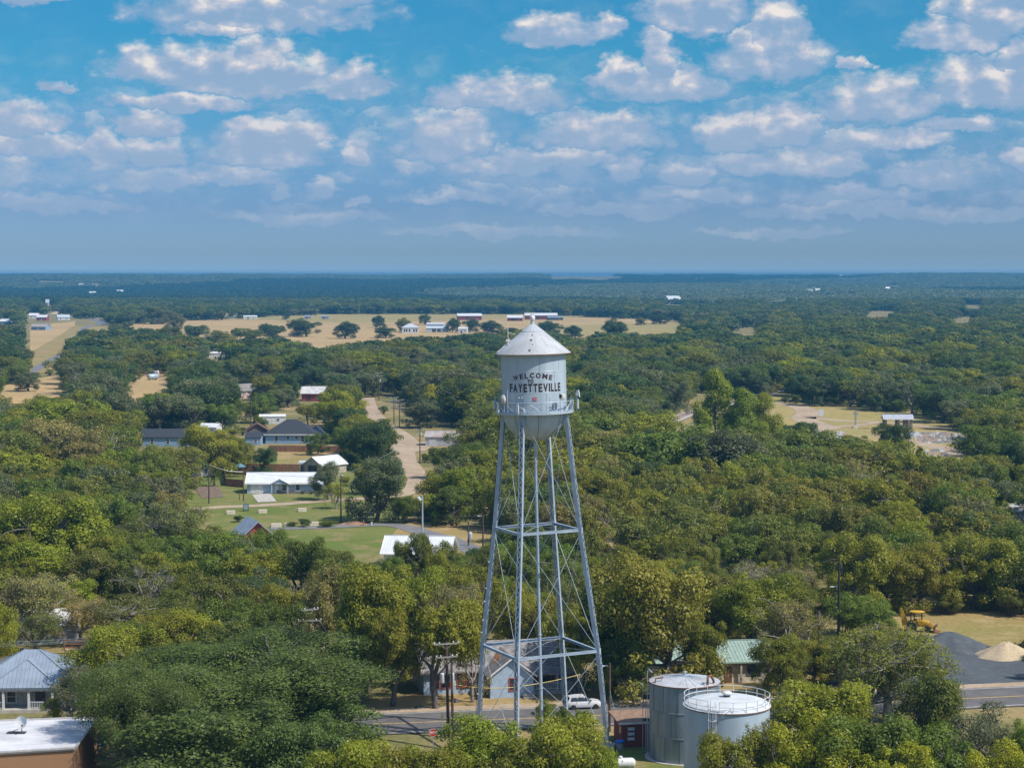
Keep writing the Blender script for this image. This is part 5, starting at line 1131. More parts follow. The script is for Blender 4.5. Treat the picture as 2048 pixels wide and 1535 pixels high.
def wire(label, a, b, sag=.6, r=.022, m=None, group=None, y=0):
    pts = [Vector(a).lerp(Vector(b), f) - Vector((0, 0, sag * 4 * f * (1 - f))) for f in np.linspace(0, 1, 17)]
    o = MB().tube(pts, r, 5).build('power_line', m or WIRE); return tag(o, label, 'power line', group)
p1 = pole('utility_pole', 'weathered pole with two crossarms rising behind the live oak', 620, 1217, 1362, .15, WOOD, [(.1, 1.2, .5), (1.5, 1.5, .1)])
p2 = pole('utility_pole', 'tall dark pole with two crossarms and twin transformer cans', 897, 1282, 1474, .17, WOOD, [(.25, 1.45, .25), (1.75, 1.25, .3)], [(4.1, -.55, .27, 1.1), (4.1, .55, .27, 1.1)], lean=-1.2)
p3 = pole('utility_pole', 'bare dark pole close beside the twin transformer pole', 906, 1322, 1476, .15, WOOD, lean=-1.0)
p4 = pole('lamp_pole', 'brown wooden pole with a street lamp beside the tower leg', 1219, 1325, 1462, .14, WOOD, lamp=(.4, -.8, .1))
p6 = pole('lamp_pole', 'tall black pole with a pale street lamp halfway up', 1677, 1130, 1273, .18, BLACK, lamp=(3.3, -.9, .25))
MB_cap = None
p7 = pole('utility_pole', 'thin grey-brown pole in front of the black lamp pole', 1638, 1222, 1342, .12, mat('grey_brown_wood', (.2, .16, .14), .9, var=.2))
p8 = pole('lamp_pole', 'reddish pole with a small lamp arm at the wood edge', 1241, 1037, 1120, .14, mat('reddish_wood', (.16, .07, .06), .9, var=.2), lamp=(.2, -1.0, .1))
p9 = pole('utility_pole', 'short pole carrying one grey transformer can by the park road', 937, 1043, 1092, .14, WOOD, cans=[(2.7, .35, .36, 1.3)])
p10 = pole('lamp_pole', 'taller lamp pole beside the single transformer pole', 966, 1028, 1098, .14, WOOD, lamp=(.4, -.7, .1))
p11 = pole('light_pole', 'tall grey steel floodlight pole on the park lawn', 845, 990, 1080, .17, STEEL, cat='light pole'); 
for dx, dz in ((-.75, -.45), (-.45, -.75)):
    o = MB().box((p11.x + dx, p11.y - .1, p11.z + dz), (.5, .35, .4), .5).tube([(p11.x + dx, p11.y, p11.z + dz), (p11.x, p11.y, p11.z + dz + .1)], .04, 6).build('floodlight', WHITE); tag(o, 'upper white floodlight on the steel pole' if dz > -.5 else 'lower white floodlight on the steel pole', 'floodlight')
p12 = pole('utility_pole', 'pole with one crossarm and a small can beside the metal shed', 840, 857, 927, .15, WOOD, [(.2, 1.6, 0)], [(1.6, .25, .22, .8)])
p13 = pole('utility_pole', 'slim bare pole standing in front of the ploughed bed', 418, 926, 1007, .14, WOOD)
p14 = pole('utility_pole', 'slim pole in front of the ranch house garage corner', 487, 940, 1003, .12, WOOD)
p15 = pole('utility_pole', 'brown pole on the lawn before the spreading park oak', 682, 949, 1046, .15, WOOD, [(.3, .5, 0)])
pole('fence_post', 'short post beside the ranch house corner pole', 479, 983, 1000, .09, WOOD, cat='post')
for i, (px, yt, yb, lb) in enumerate([(758, 744, 800, 'distant pole with white cans over the dirt road'), (788, 793, 850, 'crowded pole with stacked crossarms above the dirt road'), (799, 798, 852, 'second crowded pole next to the stacked crossarms'), (502, 800, 878, 'dark pole rising behind the brown cabin'), (445, 838, 880, 'grey pole behind the long blue house')]):
    pole('utility_pole', lb, px, yt, yb, .16, WOOD, [] if i > 2 else [(.3, 1.6, .1), (1.6, 1.8, .1), (3.0, 1.2, .2)][:3 - (i == 0)], [(3.6, .5, .3, 1)] if i == 0 else [])
for i, (px, yt, yb, lb) in enumerate([(1282, 600, 617, 'tall pale steel pylon in the far woods'), (1593, 595, 612, 'far steel pylon holding the long wires')]):
    pole('pylon', lb, px, yt, yb + 6, .7, mat('pylon_steel', (.4, .5, .52), .5, .2), cat='pylon')
grp = 'power lines from the crossarmed pole'
for k, (dx, dz, ye) in enumerate(((-.9, .1, 1284), (-.2, .2, 1290), (.6, .1, 1293))):
    e = P(-40, ye, 262 - k); wire('thin overhead wire running out over the porch house roof', (p1.x + dx, p1.y, p1.z + dz), e, 1.0, .028, WIREL, grp)
e = P(-40, 1314, 258); wire('lower single wire below the bundle over the porch house', (p1.x, p1.y, p1.z - 3.0), e, .6, .028, WIREL)
e = P(-40, 1353, 236); wire('dark sagging cable across the front of the porch house roof', P(150, 1349, 240), e, .3, .035, BLACK)
wire('wire dropping from the crossarmed pole into the live oak', (p1.x + 1.2, p1.y, p1.z - 1.4), P(690, 1300, 240), .4, .028, WIREL)
wire('short wire sagging through the tree beside the twin can pole', P(765, 1347, 246), P(835, 1357, 240), .4, .03, WIREL)
wire('yellow sheathed cable crossing in front of the blue house', (p3.x, p3.y, P(907, 1367, p3.y).z), P(1045, 1371, 229), .35, .045, mat('yellow_sheath', (.6, .45, .12), .5), 'yellow cables before the blue house')
wire('yellow sheathed cable crossing in front of the blue house', P(1045, 1371, 229), P(1160, 1348, 236), .1, .045, mat('yellow_sheath', ()), 'yellow cables before the blue house')
for a, b, lb in ((p13, p14, 'wire strung before the ranch house'), (p14, p15, 'wire past the ranch house roof'), (p9, p10, 'wire between the two park road poles')):
    wire(lb, a - Vector((0, 0, .3)), b - Vector((0, 0, .3)), .5, .03, WIREL)
wire('wire reaching left from the ploughed bed pole', p13 - Vector((0, 0, .3)), P(250, 943, p13.y + 10), .8, .03, WIREL); wire('lower wire reaching left from the ploughed bed pole', p13 - Vector((0, 0, 3.6)), P(240, 968, p13.y + 10), .8, .03, WIREL)
wire('wire from the lawn pole towards the dirt road', p15 - Vector((0, 0, .2)), p12 - Vector((0, 0, 1.0)), 1.0, .035, WIREL)
wire('wire above the green roofed house', P(1430, 1278, 262), p7 - Vector((0, 0, 5)), .3, .03, WIREL)
wire('green drop wire beside the brown lamp pole', p4 - Vector((0, 0, 3)), P(1238, 1432, 224), .8, .03, mat('green_sheath', (.1, .3, .22), .5))
wire('long far wire between the steel pylons', P(1385, 608, 3300), P(1593, 596, 3500), 5, .30, WIREL); wire('long far wire leading off past the far pylon', P(1593, 596, 3500), P(1900, 603, 4000), 9, .30, WIREL)

# ------------------------------------------------------------------ signs and small things
def stop_sign():
    c = G(866, 1500); y = 213.0; p = P(866, 1464, y); t = thing('stop_sign', 'red octagonal STOP sign at the street corner', 'road sign', (p.x, y, 0))
    MB().tube([(0, .05, 0), (0, .05, p.z + .4)], .035, 8).build('post', STEEL, t)
    r = .46; oc = [(r * math.cos(R(22.5 + 45 * k)), p.z + r * math.sin(R(22.5 + 45 * k))) for k in range(8)]; o2 = [(.9 * (x), p.z + .9 * (z - p.z)) for x, z in oc]
    pl = MB().prism(oc, -.01, .01, 'y').build('sign_plate', WHITE, t); MB().prism(o2, -.016, -.011, 'y').build('red_face', mat('sign_red', (.55, .03, .02), .5, var=.03), pl)
    cu = bpy.data.curves.new('stop', 'FONT'); cu.body = 'STOP'; cu.size = .36; cu.align_x = 'CENTER'; cu.align_y = 'CENTER'; cu.offset = .012
    ob = bpy.data.objects.new('stop', cu); COL.objects.link(ob); dg = bpy.context.evaluated_depsgraph_get(); dg.update(); me = bpy.data.meshes.new_from_object(ob.evaluated_get(dg)); bpy.data.objects.remove(ob)
    me.transform(Matrix.Translation((0, -.02, p.z)) @ Matrix.Rotation(R(90), 4, 'X') @ Matrix.Scale(.8, 4, (1, 0, 0))); me.materials.clear(); me.materials.append(WHITE); l = bpy.data.objects.new('lettering', me); COL.objects.link(l); l.parent = pl
stop_sign()
y = 222.0; c = G(884, 1480); t = thing('street_sign', 'narrow grey sign post beside the twin transformer pole', 'road sign', (P(884, 1440, y).x, y, 0)); z1 = P(884, 1424, y).z
MB().tube([(0, 0, 0), (0, 0, z1)], .035, 8).build('post', STEEL, t); MB().box((0, -.04, z1 - .4), (.3, .03, .9)).build('sign_plate', CHROME, t)
c = at(741, 1046); t = thing('park_sign', 'brown park sign with pale lettering and border on two posts', 'sign', (c.x, c.y, 0))
for s in (-.65, .65): MB().box((s, .05, 1.2), (.12, .12, 2.4)).build('post', WOOD, t)
bd = MB().box((0, -.03, 1.95), (1.7, .1, .95)).build('board', mat('sign_brown', (.13, .05, .035), .7, var=.1), t)
q = MB()
for z in (1.51, 2.39): q.box((0, -.09, z), (1.62, .02, .05))
for x in (-.8, .8): q.box((x, -.09, 1.95), (.05, .02, .83))
for z, n in ((2.13, 9), (1.8, 7)):
    for k in range(n): q.box((-.6 + 1.2 * (k + .5) / n, -.09, z), (.09, .02, .16))
q.build('lettering', WHITE, bd)
c = at(738, 1036); t = thing('marker_post', 'small white marker at the foot of the brown park sign', 'marker', (c.x - .4, c.y - .6, 0)); MB().box((0, 0, .3), (.35, .25, .6)).build('marker', WHITE, t)
c = at(727, 1051); t = thing('orange_marker', 'slim orange marker post by the park road', 'marker', (c.x, c.y, 0)); MB().lathe([(.16, 0), (.13, 1.0), (.1, 1.1), (0, 1.12)], 10).build('tube', mat('orange', (.5, .16, .03)), t)
c = at(743, 1051); t = thing('hydrant', 'small white and blue hydrant by the park road', 'hydrant', (c.x, c.y, 0)); MB().lathe([(.2, 0), (.16, .1), (.16, .6), (.2, .62), (.14, .8), (0, .85)], 12).build('barrel', WHITE, t)
for px, py, w, lb in ((461, 1028, 1.9, 'pale stone block nearest the dark shrub clump'), (525, 1026, 1.9, 'pale stone block past the grey smoker'), (604, 1023, 1.9, 'pale stone block alone on the upper lawn'), (552, 1054, 2.2, 'long pale stone block beside the park road'), (574, 1053, .9, 'small pale boulder beside the park road'), (628, 1051, 1.9, 'pale boulder among the road side shrubs')):
    c = at(px, py); mb = MB().box((0, 0, .42), (w, .9, .84)); o = mb.build('stone_block', STONE, bevel=.09); o.location = (c.x, c.y, 0); o.rotation_euler = (0, 0, R(w * 7)); tag(o, lb, 'stone block', 'stone blocks on the lawn')
c = at(492, 1022); t = thing('barbecue_smoker', 'grey upright smoker box standing on the lawn', 'barbecue', (c.x, c.y, 0)); MB().box((0, 0, 1.0), (1.15, .8, 1.3)).build('box', mat('smoker_grey', (.12, .15, .16), .5, .3), t, bevel=.04); [MB().box((s, 0, .2), (.08, .7, .4)).build('leg', BLACK, t) for s in (-.5, .5)]; MB().box((0, -.43, 1.0), (.9, .05, 1.0)).build('door', STEEL, t)
# fences
def fence(label, pts, h, m=None, name='wooden_fence'):
    g = [G(*p) for p in pts]; t = thing(name, label, 'fence', g[0])
    for a, b in zip(g, g[1:]):
        a, b = a - g[0], b - g[0]; n = max(1, int((b - a).length / 2.4)); d = (b - a).normalized(); p = MB(); nb = int((b - a).length / .3)
        for k in range(nb):
            q = a + (b - a) * ((k + .5) / nb); p.box((q.x, q.y, h / 2 + .05), (.275, .04, h - (.03 if k % 2 else 0)), math.atan2(d.y, d.x))
        p.build('board_panel', m or FENCEW, t)
        for k in range(0, n + 1, 2):
            q = a + (b - a) * (k / n); MB().box((q.x, q.y + .08, h / 2), (.12, .12, h + .1)).build('post', m or FENCEW, t)
fence('long tall red-brown fence behind the ranch house', [(432, 946), (600, 948)], 2.6)
fence('low red-brown fence before the hip roofed house', [(538, 903), (690, 905)], 1.9)
fence('red-brown corner fence beside the ranch house garage', [(447, 946), (452, 972), (487, 975)], 1.9)
c = at(480, 953); t = thing('play_tower', 'wooden play tower with a small blue roof', 'playhouse', (c.x, c.y, 0)); [MB().box((x, y, 1.3), (.12, .12, 2.6)).build('post', FENCEW, t) for x in (-.9, .9) for y in (-.8, .8)]; MB().box((0, 0, 1.2), (2, 1.8, .12)).build('deck', FENCEW, t); MB().lathe([(1.7, 2.6), (.05, 3.6)], 4).build('roof', mat('play_roof', (.08, .2, .26), .6), t)
y = 270; c = at(146, 1310); t = thing('yard_gate', 'brown pole rail gate beside the pickup', 'gate', (c.x, c.y + 1, 0)); [MB().box((0, 0, z), (2.8, .1, .16)).build('rail', FENCEW, t) for z in (.5, .95, 1.4, 1.85)]; [MB().box((x, 0, 1.2), (.16, .16, 2.4)).build('post', FENCEW, t) for x in (-1.4, 1.4)]
sheet('driveway', [(120, 1322), (128, 1296), (205, 1288), (215, 1316)], M_DIRT, .07, 'dirt drive under the pickup')
c = at(870, 1414)
for px, py, lb in ((836, 1416, 'small dark stump on the brown lawn'), (912, 1404, 'dark mound by the blue house wall'), (957, 1398, 'dark stump beneath the red framed windows')): 
    c = at(px, py); o = MB().lathe([(.5, 0), (.42, .2), (.3, .34), (0, .38)], 12).build('tree_stump', DKSTEEL); o.location = (c.x, c.y, 0); tag(o, lb, 'stump')
# ------------------------------------------------------------------ trees
def unit(v): return v / np.maximum(np.linalg.norm(v, axis=-1, keepdims=True), 1e-9)
def cards(c, n, s, r, asp=0.55):
    """diamond leaves at c facing n"""
    t = unit(np.cross(n, r.normal(size=n.shape))); b = np.cross(n, t); s = s[:, None]
    bend = n * s * .18
    V = np.stack([c + t * s - bend, c + b * s * asp + bend, c - t * s - bend, c - b * s * asp + bend], 1).reshape(-1, 3)
    return V, np.arange(len(V)).reshape(-1, 4)
def limb(pts, rad, k=5):
    V, Q = [], []; pts = np.asarray(pts, float); m = len(pts)
    d = unit(np.gradient(pts, axis=0)); up = np.where(np.abs(d[:, 2:3]) < .9, [[0, 0, 1.]], [[1., 0, 0]]); x = unit(np.cross(d, up)); y = np.cross(d, x)
    a = np.linspace(0, 2 * np.pi, k, endpoint=False)
    V = (pts[:, None] + (x[:, None] * np.cos(a)[None, :, None] + y[:, None] * np.sin(a)[None, :, None]) * np.asarray(rad)[:, None, None]).reshape(-1, 3)
    i = np.arange(m - 1)[:, None] * k; j = np.arange(k)[None]; j2 = (j + 1) % k
    return V, np.stack([i + j, i + j2, i + k + j2, i + k + j], -1).reshape(-1, 4)
def join(parts):
    V, Q, o = [], [], 0
    for v, q in parts: V.append(v); Q.append(q + o); o += len(v)
    return np.concatenate(V), np.concatenate(Q)
def curve(a, b, r, n=5, sag=0.12):
    f = np.linspace(0, 1, n)[:, None]; d = np.linalg.norm(b - a); off = r.normal(size=3) * d * sag; off[2] = abs(off[2]) * .6
    return a + (b - a) * f + off * np.sin(np.pi * f) * (1 - .3 * f)
def grow(kind, seed, nleaf, lsize, twigs=True):
    """unit tree 10 m tall and 10 m broad -> (crown verts, quads), (wood verts, quads)"""
    r = np.random.default_rng(seed); wood = []; B, BR = [], []
    if kind in ('leafy', 'thin', 'oak', 'bush', 'bare', 'street'):
        zc, zr, base = {'leafy': (5.6, 4.0, 1.2), 'thin': (5.9, 3.8, 1.9), 'oak': (5.0, 4.3, .9), 'bush': (4.0, 5.0, .3), 'bare': (6.4, 3.6, 2.4), 'street': (6.4, 3.6, 3.4)}[kind]
        nb = {'leafy': 60, 'thin': 58, 'oak': 90, 'bush': 46, 'bare': 30, 'street': 56}[kind]
        # two to four leading masses make the outline uneven
        lead = [np.array([r.uniform(-1.9, 1.9), r.uniform(-1.9, 1.9), zc + r.uniform(-1.2, .6)]) for _ in range(int(r.integers(3, 6)))]
        lr = [r.uniform(2.3, 3.5) for _ in lead]
        while len(B) < nb:
            k = int(r.integers(len(lead))); d = unit(r.normal(size=3)); d[2] = d[2] * .8 + .12
            p = lead[k] + d * lr[k] * np.array([1, 1, .92]) * r.uniform(.55, 1.02)
            if p[2] < base or p[2] > 9.7 or np.hypot(p[0], p[1]) > 4.6: continue
            rr = r.uniform(.62, 1.35) * {'oak': .95, 'thin': .95, 'bush': 1.1}.get(kind, 1.0)
            if r.random() < .3: rr *= .6
            B.append(p); BR.append(rr)
    elif kind == 'pine':
        for k in range(44):
            f = r.uniform(.28, 1.0); z = 10 * f; ra = (1 - f) ** .55 * 4.6 * r.uniform(.35, 1.0); a = r.uniform(0, 6.283)
            B.append(np.array([ra * math.cos(a), ra * math.sin(a), z + ra * .12])); BR.append(r.uniform(.7, 1.25))
    elif kind == 'cedar':
        for k in range(60):
            f = r.uniform(.05, 1.0) ** 1.1; ra = (1 - f) ** .8 * 4.4 * r.uniform(.5, 1.0); a = r.uniform(0, 6.283)
            B.append(np.array([ra * math.cos(a), ra * math.sin(a), .4 + 9.4 * f])); BR.append(r.uniform(.55, 1.1) * (1.25 - .6 * f))
    B, BR = np.array(B), np.array(BR)
    e = (np.abs(B[:, :2]) + BR[:, None] * .9); sxy = 4.9 / max(np.sort(e.max(1))[-3], 1e-6); top = (B[:, 2] + BR * .85).max()
    B[:, :2] *= sxy; B[:, 2] *= 9.9 / top; BR *= min(sxy, 1.15) ** .8
    if kind in ('leafy', 'oak', 'thin') :                          # skirts: low outer boughs
        m_ = 14 if kind != 'thin' else 6; a_ = r.uniform(0, 6.283, m_); q_ = r.uniform(2.2, 4.2, m_); z_ = r.uniform(1.0, 3.2, m_)
        B = np.concatenate([B, np.stack([q_ * np.cos(a_), q_ * np.sin(a_), z_], -1)]); BR = np.concatenate([BR, r.uniform(.6, 1.15, m_)])
    lo, hi = (B - BR[:, None]).min(0), (B + BR[:, None]).max(0)
    # leaves: on the lumps' skins, turned outwards and up
    share = BR ** 2 / (BR ** 2).sum(); k = r.choice(len(B), size=int(nleaf * 1.9), p=share)
    d = unit(r.normal(size=(len(k), 3)) + np.array([0, 0, .35]) + unit(B[k] - np.array([0, 0, 4.5])) * .45)
    rad = BR[k] * (1.06 - .55 * r.random(len(k)) ** 1.7) * (1 + .16 * np.sin(d[:, 0] * 7 + k) * np.cos(d[:, 1] * 8 + k * 2) + .10 * r.normal(size=len(k)))
    c = B[k] + d * rad[:, None] * np.array([1.08, 1.08, .92])
    keep = np.ones(len(c), bool)
    dist = np.linalg.norm(c[:, None, :] - B[None], axis=-1) / BR[None]
    keep &= dist.min(1) > .45
    c, d, k = c[keep][:nleaf], d[keep][:nleaf], k[keep][:nleaf]
    n = unit(d * .9 + r.normal(size=d.shape) * .42 + np.array([0, 0, .15]))
    s = lsize * (.5 + 1.05 * r.random(len(c)) ** 1.6) * 1.08
    crown = cards(c, n, s, r)
    lump = r.uniform(0, 1, len(B))
    var = np.clip(.5 + (lump[k] - .5) * .35 + r.normal(size=len(c)) * .17, 0, 1)
    # wood
    if kind in ('pine', 'cedar'):
        wood.append(limb([(0, 0, -.3), (0, 0, 4), (.1, 0, 9.4)], [.22, .16, .04], 7))
        for p, rr in zip(B, BR):
            if r.random() < .7: wood.append(limb(curve(np.array([0, 0, p[2] - .3]), p, r, 4, .05), np.linspace(.07, .02, 4), 4))
    elif kind == 'bush':
        for p in B[:18]: wood.append(limb(curve(np.array([r.normal() * .8, r.normal() * .8, -.2]), p, r, 4), np.linspace(.1, .03, 4), 4))
    else:
        fork = np.array([r.normal() * .2, r.normal() * .2, r.uniform(1.7, 2.5) if kind != 'oak' else 1.6])
        wood.append(limb([(0, 0, -.3), fork * .5, fork], [.42, .33, .30], 8))
        tops = []
        for k_ in range(int(r.integers(4, 7))):
            a = r.uniform(0, 6.283); ra = r.uniform(1.0, 2.6); q = np.array([ra * math.cos(a), ra * math.sin(a), r.uniform(4.6, 7.2)]); wood.append(limb(curve(fork, q, r, 6), np.linspace(.23, .11, 6), 6)); tops.append(q)
        tops.append(fork); T = np.array(tops)
        for p, rr in zip(B, BR):
            q = T[np.argmin(np.linalg.norm(T - p, axis=1) + np.maximum(0, T[:, 2] - p[2]) * 1.5)]
            wood.append(limb(curve(q, p, r, 5), np.linspace(.095, .035, 5), 4))
            nt = {'thin': 8, 'bare': 16, 'leafy': 3, 'oak': 2, 'street': 4}[kind] if twigs else 0
            for _ in range(nt):
                e = p + unit(r.normal(size=3) + np.array([0, 0, .45]) + unit(p - fork) * .6) * rr * r.uniform(.8, 1.35); wood.append(limb(curve(p, e, r, 4, .16), np.linspace(.034, .014, 4), 3))
    return crown, var, join(wood)
def to_mesh(name, V, Q, m, var=None, mi=None):
    me = bpy.data.meshes.new(name); V = np.asarray(V, np.float32)
    me.vertices.add(len(V)); me.vertices.foreach_set('co', V.ravel())
    me.loops.add(Q.size); me.loops.foreach_set('vertex_index', Q.ravel().astype(np.int32))
    me.polygons.add(len(Q)); me.polygons.foreach_set('loop_start', (np.arange(len(Q)) * 4).astype(np.int32)); me.polygons.foreach_set('loop_total', np.full(len(Q), 4, np.int32))
    for x in (m if isinstance(m, list) else [m]): me.materials.append(x)
    if mi is not None: me.polygons.foreach_set('material_index', mi.astype(np.int32))
    me.update(calc_edges=True)
    if var is not None:
        at_ = me.attributes.new('var', 'FLOAT', 'FACE'); at_.data.foreach_set('value', var.astype(np.float32))
    return me
PROTO = {}
def proto(kind, n, nleaf, lsize):
    PROTO[kind] = []
    for i in range(n):
        (cv, cq), var, (wv, wq) = grow(kind, 100 + i * 17 + len(kind) * 1009, nleaf, lsize)
        PROTO[kind].append((to_mesh('crown', cv, cq, LEAF, var), to_mesh('trunk', wv, wq, BARKG if kind in ('thin', 'bare') else BARK)))
proto('leafy', 8, 26000, .112); proto('street', 3, 22000, .115); proto('thin', 6, 10500, .105); proto('oak', 3, 26000, .115); proto('bush', 3, 14000, .135); proto('pine', 2, 20000, .125); proto('cedar', 2, 14000, .13); proto('bare', 3, 900, .12)
# the great live oak gets a crown of its own, finer for its size
(cv, cq), var, (wv, wq) = grow('oak', 4242, 110000, .054); PROTO['great'] = [(to_mesh('crown', cv, cq, LEAF, var), to_mesh('trunk', wv * 1.0, wq, BARK))]
(cv, cq), var, (wv, wq) = grow('oak', 991, 60000, .07); PROTO['great'].append((to_mesh('crown', cv, cq, LEAF, var), to_mesh('trunk', wv, wq, BARK)))
TINT = {'olive': (0.26, 0.265, 0.023), 'dark': (0.096, 0.145, 0.036), 'lime': (0.282, 0.318, 0.023), 'tan': (0.322, 0.286, 0.081), 'green': (0.175, 0.233, 0.028), 'grey': (0.192, 0.212, 0.084), 'gold': (0.322, 0.334, 0.021), 'brown': (0.254, 0.239, 0.033), 'moss': (0.192, 0.217, 0.034), 'sage': (0.141, 0.193, 0.04), 'bright': (0.27, 0.335, 0.022)}
NAMEOF = {'street': 'shade_tree', 'leafy': 'broadleaf_tree', 'thin': 'thin_tree', 'oak': 'oak_tree', 'great': 'oak_tree', 'bush': 'shrub', 'pine': 'pine_tree', 'cedar': 'cedar_tree', 'bare': 'bare_tree'}
TREES = []          # (object, kind, tint word, px centre, py base, depth, height px, explicit label)
def jig(c, s=.16):
    k, hue = 1 + s * float(rng.normal()) * .75, float(rng.normal()) * .035
    return (c[0] * k * (1 + hue), c[1] * k * (1 - hue * .4), c[2] * k)
def plant(kind, x, y, w, h, tint, label=None, rz=None, variant=None, trunk_w=None):
    P_ = PROTO[kind]; cm, tm = P_[int(rng.integers(len(P_))) if variant is None else variant]
    t = bpy.data.objects.new(NAMEOF[kind], None); COL.objects.link(t); t.empty_display_size = .3
    t.location = (x, y, float(hz(x, y))); t.rotation_euler = (0, 0, float(rng.uniform(0, 6.283)) if rz is None else rz); t.scale = (w / 10, w / 10, h / 10)
    for nm, me in (('crown', cm), ('trunk', tm)):
        o = bpy.data.objects.new(nm, me); COL.objects.link(o); o.parent = t
        if nm == 'crown': o['tint'] = jig(TINT[tint])
    cx, cyb = project(x, y, 0)[:2]
    TREES.append((t, kind, tint, cx, cyb, y, label, w, h))
    return t
def tree(kind, cx, ytop, ybase, wpx, tint, label=None, **k):
    """explicit tree read off the photograph: crown centre, top, foot and breadth in pixels"""
    g = G(cx, ybase); h = P(cx, ytop, g.y).z; return plant(kind, g.x, g.y, wpx * g.y / F * 1.04, h * 1.01, tint, label, **k)

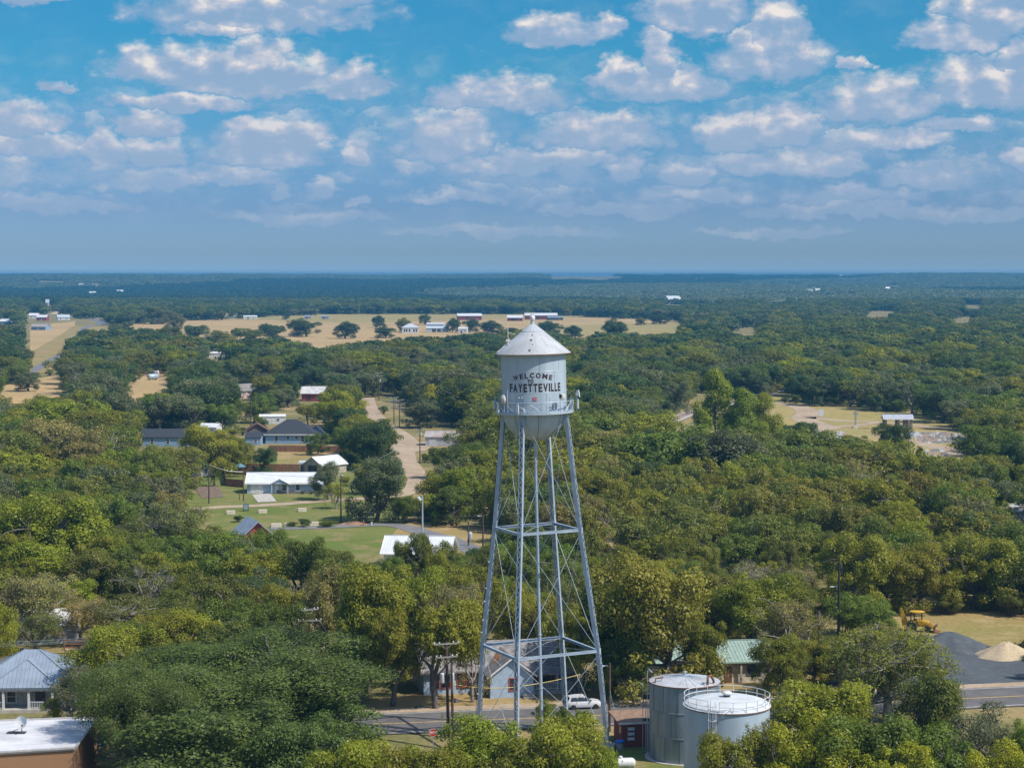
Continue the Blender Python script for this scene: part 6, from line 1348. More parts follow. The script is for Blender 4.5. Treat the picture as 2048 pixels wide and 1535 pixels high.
EXPL = [  # front row along the bottom of the picture
 ('leafy', 655, 1492, 1700, 170, 'olive', 'olive crown cut by the bottom edge, just beyond the live oak'), ('leafy', 742, 1474, 1690, 200, 'lime', 'lime crown at the bottom edge below the side street'), ('leafy', 828, 1486, 1690, 190, 'olive', 'leafy crown at the bottom edge below the STOP sign'), ('leafy', 905, 1488, 1690, 160, 'olive', 'low olive crown at the bottom edge under the transformer pole'),
 ('leafy', 968, 1428, 1670, 240, 'lime', 'tall bright leafy crown in front of the tower legs'), ('leafy', 1085, 1434, 1680, 240, 'lime', 'broad bright crown in front of the tower legs next to the tall one'), ('leafy', 1025, 1470, 1690, 200, 'olive', 'olive crown filling the gap between the two bright front crowns'), ('leafy', 1160, 1456, 1690, 190, 'olive', 'olive crown before the front tower footing'), ('leafy', 1205, 1486, 1700, 120, 'lime', 'small crown at the bottom edge near the propane tank'),
 ('great', 455, 1262, 1492, 560, 'sage', 'huge dark spreading live oak over the street corner', ), ('great', 285, 1310, 1560, 270, 'sage', 'dark live oak overhanging the white store roof'), ('oak', 660, 1350, 1500, 250, 'sage', 'dark low lobe of oak reaching towards the STOP sign'), ('oak', 430, 1420, 1640, 380, 'sage', 'dark oak crown at the bottom edge beneath the huge oak'), ('oak', 600, 1440, 1650, 220, 'sage', 'dark oak crown at the bottom edge by the side street'),
 ('leafy', 1470, 1470, 1690, 170, 'olive', 'leafy crown in front of the white tank'), ('thin', 1530, 1440, 1680, 130, 'olive', 'sparse sprigs rising past the white tank edge'), ('leafy', 1640, 1352, 1560, 230, 'lime', 'rounded bright green tree beside the white tank'), ('thin', 1775, 1250, 1440, 260, 'olive', 'open branched pecan in front of the gravel pile'), ('thin', 1745, 1275, 1440, 190, 'moss', 'thin tree hiding the yard beside the open pecan'),
 ('leafy', 1855, 1345, 1560, 150, 'moss', 'mossy green tree beside the street at the gravel yard'), ('leafy', 1720, 1420, 1680, 250, 'green', 'dense green tree below the open pecan'), ('thin', 1960, 1405, 1600, 200, 'grey', 'grey-green twiggy tree in front of the street'), ('leafy', 1590, 1432, 1690, 220, 'gold', 'yellow-green crown at the bottom edge beside the white tank'), ('leafy', 1850, 1450, 1680, 220, 'green', 'dark green crown low beside the street'), ('leafy', 1980, 1490, 1700, 190, 'gold', 'yellow-green crown at the bottom picture corner'), ('leafy', 1750, 1480, 1720, 220, 'gold', 'yellow-green crown at the bottom edge under the dense green tree'), ('leafy', 2050, 1440, 1660, 110, 'green', 'green crown at the picture edge below the street'),
 ('bush', 1088, 1398, 1462, 60, 'green', 'bright green bush at the foot of the riser pipe'), ('bush', 1130, 1412, 1468, 50, 'green', 'bright green bush between the tower legs'), ('bush', 1165, 1415, 1466, 44, 'green', 'bright green bush next to the parked white hatchback'),
 # the second row: round the street and the houses
 ('thin', 140, 1335, 1452, 150, 'grey', 'weeping half-bare tree in front of the porch house'), ('bush', 110, 1390, 1440, 60, 'gold', 'low shrub against the porch house posts'), ('leafy', 245, 1268, 1345, 120, 'lime', 'lime green small tree beside the pickup'), ('bush', 300, 1290, 1350, 90, 'lime', 'lime green shrub under the overhead wires'),
 ('leafy', 85, 985, 1195, 235, 'lime', 'tall bright lime tree at the picture edge'), ('leafy', 20, 1010, 1190, 150, 'lime', 'lime tree cut by the picture edge'), ('thin', 60, 1145, 1280, 190, 'tan', 'tan half-bare tree below the tall lime tree'), ('thin', 160, 1185, 1290, 130, 'tan', 'tan thin tree before the green shed'), ('thin', 70, 1222, 1306, 120, 'moss', 'thin tree in front of the pale shed'), ('thin', 10, 1235, 1312, 110, 'moss', 'thin tree cut by the picture edge above the porch house'), ('bare', 20, 1160, 1275, 110, 'tan', 'bare tan tree at the picture edge'),
 ('leafy', 255, 1112, 1205, 90, 'gold', 'golden crown in the middle of the left hand woods'), ('thin', 335, 1000, 1130, 150, 'moss', 'tall thin mossy tree below the lane'), ('leafy', 425, 1066, 1225, 180, 'green', 'dark leafy tree below the gabled pavilion'), ('leafy', 505, 1058, 1190, 80, 'moss', 'small mossy tree hiding the pavilion wall'), ('leafy', 545, 1058, 1190, 84, 'green', 'leafy green tree before the dark red shed'), ('leafy', 600, 1072, 1230, 120, 'green', 'green tree left of the tan crowned giant'), ('leafy', 340, 1120, 1235, 130, 'olive', 'olive tree in front of the golden crown'), ('thin', 260, 1190, 1290, 150, 'moss', 'mossy thin tree behind the lime shrubs'), ('leafy', 380, 1170, 1280, 150, 'green', 'green tree above the overhead wires'),
 ('leafy', 735, 1118, 1385, 215, 'olive', 'big tan-olive tree rising behind the crossarmed pole'), ('leafy', 665, 1130, 1330, 120, 'tan', 'tan topped tree beside the crossarmed pole'), ('street', 785, 1215, 1412, 150, 'olive', 'olive tree beside the blue house wall'), ('street', 872, 1192, 1416, 185, 'olive', 'dark trunked tree on the brown lawn before the blue house'), ('thin', 925, 1165, 1330, 160, 'tan', 'tan feathery tree behind the blue house roof'), ('leafy', 850, 1130, 1320, 140, 'olive', 'olive tree below the white roofed hall'), ('street', 728, 1265, 1408, 150, 'green', 'dark green tree overhanging the street by the live oak'),
 ('leafy', 835, 1066, 1200, 84, 'moss', 'thin tree speckling the white roofed hall'), ('leafy', 800, 1080, 1195, 48, 'moss', 'slim mossy tree before the hall gutter'), ('leafy', 872, 1090, 1200, 56, 'olive', 'low olive tree along the hall wall'), ('leafy', 790, 1112, 1215, 70, 'green', 'green tree below the eave of the white roofed hall'), ('leafy', 896, 1082, 1190, 70, 'moss', 'thin tree at the end of the white roofed hall'), ('leafy', 660, 1092, 1200, 110, 'moss', 'mossy tree between the pavilion and the white roofed hall'),
 ('leafy', 1040, 1165, 1345, 130, 'olive', 'olive tree behind the tower between its front legs'), ('leafy', 1110, 1190, 1350, 130, 'brown', 'brownish tree behind the porch of the blue house'), ('street', 1150, 1205, 1390, 130, 'olive', 'olive tree hanging over the porch of the blue house'), ('thin', 945, 1250, 1404, 100, 'tan', 'tan twiggy tree leaning over the blue house roof'),
 ('leafy', 1325, 1112, 1392, 270, 'brown', 'big brown-olive tree over the green roofed house'), ('leafy', 1230, 1170, 1380, 140, 'green', 'green tree between the tower and the green roofed house'), ('leafy', 1250, 1265, 1400, 110, 'green', 'deep green tree behind the brown lamp pole'), ('leafy', 1398, 1235, 1388, 120, 'olive', 'olive tree over the green roof edge'), ('leafy', 1560, 1262, 1392, 120, 'olive', 'olive tree at the gable end of the green roofed house'),
 ('leafy', 1500, 1150, 1330, 200, 'olive', 'large olive tree behind the green roofed house'), ('leafy', 1585, 1160, 1305, 140, 'olive', 'broad olive tree beside the thin grey-brown pole'), ('leafy', 1440, 1170, 1310, 120, 'olive', 'olive tree left of the large one behind the green roof'), ('thin', 1570, 1290, 1375, 100, 'moss', 'scrubby tree at the end of the green roofed house'),
 ('leafy', 1700, 1060, 1235, 150, 'olive', 'olive tree behind the black lamp pole'), ('bush', 1705, 1180, 1265, 130, 'green', 'big green bush beside the black lamp pole'), ('leafy', 1840, 1085, 1222, 170, 'olive', 'olive tree behind the backhoe'), ('leafy', 1945, 1065, 1218, 180, 'olive', 'tall olive tree along the dry lot'), ('leafy', 1760, 1110, 1225, 120, 'olive', 'olive tree left of the backhoe'), ('leafy', 2005, 1100, 1225, 110, 'moss', 'mossy tree at the end of the dry lot'), ('bush', 2020, 1180, 1232, 60, 'moss', 'low scrub at the end of the dry lot'), ('bush', 1890, 1190, 1228, 70, 'moss', 'low scrub beneath the tall olive trees'),
 # the park and the middle houses
 ('oak', 752, 914, 1044, 128, 'grey', 'spreading grey-green oak on the park lawn'), ('leafy', 655, 922, 1000, 62, 'grey', 'small grey-green tree before the gabled garage'), ('thin', 672, 965, 1018, 50, 'lime', 'spindly lime sapling beside the lawn pole'), ('leafy', 526, 893, 950, 54, 'dark', 'round dark tree behind the ranch house'), ('leafy', 635, 864, 910, 48, 'green', 'lone small tree on the dry lawn'), ('leafy', 735, 838, 938, 118, 'dark', 'big dark tree beside the dirt road'), ('leafy', 700, 850, 930, 70, 'green', 'green tree on the dry lawn edge'),
 ('bush', 800, 990, 1046, 70, 'green', 'bright cane thicket behind the park sign'), ('bush', 850, 985, 1042, 90, 'lime', 'bright cane thicket behind the floodlight pole'), ('bush', 905, 975, 1046, 80, 'moss', 'shrubby thicket where the park road bends'),
 ('leafy', 350, 895, 990, 120, 'moss', 'mossy tree left of the white cottage'), ('leafy', 430, 848, 950, 130, 'olive', 'olive tree before the long blue house'), ('leafy', 470, 870, 945, 80, 'olive', 'olive tree between the two blue houses'), ('leafy', 300, 890, 1005, 110, 'moss', 'mossy tree beyond the ploughed garden bed'),
 ('bush', 478, 1030, 1044, 26, 'dark', 'dark shrub clump beside the pale stone block'), ('bush', 605, 1036, 1054, 30, 'dark', 'dark shrub on the park road verge'), ('bush', 660, 1040, 1054, 40, 'moss', 'low shrub on the park road verge'), ('bush', 585, 1042, 1054, 24, 'moss', 'little shrub between the road side boulders'), ('bush', 848, 905, 925, 24, 'moss', 'small bush at the dirt turnout'),
 ('bush', 622, 982, 988, 10, 'dark', 'tiny bush at the ranch house wall'), ('bush', 606, 982, 988, 9, 'dark', 'second tiny bush at the ranch house wall'),
 # pines and others by the railway
 ('pine', 1430, 742, 892, 108, 'bright', 'tallest bright pine beside the railway'), ('pine', 1484, 780, 896, 104, 'bright', 'middle bright pine beside the railway'), ('pine', 1526, 788, 894, 90, 'lime', 'greener pine at the cemetery end of the three'), ('leafy', 1348, 760, 828, 66, 'grey', 'pale trunked grey tree by the dry bank'),
 ('leafy', 1980, 850, 965, 130, 'green', 'big bright green tree at the cemetery edge'), ('leafy', 2040, 880, 985, 80, 'dark', 'dark tree at the picture edge past the cemetery'), ('leafy', 1790, 845, 925, 80, 'dark', 'dark tree in front of the cemetery pavilion'), ('leafy', 1700, 868, 925, 80, 'dark', 'dark tree in front of the cemetery path'), ('cedar', 1840, 895, 960, 60, 'dark', 'dark cedar before the broad cemetery path'), ('leafy', 1980, 950, 1055, 130, 'grey', 'grey-green tree beside the gravestones at the picture edge'), ('leafy', 1590, 840, 910, 80, 'dark', 'dark tree beside the three pines'),
 ('leafy', 90, 790, 850, 86, 'gold', 'yellow-green round tree at the tan clearing'), ('leafy', 57, 745, 782, 60, 'grey', 'grey-green tree alone in the tan clearing'),
]
# single trees out on the hay field
for i, (cx, yt, yb, w, tn) in enumerate([(612, 636, 673, 66, 'dark'), (690, 642, 677, 54, 'dark'), (772, 651, 676, 46, 'dark'), (760, 630, 655, 34, 'dark'), (850, 629, 649, 26, 'dark'), (905, 635, 664, 30, 'dark'), (940, 636, 664, 36, 'dark'), (984, 640, 668, 50, 'dark'), (573, 624, 639, 18, 'dark'), (538, 646, 668, 36, 'dark'), (1235, 637, 684, 64, 'dark'), (1095, 641, 668, 60, 'dark'), (1150, 650, 676, 46, 'dark'), (1320, 627, 648, 44, 'dark'), (1283, 634, 650, 26, 'brown'), (348, 622, 664, 50, 'grey'), (240, 628, 650, 26, 'dark'), (270, 618, 646, 50, 'green'), (310, 612, 648, 52, 'grey'), (808, 634, 664, 32, 'brown'), (475, 655, 676, 28, 'green'), (1195, 662, 680, 14, 'dark')]):
    EXPL.append(('oak', cx, yt, yb, w, tn, ['broad field oak with a split crown', 'round field oak beside the broad one', 'field oak left of the white farmhouse', 'smaller oak behind the farmhouse field oak', 'lone rounded oak between the farm sheds', 'field oak past the grey workshops', 'field oak among the huts', 'broad field oak nearest the tower roof', 'tiny oak on the far pasture', 'oak at the near edge of the hay field', 'large dark oak on the pasture past the tower', 'oak clump just past the tower roof', 'smaller oak below the long red barn', 'oak cluster at the end of the pasture', 'brownish oak at the end of the pasture', 'grey oak beside the little red roofed shed', 'oak by the highway junction', 'light green tree by the highway field', 'pale willowy tree at the field corner', 'bare brown oak over the white farmhouse', 'narrow green tree at the field edge', 'very small oak on the pasture'][i]))
EXPL += [('leafy', 395, 650, 684, 60, 'dark', 'dark tree where the hay field meets the wood, under the grey oak'), ('leafy', 500, 656, 688, 52, 'moss', 'mossy tree poking up into the hay field'), ('leafy', 545, 648, 680, 46, 'dark', 'dark rounded tree at the near field margin'), ('leafy', 330, 652, 694, 70, 'moss', 'mossy tree at the field corner by the highway'), ('leafy', 440, 660, 692, 54, 'olive', 'olive tree on the near field margin'), ('leafy', 830, 672, 700, 40, 'dark', 'dark tree below the white farmhouse'), ('leafy', 1020, 655, 684, 44, 'dark', 'dark tree at the field margin beside the tower roof')]
for e in EXPL: tree(*e[:6], e[6] if len(e) > 6 else None)
# palm
def palm():
    c = at(428, 972); t = thing('palm_tree', 'single fan palm beside the ploughed garden bed', 'palm tree', (c.x, c.y, 0)); t['tint'] = (.12, .15, .03)
    MB().tube([(0, 0, -.2), (.1, 0, 1.6), (.05, 0, 3.2)], [.3, .24, .2], 9).build('trunk', BARK, t, 50); r = np.random.default_rng(5); parts = []
    for k in range(34):
        a, e = r.uniform(0, 6.283), r.uniform(-.5, 1.3); p0 = np.array([.05, 0, 3.2]); d = np.array([math.cos(a) * math.cos(e), math.sin(a) * math.cos(e), math.sin(e)])
        for f in np.linspace(.3, 1, 14):
            q = p0 + d * 2.3 * f + np.array([0, 0, -1.1 * f * f]); n = unit(np.cross(d, [math.sin(a), -math.cos(a), .2])[None]); parts.append(cards(q[None] + r.normal(size=(1, 3)) * .08, n + r.normal(size=(1, 3)) * .2, np.array([.42]), r, .25))
    V, Q = join(parts); o = bpy.data.objects.new('fronds', to_mesh('fronds', V, Q, LEAF, r.uniform(0, 1, len(Q)))); COL.objects.link(o); o.parent = t; o['tint'] = (.13, .16, .03)
palm()

# what must stay open: fields, lawns, roads and houses as they show in the photograph
OPEN = [[(1398, 780), (1540, 800), (1540, 856), (1398, 850)], [(606, 1212), (636, 1212), (636, 1250), (606, 1250)], [(1666, 1128), (1690, 1128), (1690, 1272), (1666, 1272)], [(1632, 1220), (1645, 1220), (1645, 1310), (1632, 1310)], [(1233, 1036), (1249, 1036), (1249, 1118), (1233, 1118)], [(928, 1028), (980, 1028), (980, 1096), (928, 1096)], [(236, 650), (330, 640), (445, 638), (560, 630), (700, 627), (1100, 628), (1360, 641), (1360, 662), (1300, 665), (1180, 662), (1160, 672), (1120, 664), (1060, 656), (930, 666), (800, 672), (700, 682), (640, 690), (560, 672), (440, 672), (370, 668), (300, 655)],
        [(50, 645), (110, 640), (105, 675), (150, 655), (160, 662), (110, 690), (95, 712), (60, 700)], [(64, 738), (70, 722), (100, 708), (112, 690), (122, 700), (104, 735)], [(155, 636), (205, 634), (222, 655), (180, 658)], [(0, 785), (40, 765), (122, 748), (118, 792), (40, 802), (0, 803)], [(256, 795), (288, 745), (334, 742), (336, 772), (270, 800)],
        [(284, 858), (395, 858), (398, 897), (284, 897)], [(500, 868), (530, 860), (580, 840), (650, 855), (690, 885), (690, 900), (690, 928), (555, 928), (535, 905), (512, 890)], [(425, 925), (600, 925), (640, 908), (690, 935), (690, 952), (430, 950)], [(376, 1006), (395, 965), (432, 952), (485, 945), (645, 945), (690, 985), (835, 990), (740, 1005), (740, 1048), (850, 1043), (985, 1070), (985, 1096), (900, 1082), (770, 1082), (700, 1095), (565, 1080), (510, 1030), (440, 1040), (398, 1022)],
        [(466, 1060), (500, 1028), (565, 1080), (520, 1078)], [(768, 1098), (810, 1074), (892, 1074), (894, 1106), (780, 1108)], [(720, 798), (745, 795), (762, 838), (742, 838)], [(783, 885), (850, 880), (868, 925), (838, 930), (840, 965), (832, 992), (785, 996), (816, 965), (800, 930), (788, 905)], [(846, 853), (945, 853), (930, 870), (870, 895), (846, 895)],
        [(600, 770), (652, 772), (656, 802), (610, 804)], [(476, 766), (498, 766), (498, 797), (476, 797)], [(492, 842), (508, 842), (508, 862), (492, 862)], [(535, 822), (568, 820), (568, 838), (540, 838)], [(400, 850), (438, 850), (440, 866), (402, 868)], [(405, 704), (470, 706), (470, 714), (405, 712)], [(780, 792), (806, 792), (806, 850), (780, 850)],
        [(1316, 858), (1336, 824), (1396, 803), (1406, 826), (1350, 860)], [(1522, 800), (1572, 766), (1582, 780), (1545, 804)], [(1550, 805), (1600, 808), (1700, 812), (1765, 828), (1835, 830), (1935, 858), (1930, 910), (1860, 912), (1795, 878), (1800, 862), (1720, 870), (1640, 868), (1600, 842), (1560, 835)], [(1755, 826), (1835, 826), (1835, 862), (1755, 862)], [(2005, 990), (2050, 980), (2050, 1045), (2015, 1040)],
        [(1770, 1238), (1850, 1215), (1960, 1225), (2050, 1210), (2050, 1425), (1960, 1410), (1945, 1330), (1860, 1270)], [(2015, 1172), (2050, 1165), (2050, 1225), (2025, 1225)], [(690, 1445), (840, 1395), (850, 1345), (980, 1285), (1060, 1285), (1150, 1340), (1290, 1395), (1290, 1480), (1210, 1430), (920, 1440), (880, 1475), (690, 1475)], [(1240, 1410), (1300, 1400), (1305, 1345), (1440, 1345), (1550, 1375), (1550, 1460), (1430, 1480), (1420, 1535), (1240, 1535)], [(1330, 1345), (1430, 1310), (1525, 1315), (1560, 1400), (1440, 1390), (1440, 1345)],
        [(0, 1300), (55, 1288), (140, 1340), (160, 1400), (160, 1437), (0, 1440)], [(0, 1437), (195, 1430), (130, 1500), (120, 1535), (0, 1535)], [(135, 1278), (195, 1274), (190, 1316), (130, 1316)], [(115, 1190), (150, 1188), (150, 1222), (115, 1222)], [(1932, 1035), (1952, 1035), (1952, 1062), (1932, 1062)], [(1745, 998), (1790, 1000), (1790, 1014), (1745, 1010)], [(1330, 590), (1366, 590), (1366, 608), (1330, 608)], [(1030, 592), (1050, 592), (1050, 602), (1030, 602)], [(0, 640), (20, 640), (20, 652), (0, 652)], [(55, 625), (145, 628), (145, 642), (55, 640)],
        [(85, 600), (100, 604), (104, 614), (96, 614)], [(1735, 622), (1790, 622), (1780, 632), (1735, 632)], [(1470, 656), (1510, 652), (1510, 668), (1480, 670)], [(1905, 636), (1945, 632), (1940, 646), (1910, 646)], [(1085, 553), (1260, 552), (1260, 558), (1085, 560)], [(1520, 566), (1600, 566), (1600, 569), (1520, 570)], [(1820, 575), (1900, 574), (1900, 578), (1820, 579)], [(560, 566), (650, 565), (650, 568), (560, 569)], [(880, 596), (930, 596), (930, 600), (880, 600)], [(1120, 588), (1190, 587), (1190, 591), (1120, 592)], [(1600, 590), (1690, 589), (1690, 593), (1600, 594)], [(60, 561), (145, 561), (145, 568), (60, 568)], [(1600, 574), (1650, 574), (1650, 580), (1600, 580)], [(1930, 610), (1960, 610), (1960, 614), (1930, 614)], [(1380, 556), (1430, 555), (1430, 559), (1380, 560)], [(155, 566), (215, 568), (210, 580), (190, 580), (170, 574)], [(1765, 571), (1815, 571), (1815, 575), (1765, 575)], [(1660, 553), (1700, 553), (1700, 556), (1660, 556)], [(1540, 602), (1570, 602), (1570, 606), (1540, 606)], [(1400, 603), (1440, 603), (1440, 607), (1370, 606)]]
FRONT = [(948, 640), (1000, 640), (1065, 630), (1150, 700), (1160, 820), (1215, 1440), (940, 1440), (985, 820)]
MH, MW, MS = 512, 1024, 3
def raster(poly):
    ys, xs = np.mgrid[0:MH, 0:MW]; X = (xs + .5) * MS - 512; Y = (ys + .5) * MS; ins = np.zeros((MH, MW), bool); n = len(poly)
    for i in range(n):
        (x1, y1), (x2, y2) = poly[i], poly[(i + 1) % n]
        if y1 == y2: continue
        ins ^= ((y1 > Y) != (y2 > Y)) & (X < (x2 - x1) * (Y - y1) / (y2 - y1) + x1)
    return ins
MASK = np.zeros((MH, MW), bool)
for p in OPEN: MASK |= raster(p)
FM = raster(FRONT)
def sample(M, px, py):
    i = np.clip((py / MS).astype(int), 0, MH - 1); j = ((px + 512) / MS).astype(int); ok = (j >= 0) & (j < MW) & (py >= 0) & (py < MH * MS)
    return M[i, np.clip(j, 0, MW - 1)] & ok
def blocked(x, y, h, w, z0=0.0):
    bx, by = project(x, y, z0); tx, ty = project(x, y, z0 + h); hw = w / 2 * F / y; hit = np.zeros(len(x)); front = np.zeros(len(x)); n = 0
    for fy in (.08, .3, .5, .7, .88, .98):
        for fx in (-.8, -.4, 0, .4, .8):
            if fy < .25 and abs(fx) > .5: continue
            if fy > .85 and abs(fx) > .6: continue
            q = (bx + (tx - bx) * fy + fx * hw, by + (ty - by) * fy); hit += sample(MASK, *q); front += sample(FM, *q); n += 1
    return (hit > np.where(y > 700, .5, 1.5)) | ((front > 0) & (y < 230))
def vnoise(x, y, s, seed):
    r = np.random.default_rng(seed); t = r.random((64, 64)); X, Y = x / s, y / s; i, j = np.floor(X).astype(int), np.floor(Y).astype(int); f, g = X - i, Y - j; f, g = f * f * (3 - 2 * f), g * g * (3 - 2 * g)
    T = lambda a, b: t[a % 64, b % 64]
    return (T(i, j) * (1 - f) + T(i + 1, j) * f) * (1 - g) + (T(i, j + 1) * (1 - f) + T(i + 1, j + 1) * f) * g
def scatter(y0, y1, sp, slope=.30, extra=12):
    """jittered rows between two depths"""
    out = []; y = y0
    while y < y1:
        s = sp; hw = slope * y + extra; xs = np.arange(-hw, hw, s) + rng.uniform(0, s); out.append(np.stack([xs + rng.normal(size=len(xs)) * s * .32, y + rng.normal(size=len(xs)) * s * .32], -1)); y += s * .92
    return np.concatenate(out)
# near and middle woods
pts = np.concatenate([scatter(205, 460, 7.8), scatter(460, 1150, 10.2)]); x, y = pts[:, 0], pts[:, 1]
zone = vnoise(x + 5000, y, 60, 1); zone2 = vnoise(x + 9000, y, 140, 2)
h = rng.uniform(6.0, 11.0, len(x)) * (0.85 + .4 * zone); h = np.where(y > 460, h * rng.uniform(.85, 1.4, len(x)), h); w = h * rng.uniform(.8, 1.2, len(x)) * np.where(y > 460, 1.35, 1.0)
EX = np.array([(t[0].location.x, t[0].location.y, t[7]) for t in TREES])
dmin = np.min(np.hypot(x[:, None] - EX[None, :, 0], y[:, None] - EX[None, :, 1]) - EX[None, :, 2] * .32, axis=1)
small = np.zeros(len(x), bool)
ok = (dmin > 1.2) & ~blocked(x, y, h, w)
# where a tall tree would hide an open place a low one may still stand
lowh = rng.uniform(2.2, 4.5, len(x)); low = ~ok & (dmin > 1.2) & ~blocked(x, y, lowh, lowh * 1.3) & (rng.random(len(x)) < .6)
h = np.where(low, lowh, h); w = np.where(low, lowh * 1.3, w); ok |= low
# nothing grows on the street, in the houses or under the tower
ok &= ~((np.abs(y - (231.5 + .19 * (x - 12))) < 12) & (y < 262)) & ~((np.hypot(x - 3.35, y - 220) < 13)) & ~((x > 8) & (x < 34) & (y < 226)) & ~((x > -14) & (x < 12) & (y < 256)) & ~((x > 14) & (x < 36) & (y < 262)) & (y > 226)
x, y, h, w, zone, zone2, low = (a[ok] for a in (x, y, h, w, zone, zone2, low))
def pick(x, y, zone, zone2, low, n):
    u = rng.random(n); v = rng.random(n); kinds = np.empty(n, object); tints = np.empty(n, object)
    for i in range(n):
        right = x[i] / y[i] > .03; far = y[i] > 620
        if low[i]: kinds[i] = 'bush' if u[i] < .7 else 'leafy'
        elif u[i] < .70: kinds[i] = 'leafy'
        elif u[i] < .86: kinds[i] = 'thin'
        elif u[i] < .93: kinds[i] = 'cedar' if far else 'leafy'
        else: kinds[i] = 'bare' if u[i] > .955 else 'thin'
        if far: c = ['dark', 'dark', 'dark', 'moss', 'green', 'grey', 'olive', 'grey'] if zone2[i] < .6 else ['dark', 'moss', 'olive', 'green', 'moss', 'grey', 'gold', 'dark']
        elif right: c = ['olive', 'moss', 'brown', 'olive', 'moss', 'olive', 'moss', 'green'] if zone[i] < .65 else ['moss', 'green', 'olive', 'dark', 'moss', 'grey', 'brown', 'olive']
        else: c = ['green', 'olive', 'moss', 'olive', 'lime', 'olive', 'green', 'moss'] if zone[i] > .4 else ['dark', 'moss', 'green', 'grey', 'olive', 'dark', 'moss', 'green']
        tints[i] = c[int(v[i] * 8)]
        if kinds[i] in ('bare', 'thin') and v[i] > .5: tints[i] = 'tan' if not far else 'grey'
        if kinds[i] == 'cedar': tints[i] = 'dark'
    return kinds, tints
K, Tn = pick(x, y, zone, zone2, low, len(x))
# the nearest ones are trees of their own; those farther back read as one wood
order = np.argsort(y); NIND = 296 - len(TREES)
bx, by = project(x, y, 0.0); inview = (np.abs(bx - 1024) < 1024 + 40) & (by < 1700)
near = [i for i in order if inview[i]][:NIND]; nearset = set(near); YCUT = max(y[i] for i in near)
for i in near: plant(K[i], float(x[i]), float(y[i]), float(w[i]), float(h[i]), Tn[i])
rest = np.array([i for i in range(len(x)) if i not in nearset])

# ------------------------------------------------------------------ the wood beyond: one object of scattered trees
def lod(kind, seed, nleaf, ls):
    (cv, cq), var, (wv, wq) = grow(kind, seed, nleaf, ls, False); V, Q = join([(cv, cq), (wv, wq)])
    me = to_mesh('wood_tree', V, Q, [LEAF, BARK if kind != 'bare' else BARKG], np.concatenate([var, np.full(len(wq), .5)]), np.concatenate([np.zeros(len(cq)), np.ones(len(wq))])); return me
def stand(seed, n, nleaf, ls, rad):
    """a clump of far crowns"""
    r = np.random.default_rng(seed); parts, va = [], []
    for k in range(n):
        (cv, cq), var, _ = grow('leafy', seed * 31 + k % 4, nleaf, ls, False); s = r.uniform(.75, 1.25); a, q = r.uniform(0, 6.283), rad * math.sqrt(r.random())
        c, s_ = math.cos(a * 7), math.sin(a * 7); cv = cv @ np.array([[c, s_, 0], [-s_, c, 0], [0, 0, 1]]); parts.append((cv * s * np.array([1.25, 1.25, .95]) + np.array([q * math.cos(a), q * math.sin(a), -.8]), cq)); va.append(np.clip(var * .5 + r.uniform(0, .5), 0, 1))
    V, Q = join(parts); return to_mesh('wood_stand', V, Q, LEAF, np.concatenate(va))
def wood(name, meshes, X, Y, Z, SC, ROT, IDX, TI, label):
    col = bpy.data.collections.new(name + '_kinds')
    for i, me in enumerate(meshes): col.objects.link(bpy.data.objects.new(f'{name}_kind_{i:02d}', me))
    me = bpy.data.meshes.new(name); n = len(X); me.vertices.add(n); me.vertices.foreach_set('co', np.stack([X, Y, Z], -1).astype(np.float32).ravel())
    for nm, ty, v in (('size', 'FLOAT_VECTOR', SC), ('turn', 'FLOAT_VECTOR', np.stack([0 * ROT, 0 * ROT, ROT], -1)), ('tint', 'FLOAT_COLOR', np.concatenate([TI, np.ones((n, 1))], 1)), ('sort', 'INT', IDX)):
        a = me.attributes.new(nm, ty, 'POINT'); a.data.foreach_set({'FLOAT_VECTOR': 'vector', 'FLOAT_COLOR': 'color', 'INT': 'value'}[ty], v.ravel().astype(np.int32 if ty == 'INT' else np.float32))
    o = bpy.data.objects.new(name, me); COL.objects.link(o); tag(o, label, kind='stuff')
    ng = bpy.data.node_groups.new(name, 'GeometryNodeTree'); ng.interface.new_socket('Geometry', in_out='INPUT', socket_type='NodeSocketGeometry'); ng.interface.new_socket('Geometry', in_out='OUTPUT', socket_type='NodeSocketGeometry')
    N, L = ng.nodes, ng.links; gi, go = N.new('NodeGroupInput'), N.new('NodeGroupOutput'); ci = N.new('GeometryNodeCollectionInfo'); ci.inputs['Collection'].default_value = col; ci.inputs['Separate Children'].default_value = True; ci.inputs['Reset Children'].default_value = True
    ip = N.new('GeometryNodeInstanceOnPoints'); ip.inputs['Pick Instance'].default_value = True
    def na(nm, ty): q = N.new('GeometryNodeInputNamedAttribute'); q.data_type = ty; q.inputs['Name'].default_value = nm; return q.outputs['Attribute']
    L.new(gi.outputs[0], ip.inputs['Points']); L.new(ci.outputs[0], ip.inputs['Instance']); L.new(na('sort', 'INT'), ip.inputs['Instance Index']); L.new(na('turn', 'FLOAT_VECTOR'), ip.inputs['Rotation']); L.new(na('size', 'FLOAT_VECTOR'), ip.inputs['Scale']); L.new(ip.outputs[0], go.inputs[0])
    md = o.modifiers.new('scatter', 'NODES'); md.node_group = ng
    return o
def tints(names): return np.array([jig(TINT[t]) for t in names])
kinds = ['leafy', 'leafy', 'leafy', 'leafy', 'thin', 'thin', 'cedar', 'bush', 'bare', 'oak']
mid = [lod(k, 300 + i * 7, {'leafy': 9500, 'thin': 5200, 'cedar': 7000, 'bush': 7000, 'bare': 900, 'oak': 9500}[k], {'bare': .2}.get(k, .172)) for i, k in enumerate(kinds)]
where = {'leafy': [0, 1, 2, 3], 'thin': [4, 5], 'cedar': [6], 'bush': [7], 'bare': [8], 'oak': [9]}
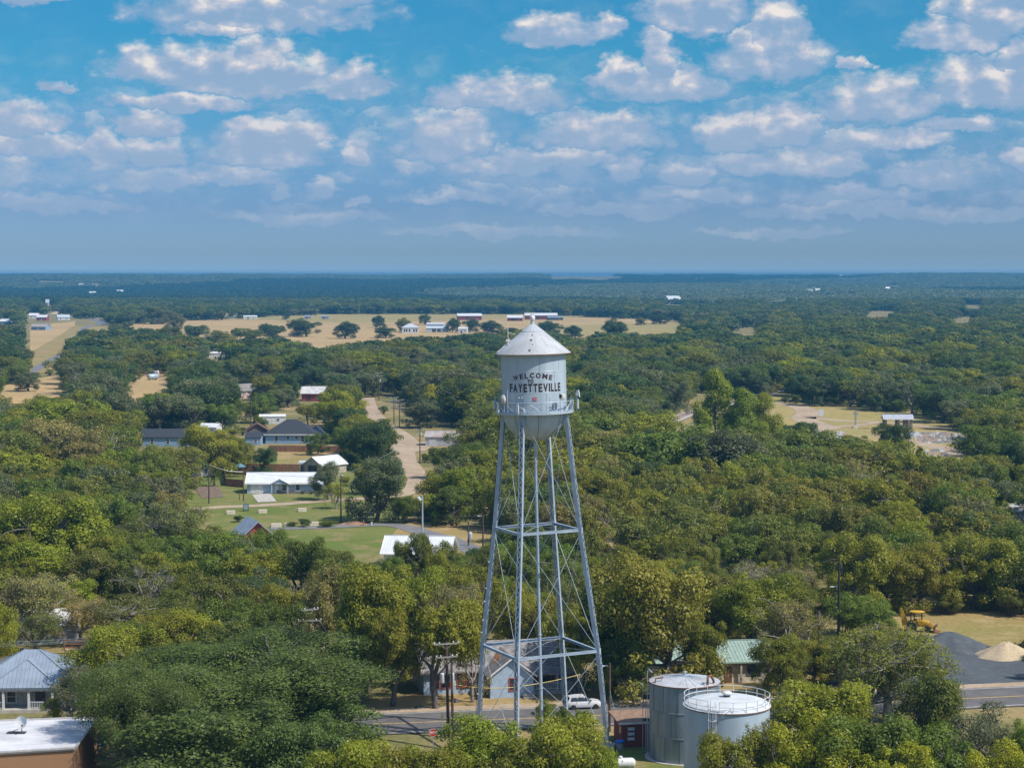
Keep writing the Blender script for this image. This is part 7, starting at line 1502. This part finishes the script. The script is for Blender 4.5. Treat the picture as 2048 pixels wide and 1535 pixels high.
X, Y = x[rest], y[rest]; idx = np.array([where[K[i]][int(rng.integers(len(where[K[i]])))] for i in rest])
wood('forest', mid, X, Y, hz(X, Y), np.stack([w[rest] / 10, w[rest] / 10, h[rest] / 10], -1), rng.uniform(0, 6.283, len(X)), idx, tints(Tn[rest]), 'mixed woods behind and around the town, one green mass')
# 1.1 to 3.6 km
pts = scatter(1150, 3600, 14); x2, y2 = pts[:, 0], pts[:, 1]; h2 = rng.uniform(6.5, 14.5, len(x2)); w2 = h2 * rng.uniform(1.25, 2.0, len(x2))
ok = ~blocked(x2, y2, h2, w2) ; x2, y2, h2, w2 = x2[ok], y2[ok], h2[ok], w2[ok]
far = [lod('oak' if i % 2 else 'leafy', 500 + i * 3, 2600, .33) for i in range(6)]
zz = vnoise(x2 + 9000, y2, 260, 5); tn = np.where(rng.random(len(x2)) < .62, 'dark', np.where(zz > .55, 'moss', 'grey')); tn = np.where(rng.random(len(x2)) < .07, 'olive', tn); tn = np.where(rng.random(len(x2)) < .04, 'brown', tn)
wood('far_forest', far, x2, y2, hz(x2, y2), np.stack([w2 / 10, w2 / 10, h2 / 10], -1), rng.uniform(0, 6.283, len(x2)), rng.integers(0, 6, len(x2)), tints(tn), 'dark oak woods far beyond the town')
# 3.6 to 20 km
P3 = [scatter(3600, 8000, 46), scatter(8000, 11800, 64)]; pts = np.concatenate(P3); x3, y3 = pts[:, 0], pts[:, 1]; big = np.where(y3 > 8000, 1.5, 1.0)
z3 = hz(x3, y3); ok = ~(sample(MASK, *project(x3, y3, z3)) | sample(MASK, *project(x3, y3 , z3 + 6))); fz = vnoise(x3 + 40000, y3 * .5, 420, 8); ok &= ~((fz > .80) & (y3 > 5000)); x3, y3, z3, big = x3[ok], y3[ok], z3[ok], big[ok]
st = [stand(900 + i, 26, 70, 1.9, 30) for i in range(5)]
tn = np.where(vnoise(x3 + 40000, y3 * .4, 700, 11) > .55, 'dark', 'grey')  # cloud shadow painted into the tint: dark patches among paler woods
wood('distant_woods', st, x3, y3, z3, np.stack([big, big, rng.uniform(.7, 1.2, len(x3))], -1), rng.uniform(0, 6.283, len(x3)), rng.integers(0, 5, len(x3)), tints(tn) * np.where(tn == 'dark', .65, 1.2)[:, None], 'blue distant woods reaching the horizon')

# ------------------------------------------------------------------ what each tree is called
MARKS = [(p, *at(px, py)[:2]) for p, px, py in (('the water tower', 1084, 1484), ('the silver tank', 1374, 1505), ('the green roofed house', 1422, 1366), ('the blue house with red trim', 985, 1398), ('the porch house', 40, 1430), ('the brown pickup', 171, 1312), ('the white roofed hall', 828, 1140), ('the gabled pavilion', 515, 1102), ('the ranch house', 568, 987), ('the park oak', 752, 1044), ('the floodlight pole', 845, 1080), ('the reddish lamp pole', 1241, 1120), ('the black lamp pole', 1677, 1273), ('the backhoe', 1836, 1264), ('the yellow excavator', 1938, 1062), ('the orange boom', 1762, 1020), ('the single transformer pole', 937, 1092), ('the tall lime tree', 85, 1195), ('the golden crown', 255, 1205), ('the dark red shed', 515, 1290), ('the green shed', 132, 1225), ('the garden bed', 415, 985), ('the three pines', 1470, 890), ('the metal shed', 897, 892), ('the pecan', 1800, 1440), ('the gravel yard', 1898, 1298))]
ADJ = {'olive': 'olive', 'dark': 'dark green', 'lime': 'lime green', 'tan': 'tan', 'green': 'fresh green', 'grey': 'grey-green', 'sage': 'sage green', 'bright': 'bright green', 'gold': 'yellow-green', 'brown': 'brown-olive', 'moss': 'moss green'}
FORM = {'street': 'shade tree', 'leafy': 'broadleaf tree', 'thin': 'thin twiggy tree', 'oak': 'oak', 'great': 'oak', 'bush': 'shrub', 'pine': 'pine', 'cedar': 'cedar', 'bare': 'grey bare branched tree'}
CAT = {'bush': 'shrub'}
ORD = ['first', 'second', 'third', 'fourth', 'fifth', 'sixth', 'seventh', 'eighth', 'ninth', 'tenth']
bag = {}
for t, kind, tint, cx, cyb, dep, label, w_, h_ in TREES:
    t['category'] = CAT.get(kind, 'tree')
    if label: t['label'] = label; continue
    d = [(math.hypot(mx - t.location.x, my - t.location.y), nm, my) for nm, mx, my in MARKS]; dd, nm, my = min(d)
    rel = 'behind' if dep > my + 6 else ('in front of' if dep < my - 6 else 'beside')
    if dep > my + 45: rel = 'well behind'
    if dep < my - 45: rel = 'well before'
    bag.setdefault((FORM[kind] if kind == 'bare' else f'{ADJ[tint]} {FORM[kind]}', f'{rel} {nm}'), []).append((dd, t, h_))
for (what, pos), l in bag.items():
    l.sort(key=lambda q: q[0])
    for k, (dd, t, h_) in enumerate(l):
        t['group'] = 'trees of the woods round the town'
        t['label'] = f'{what} {pos}' if len(l) == 1 else f'{ORD[min(k, 9)]} {what} {pos} counting outward'
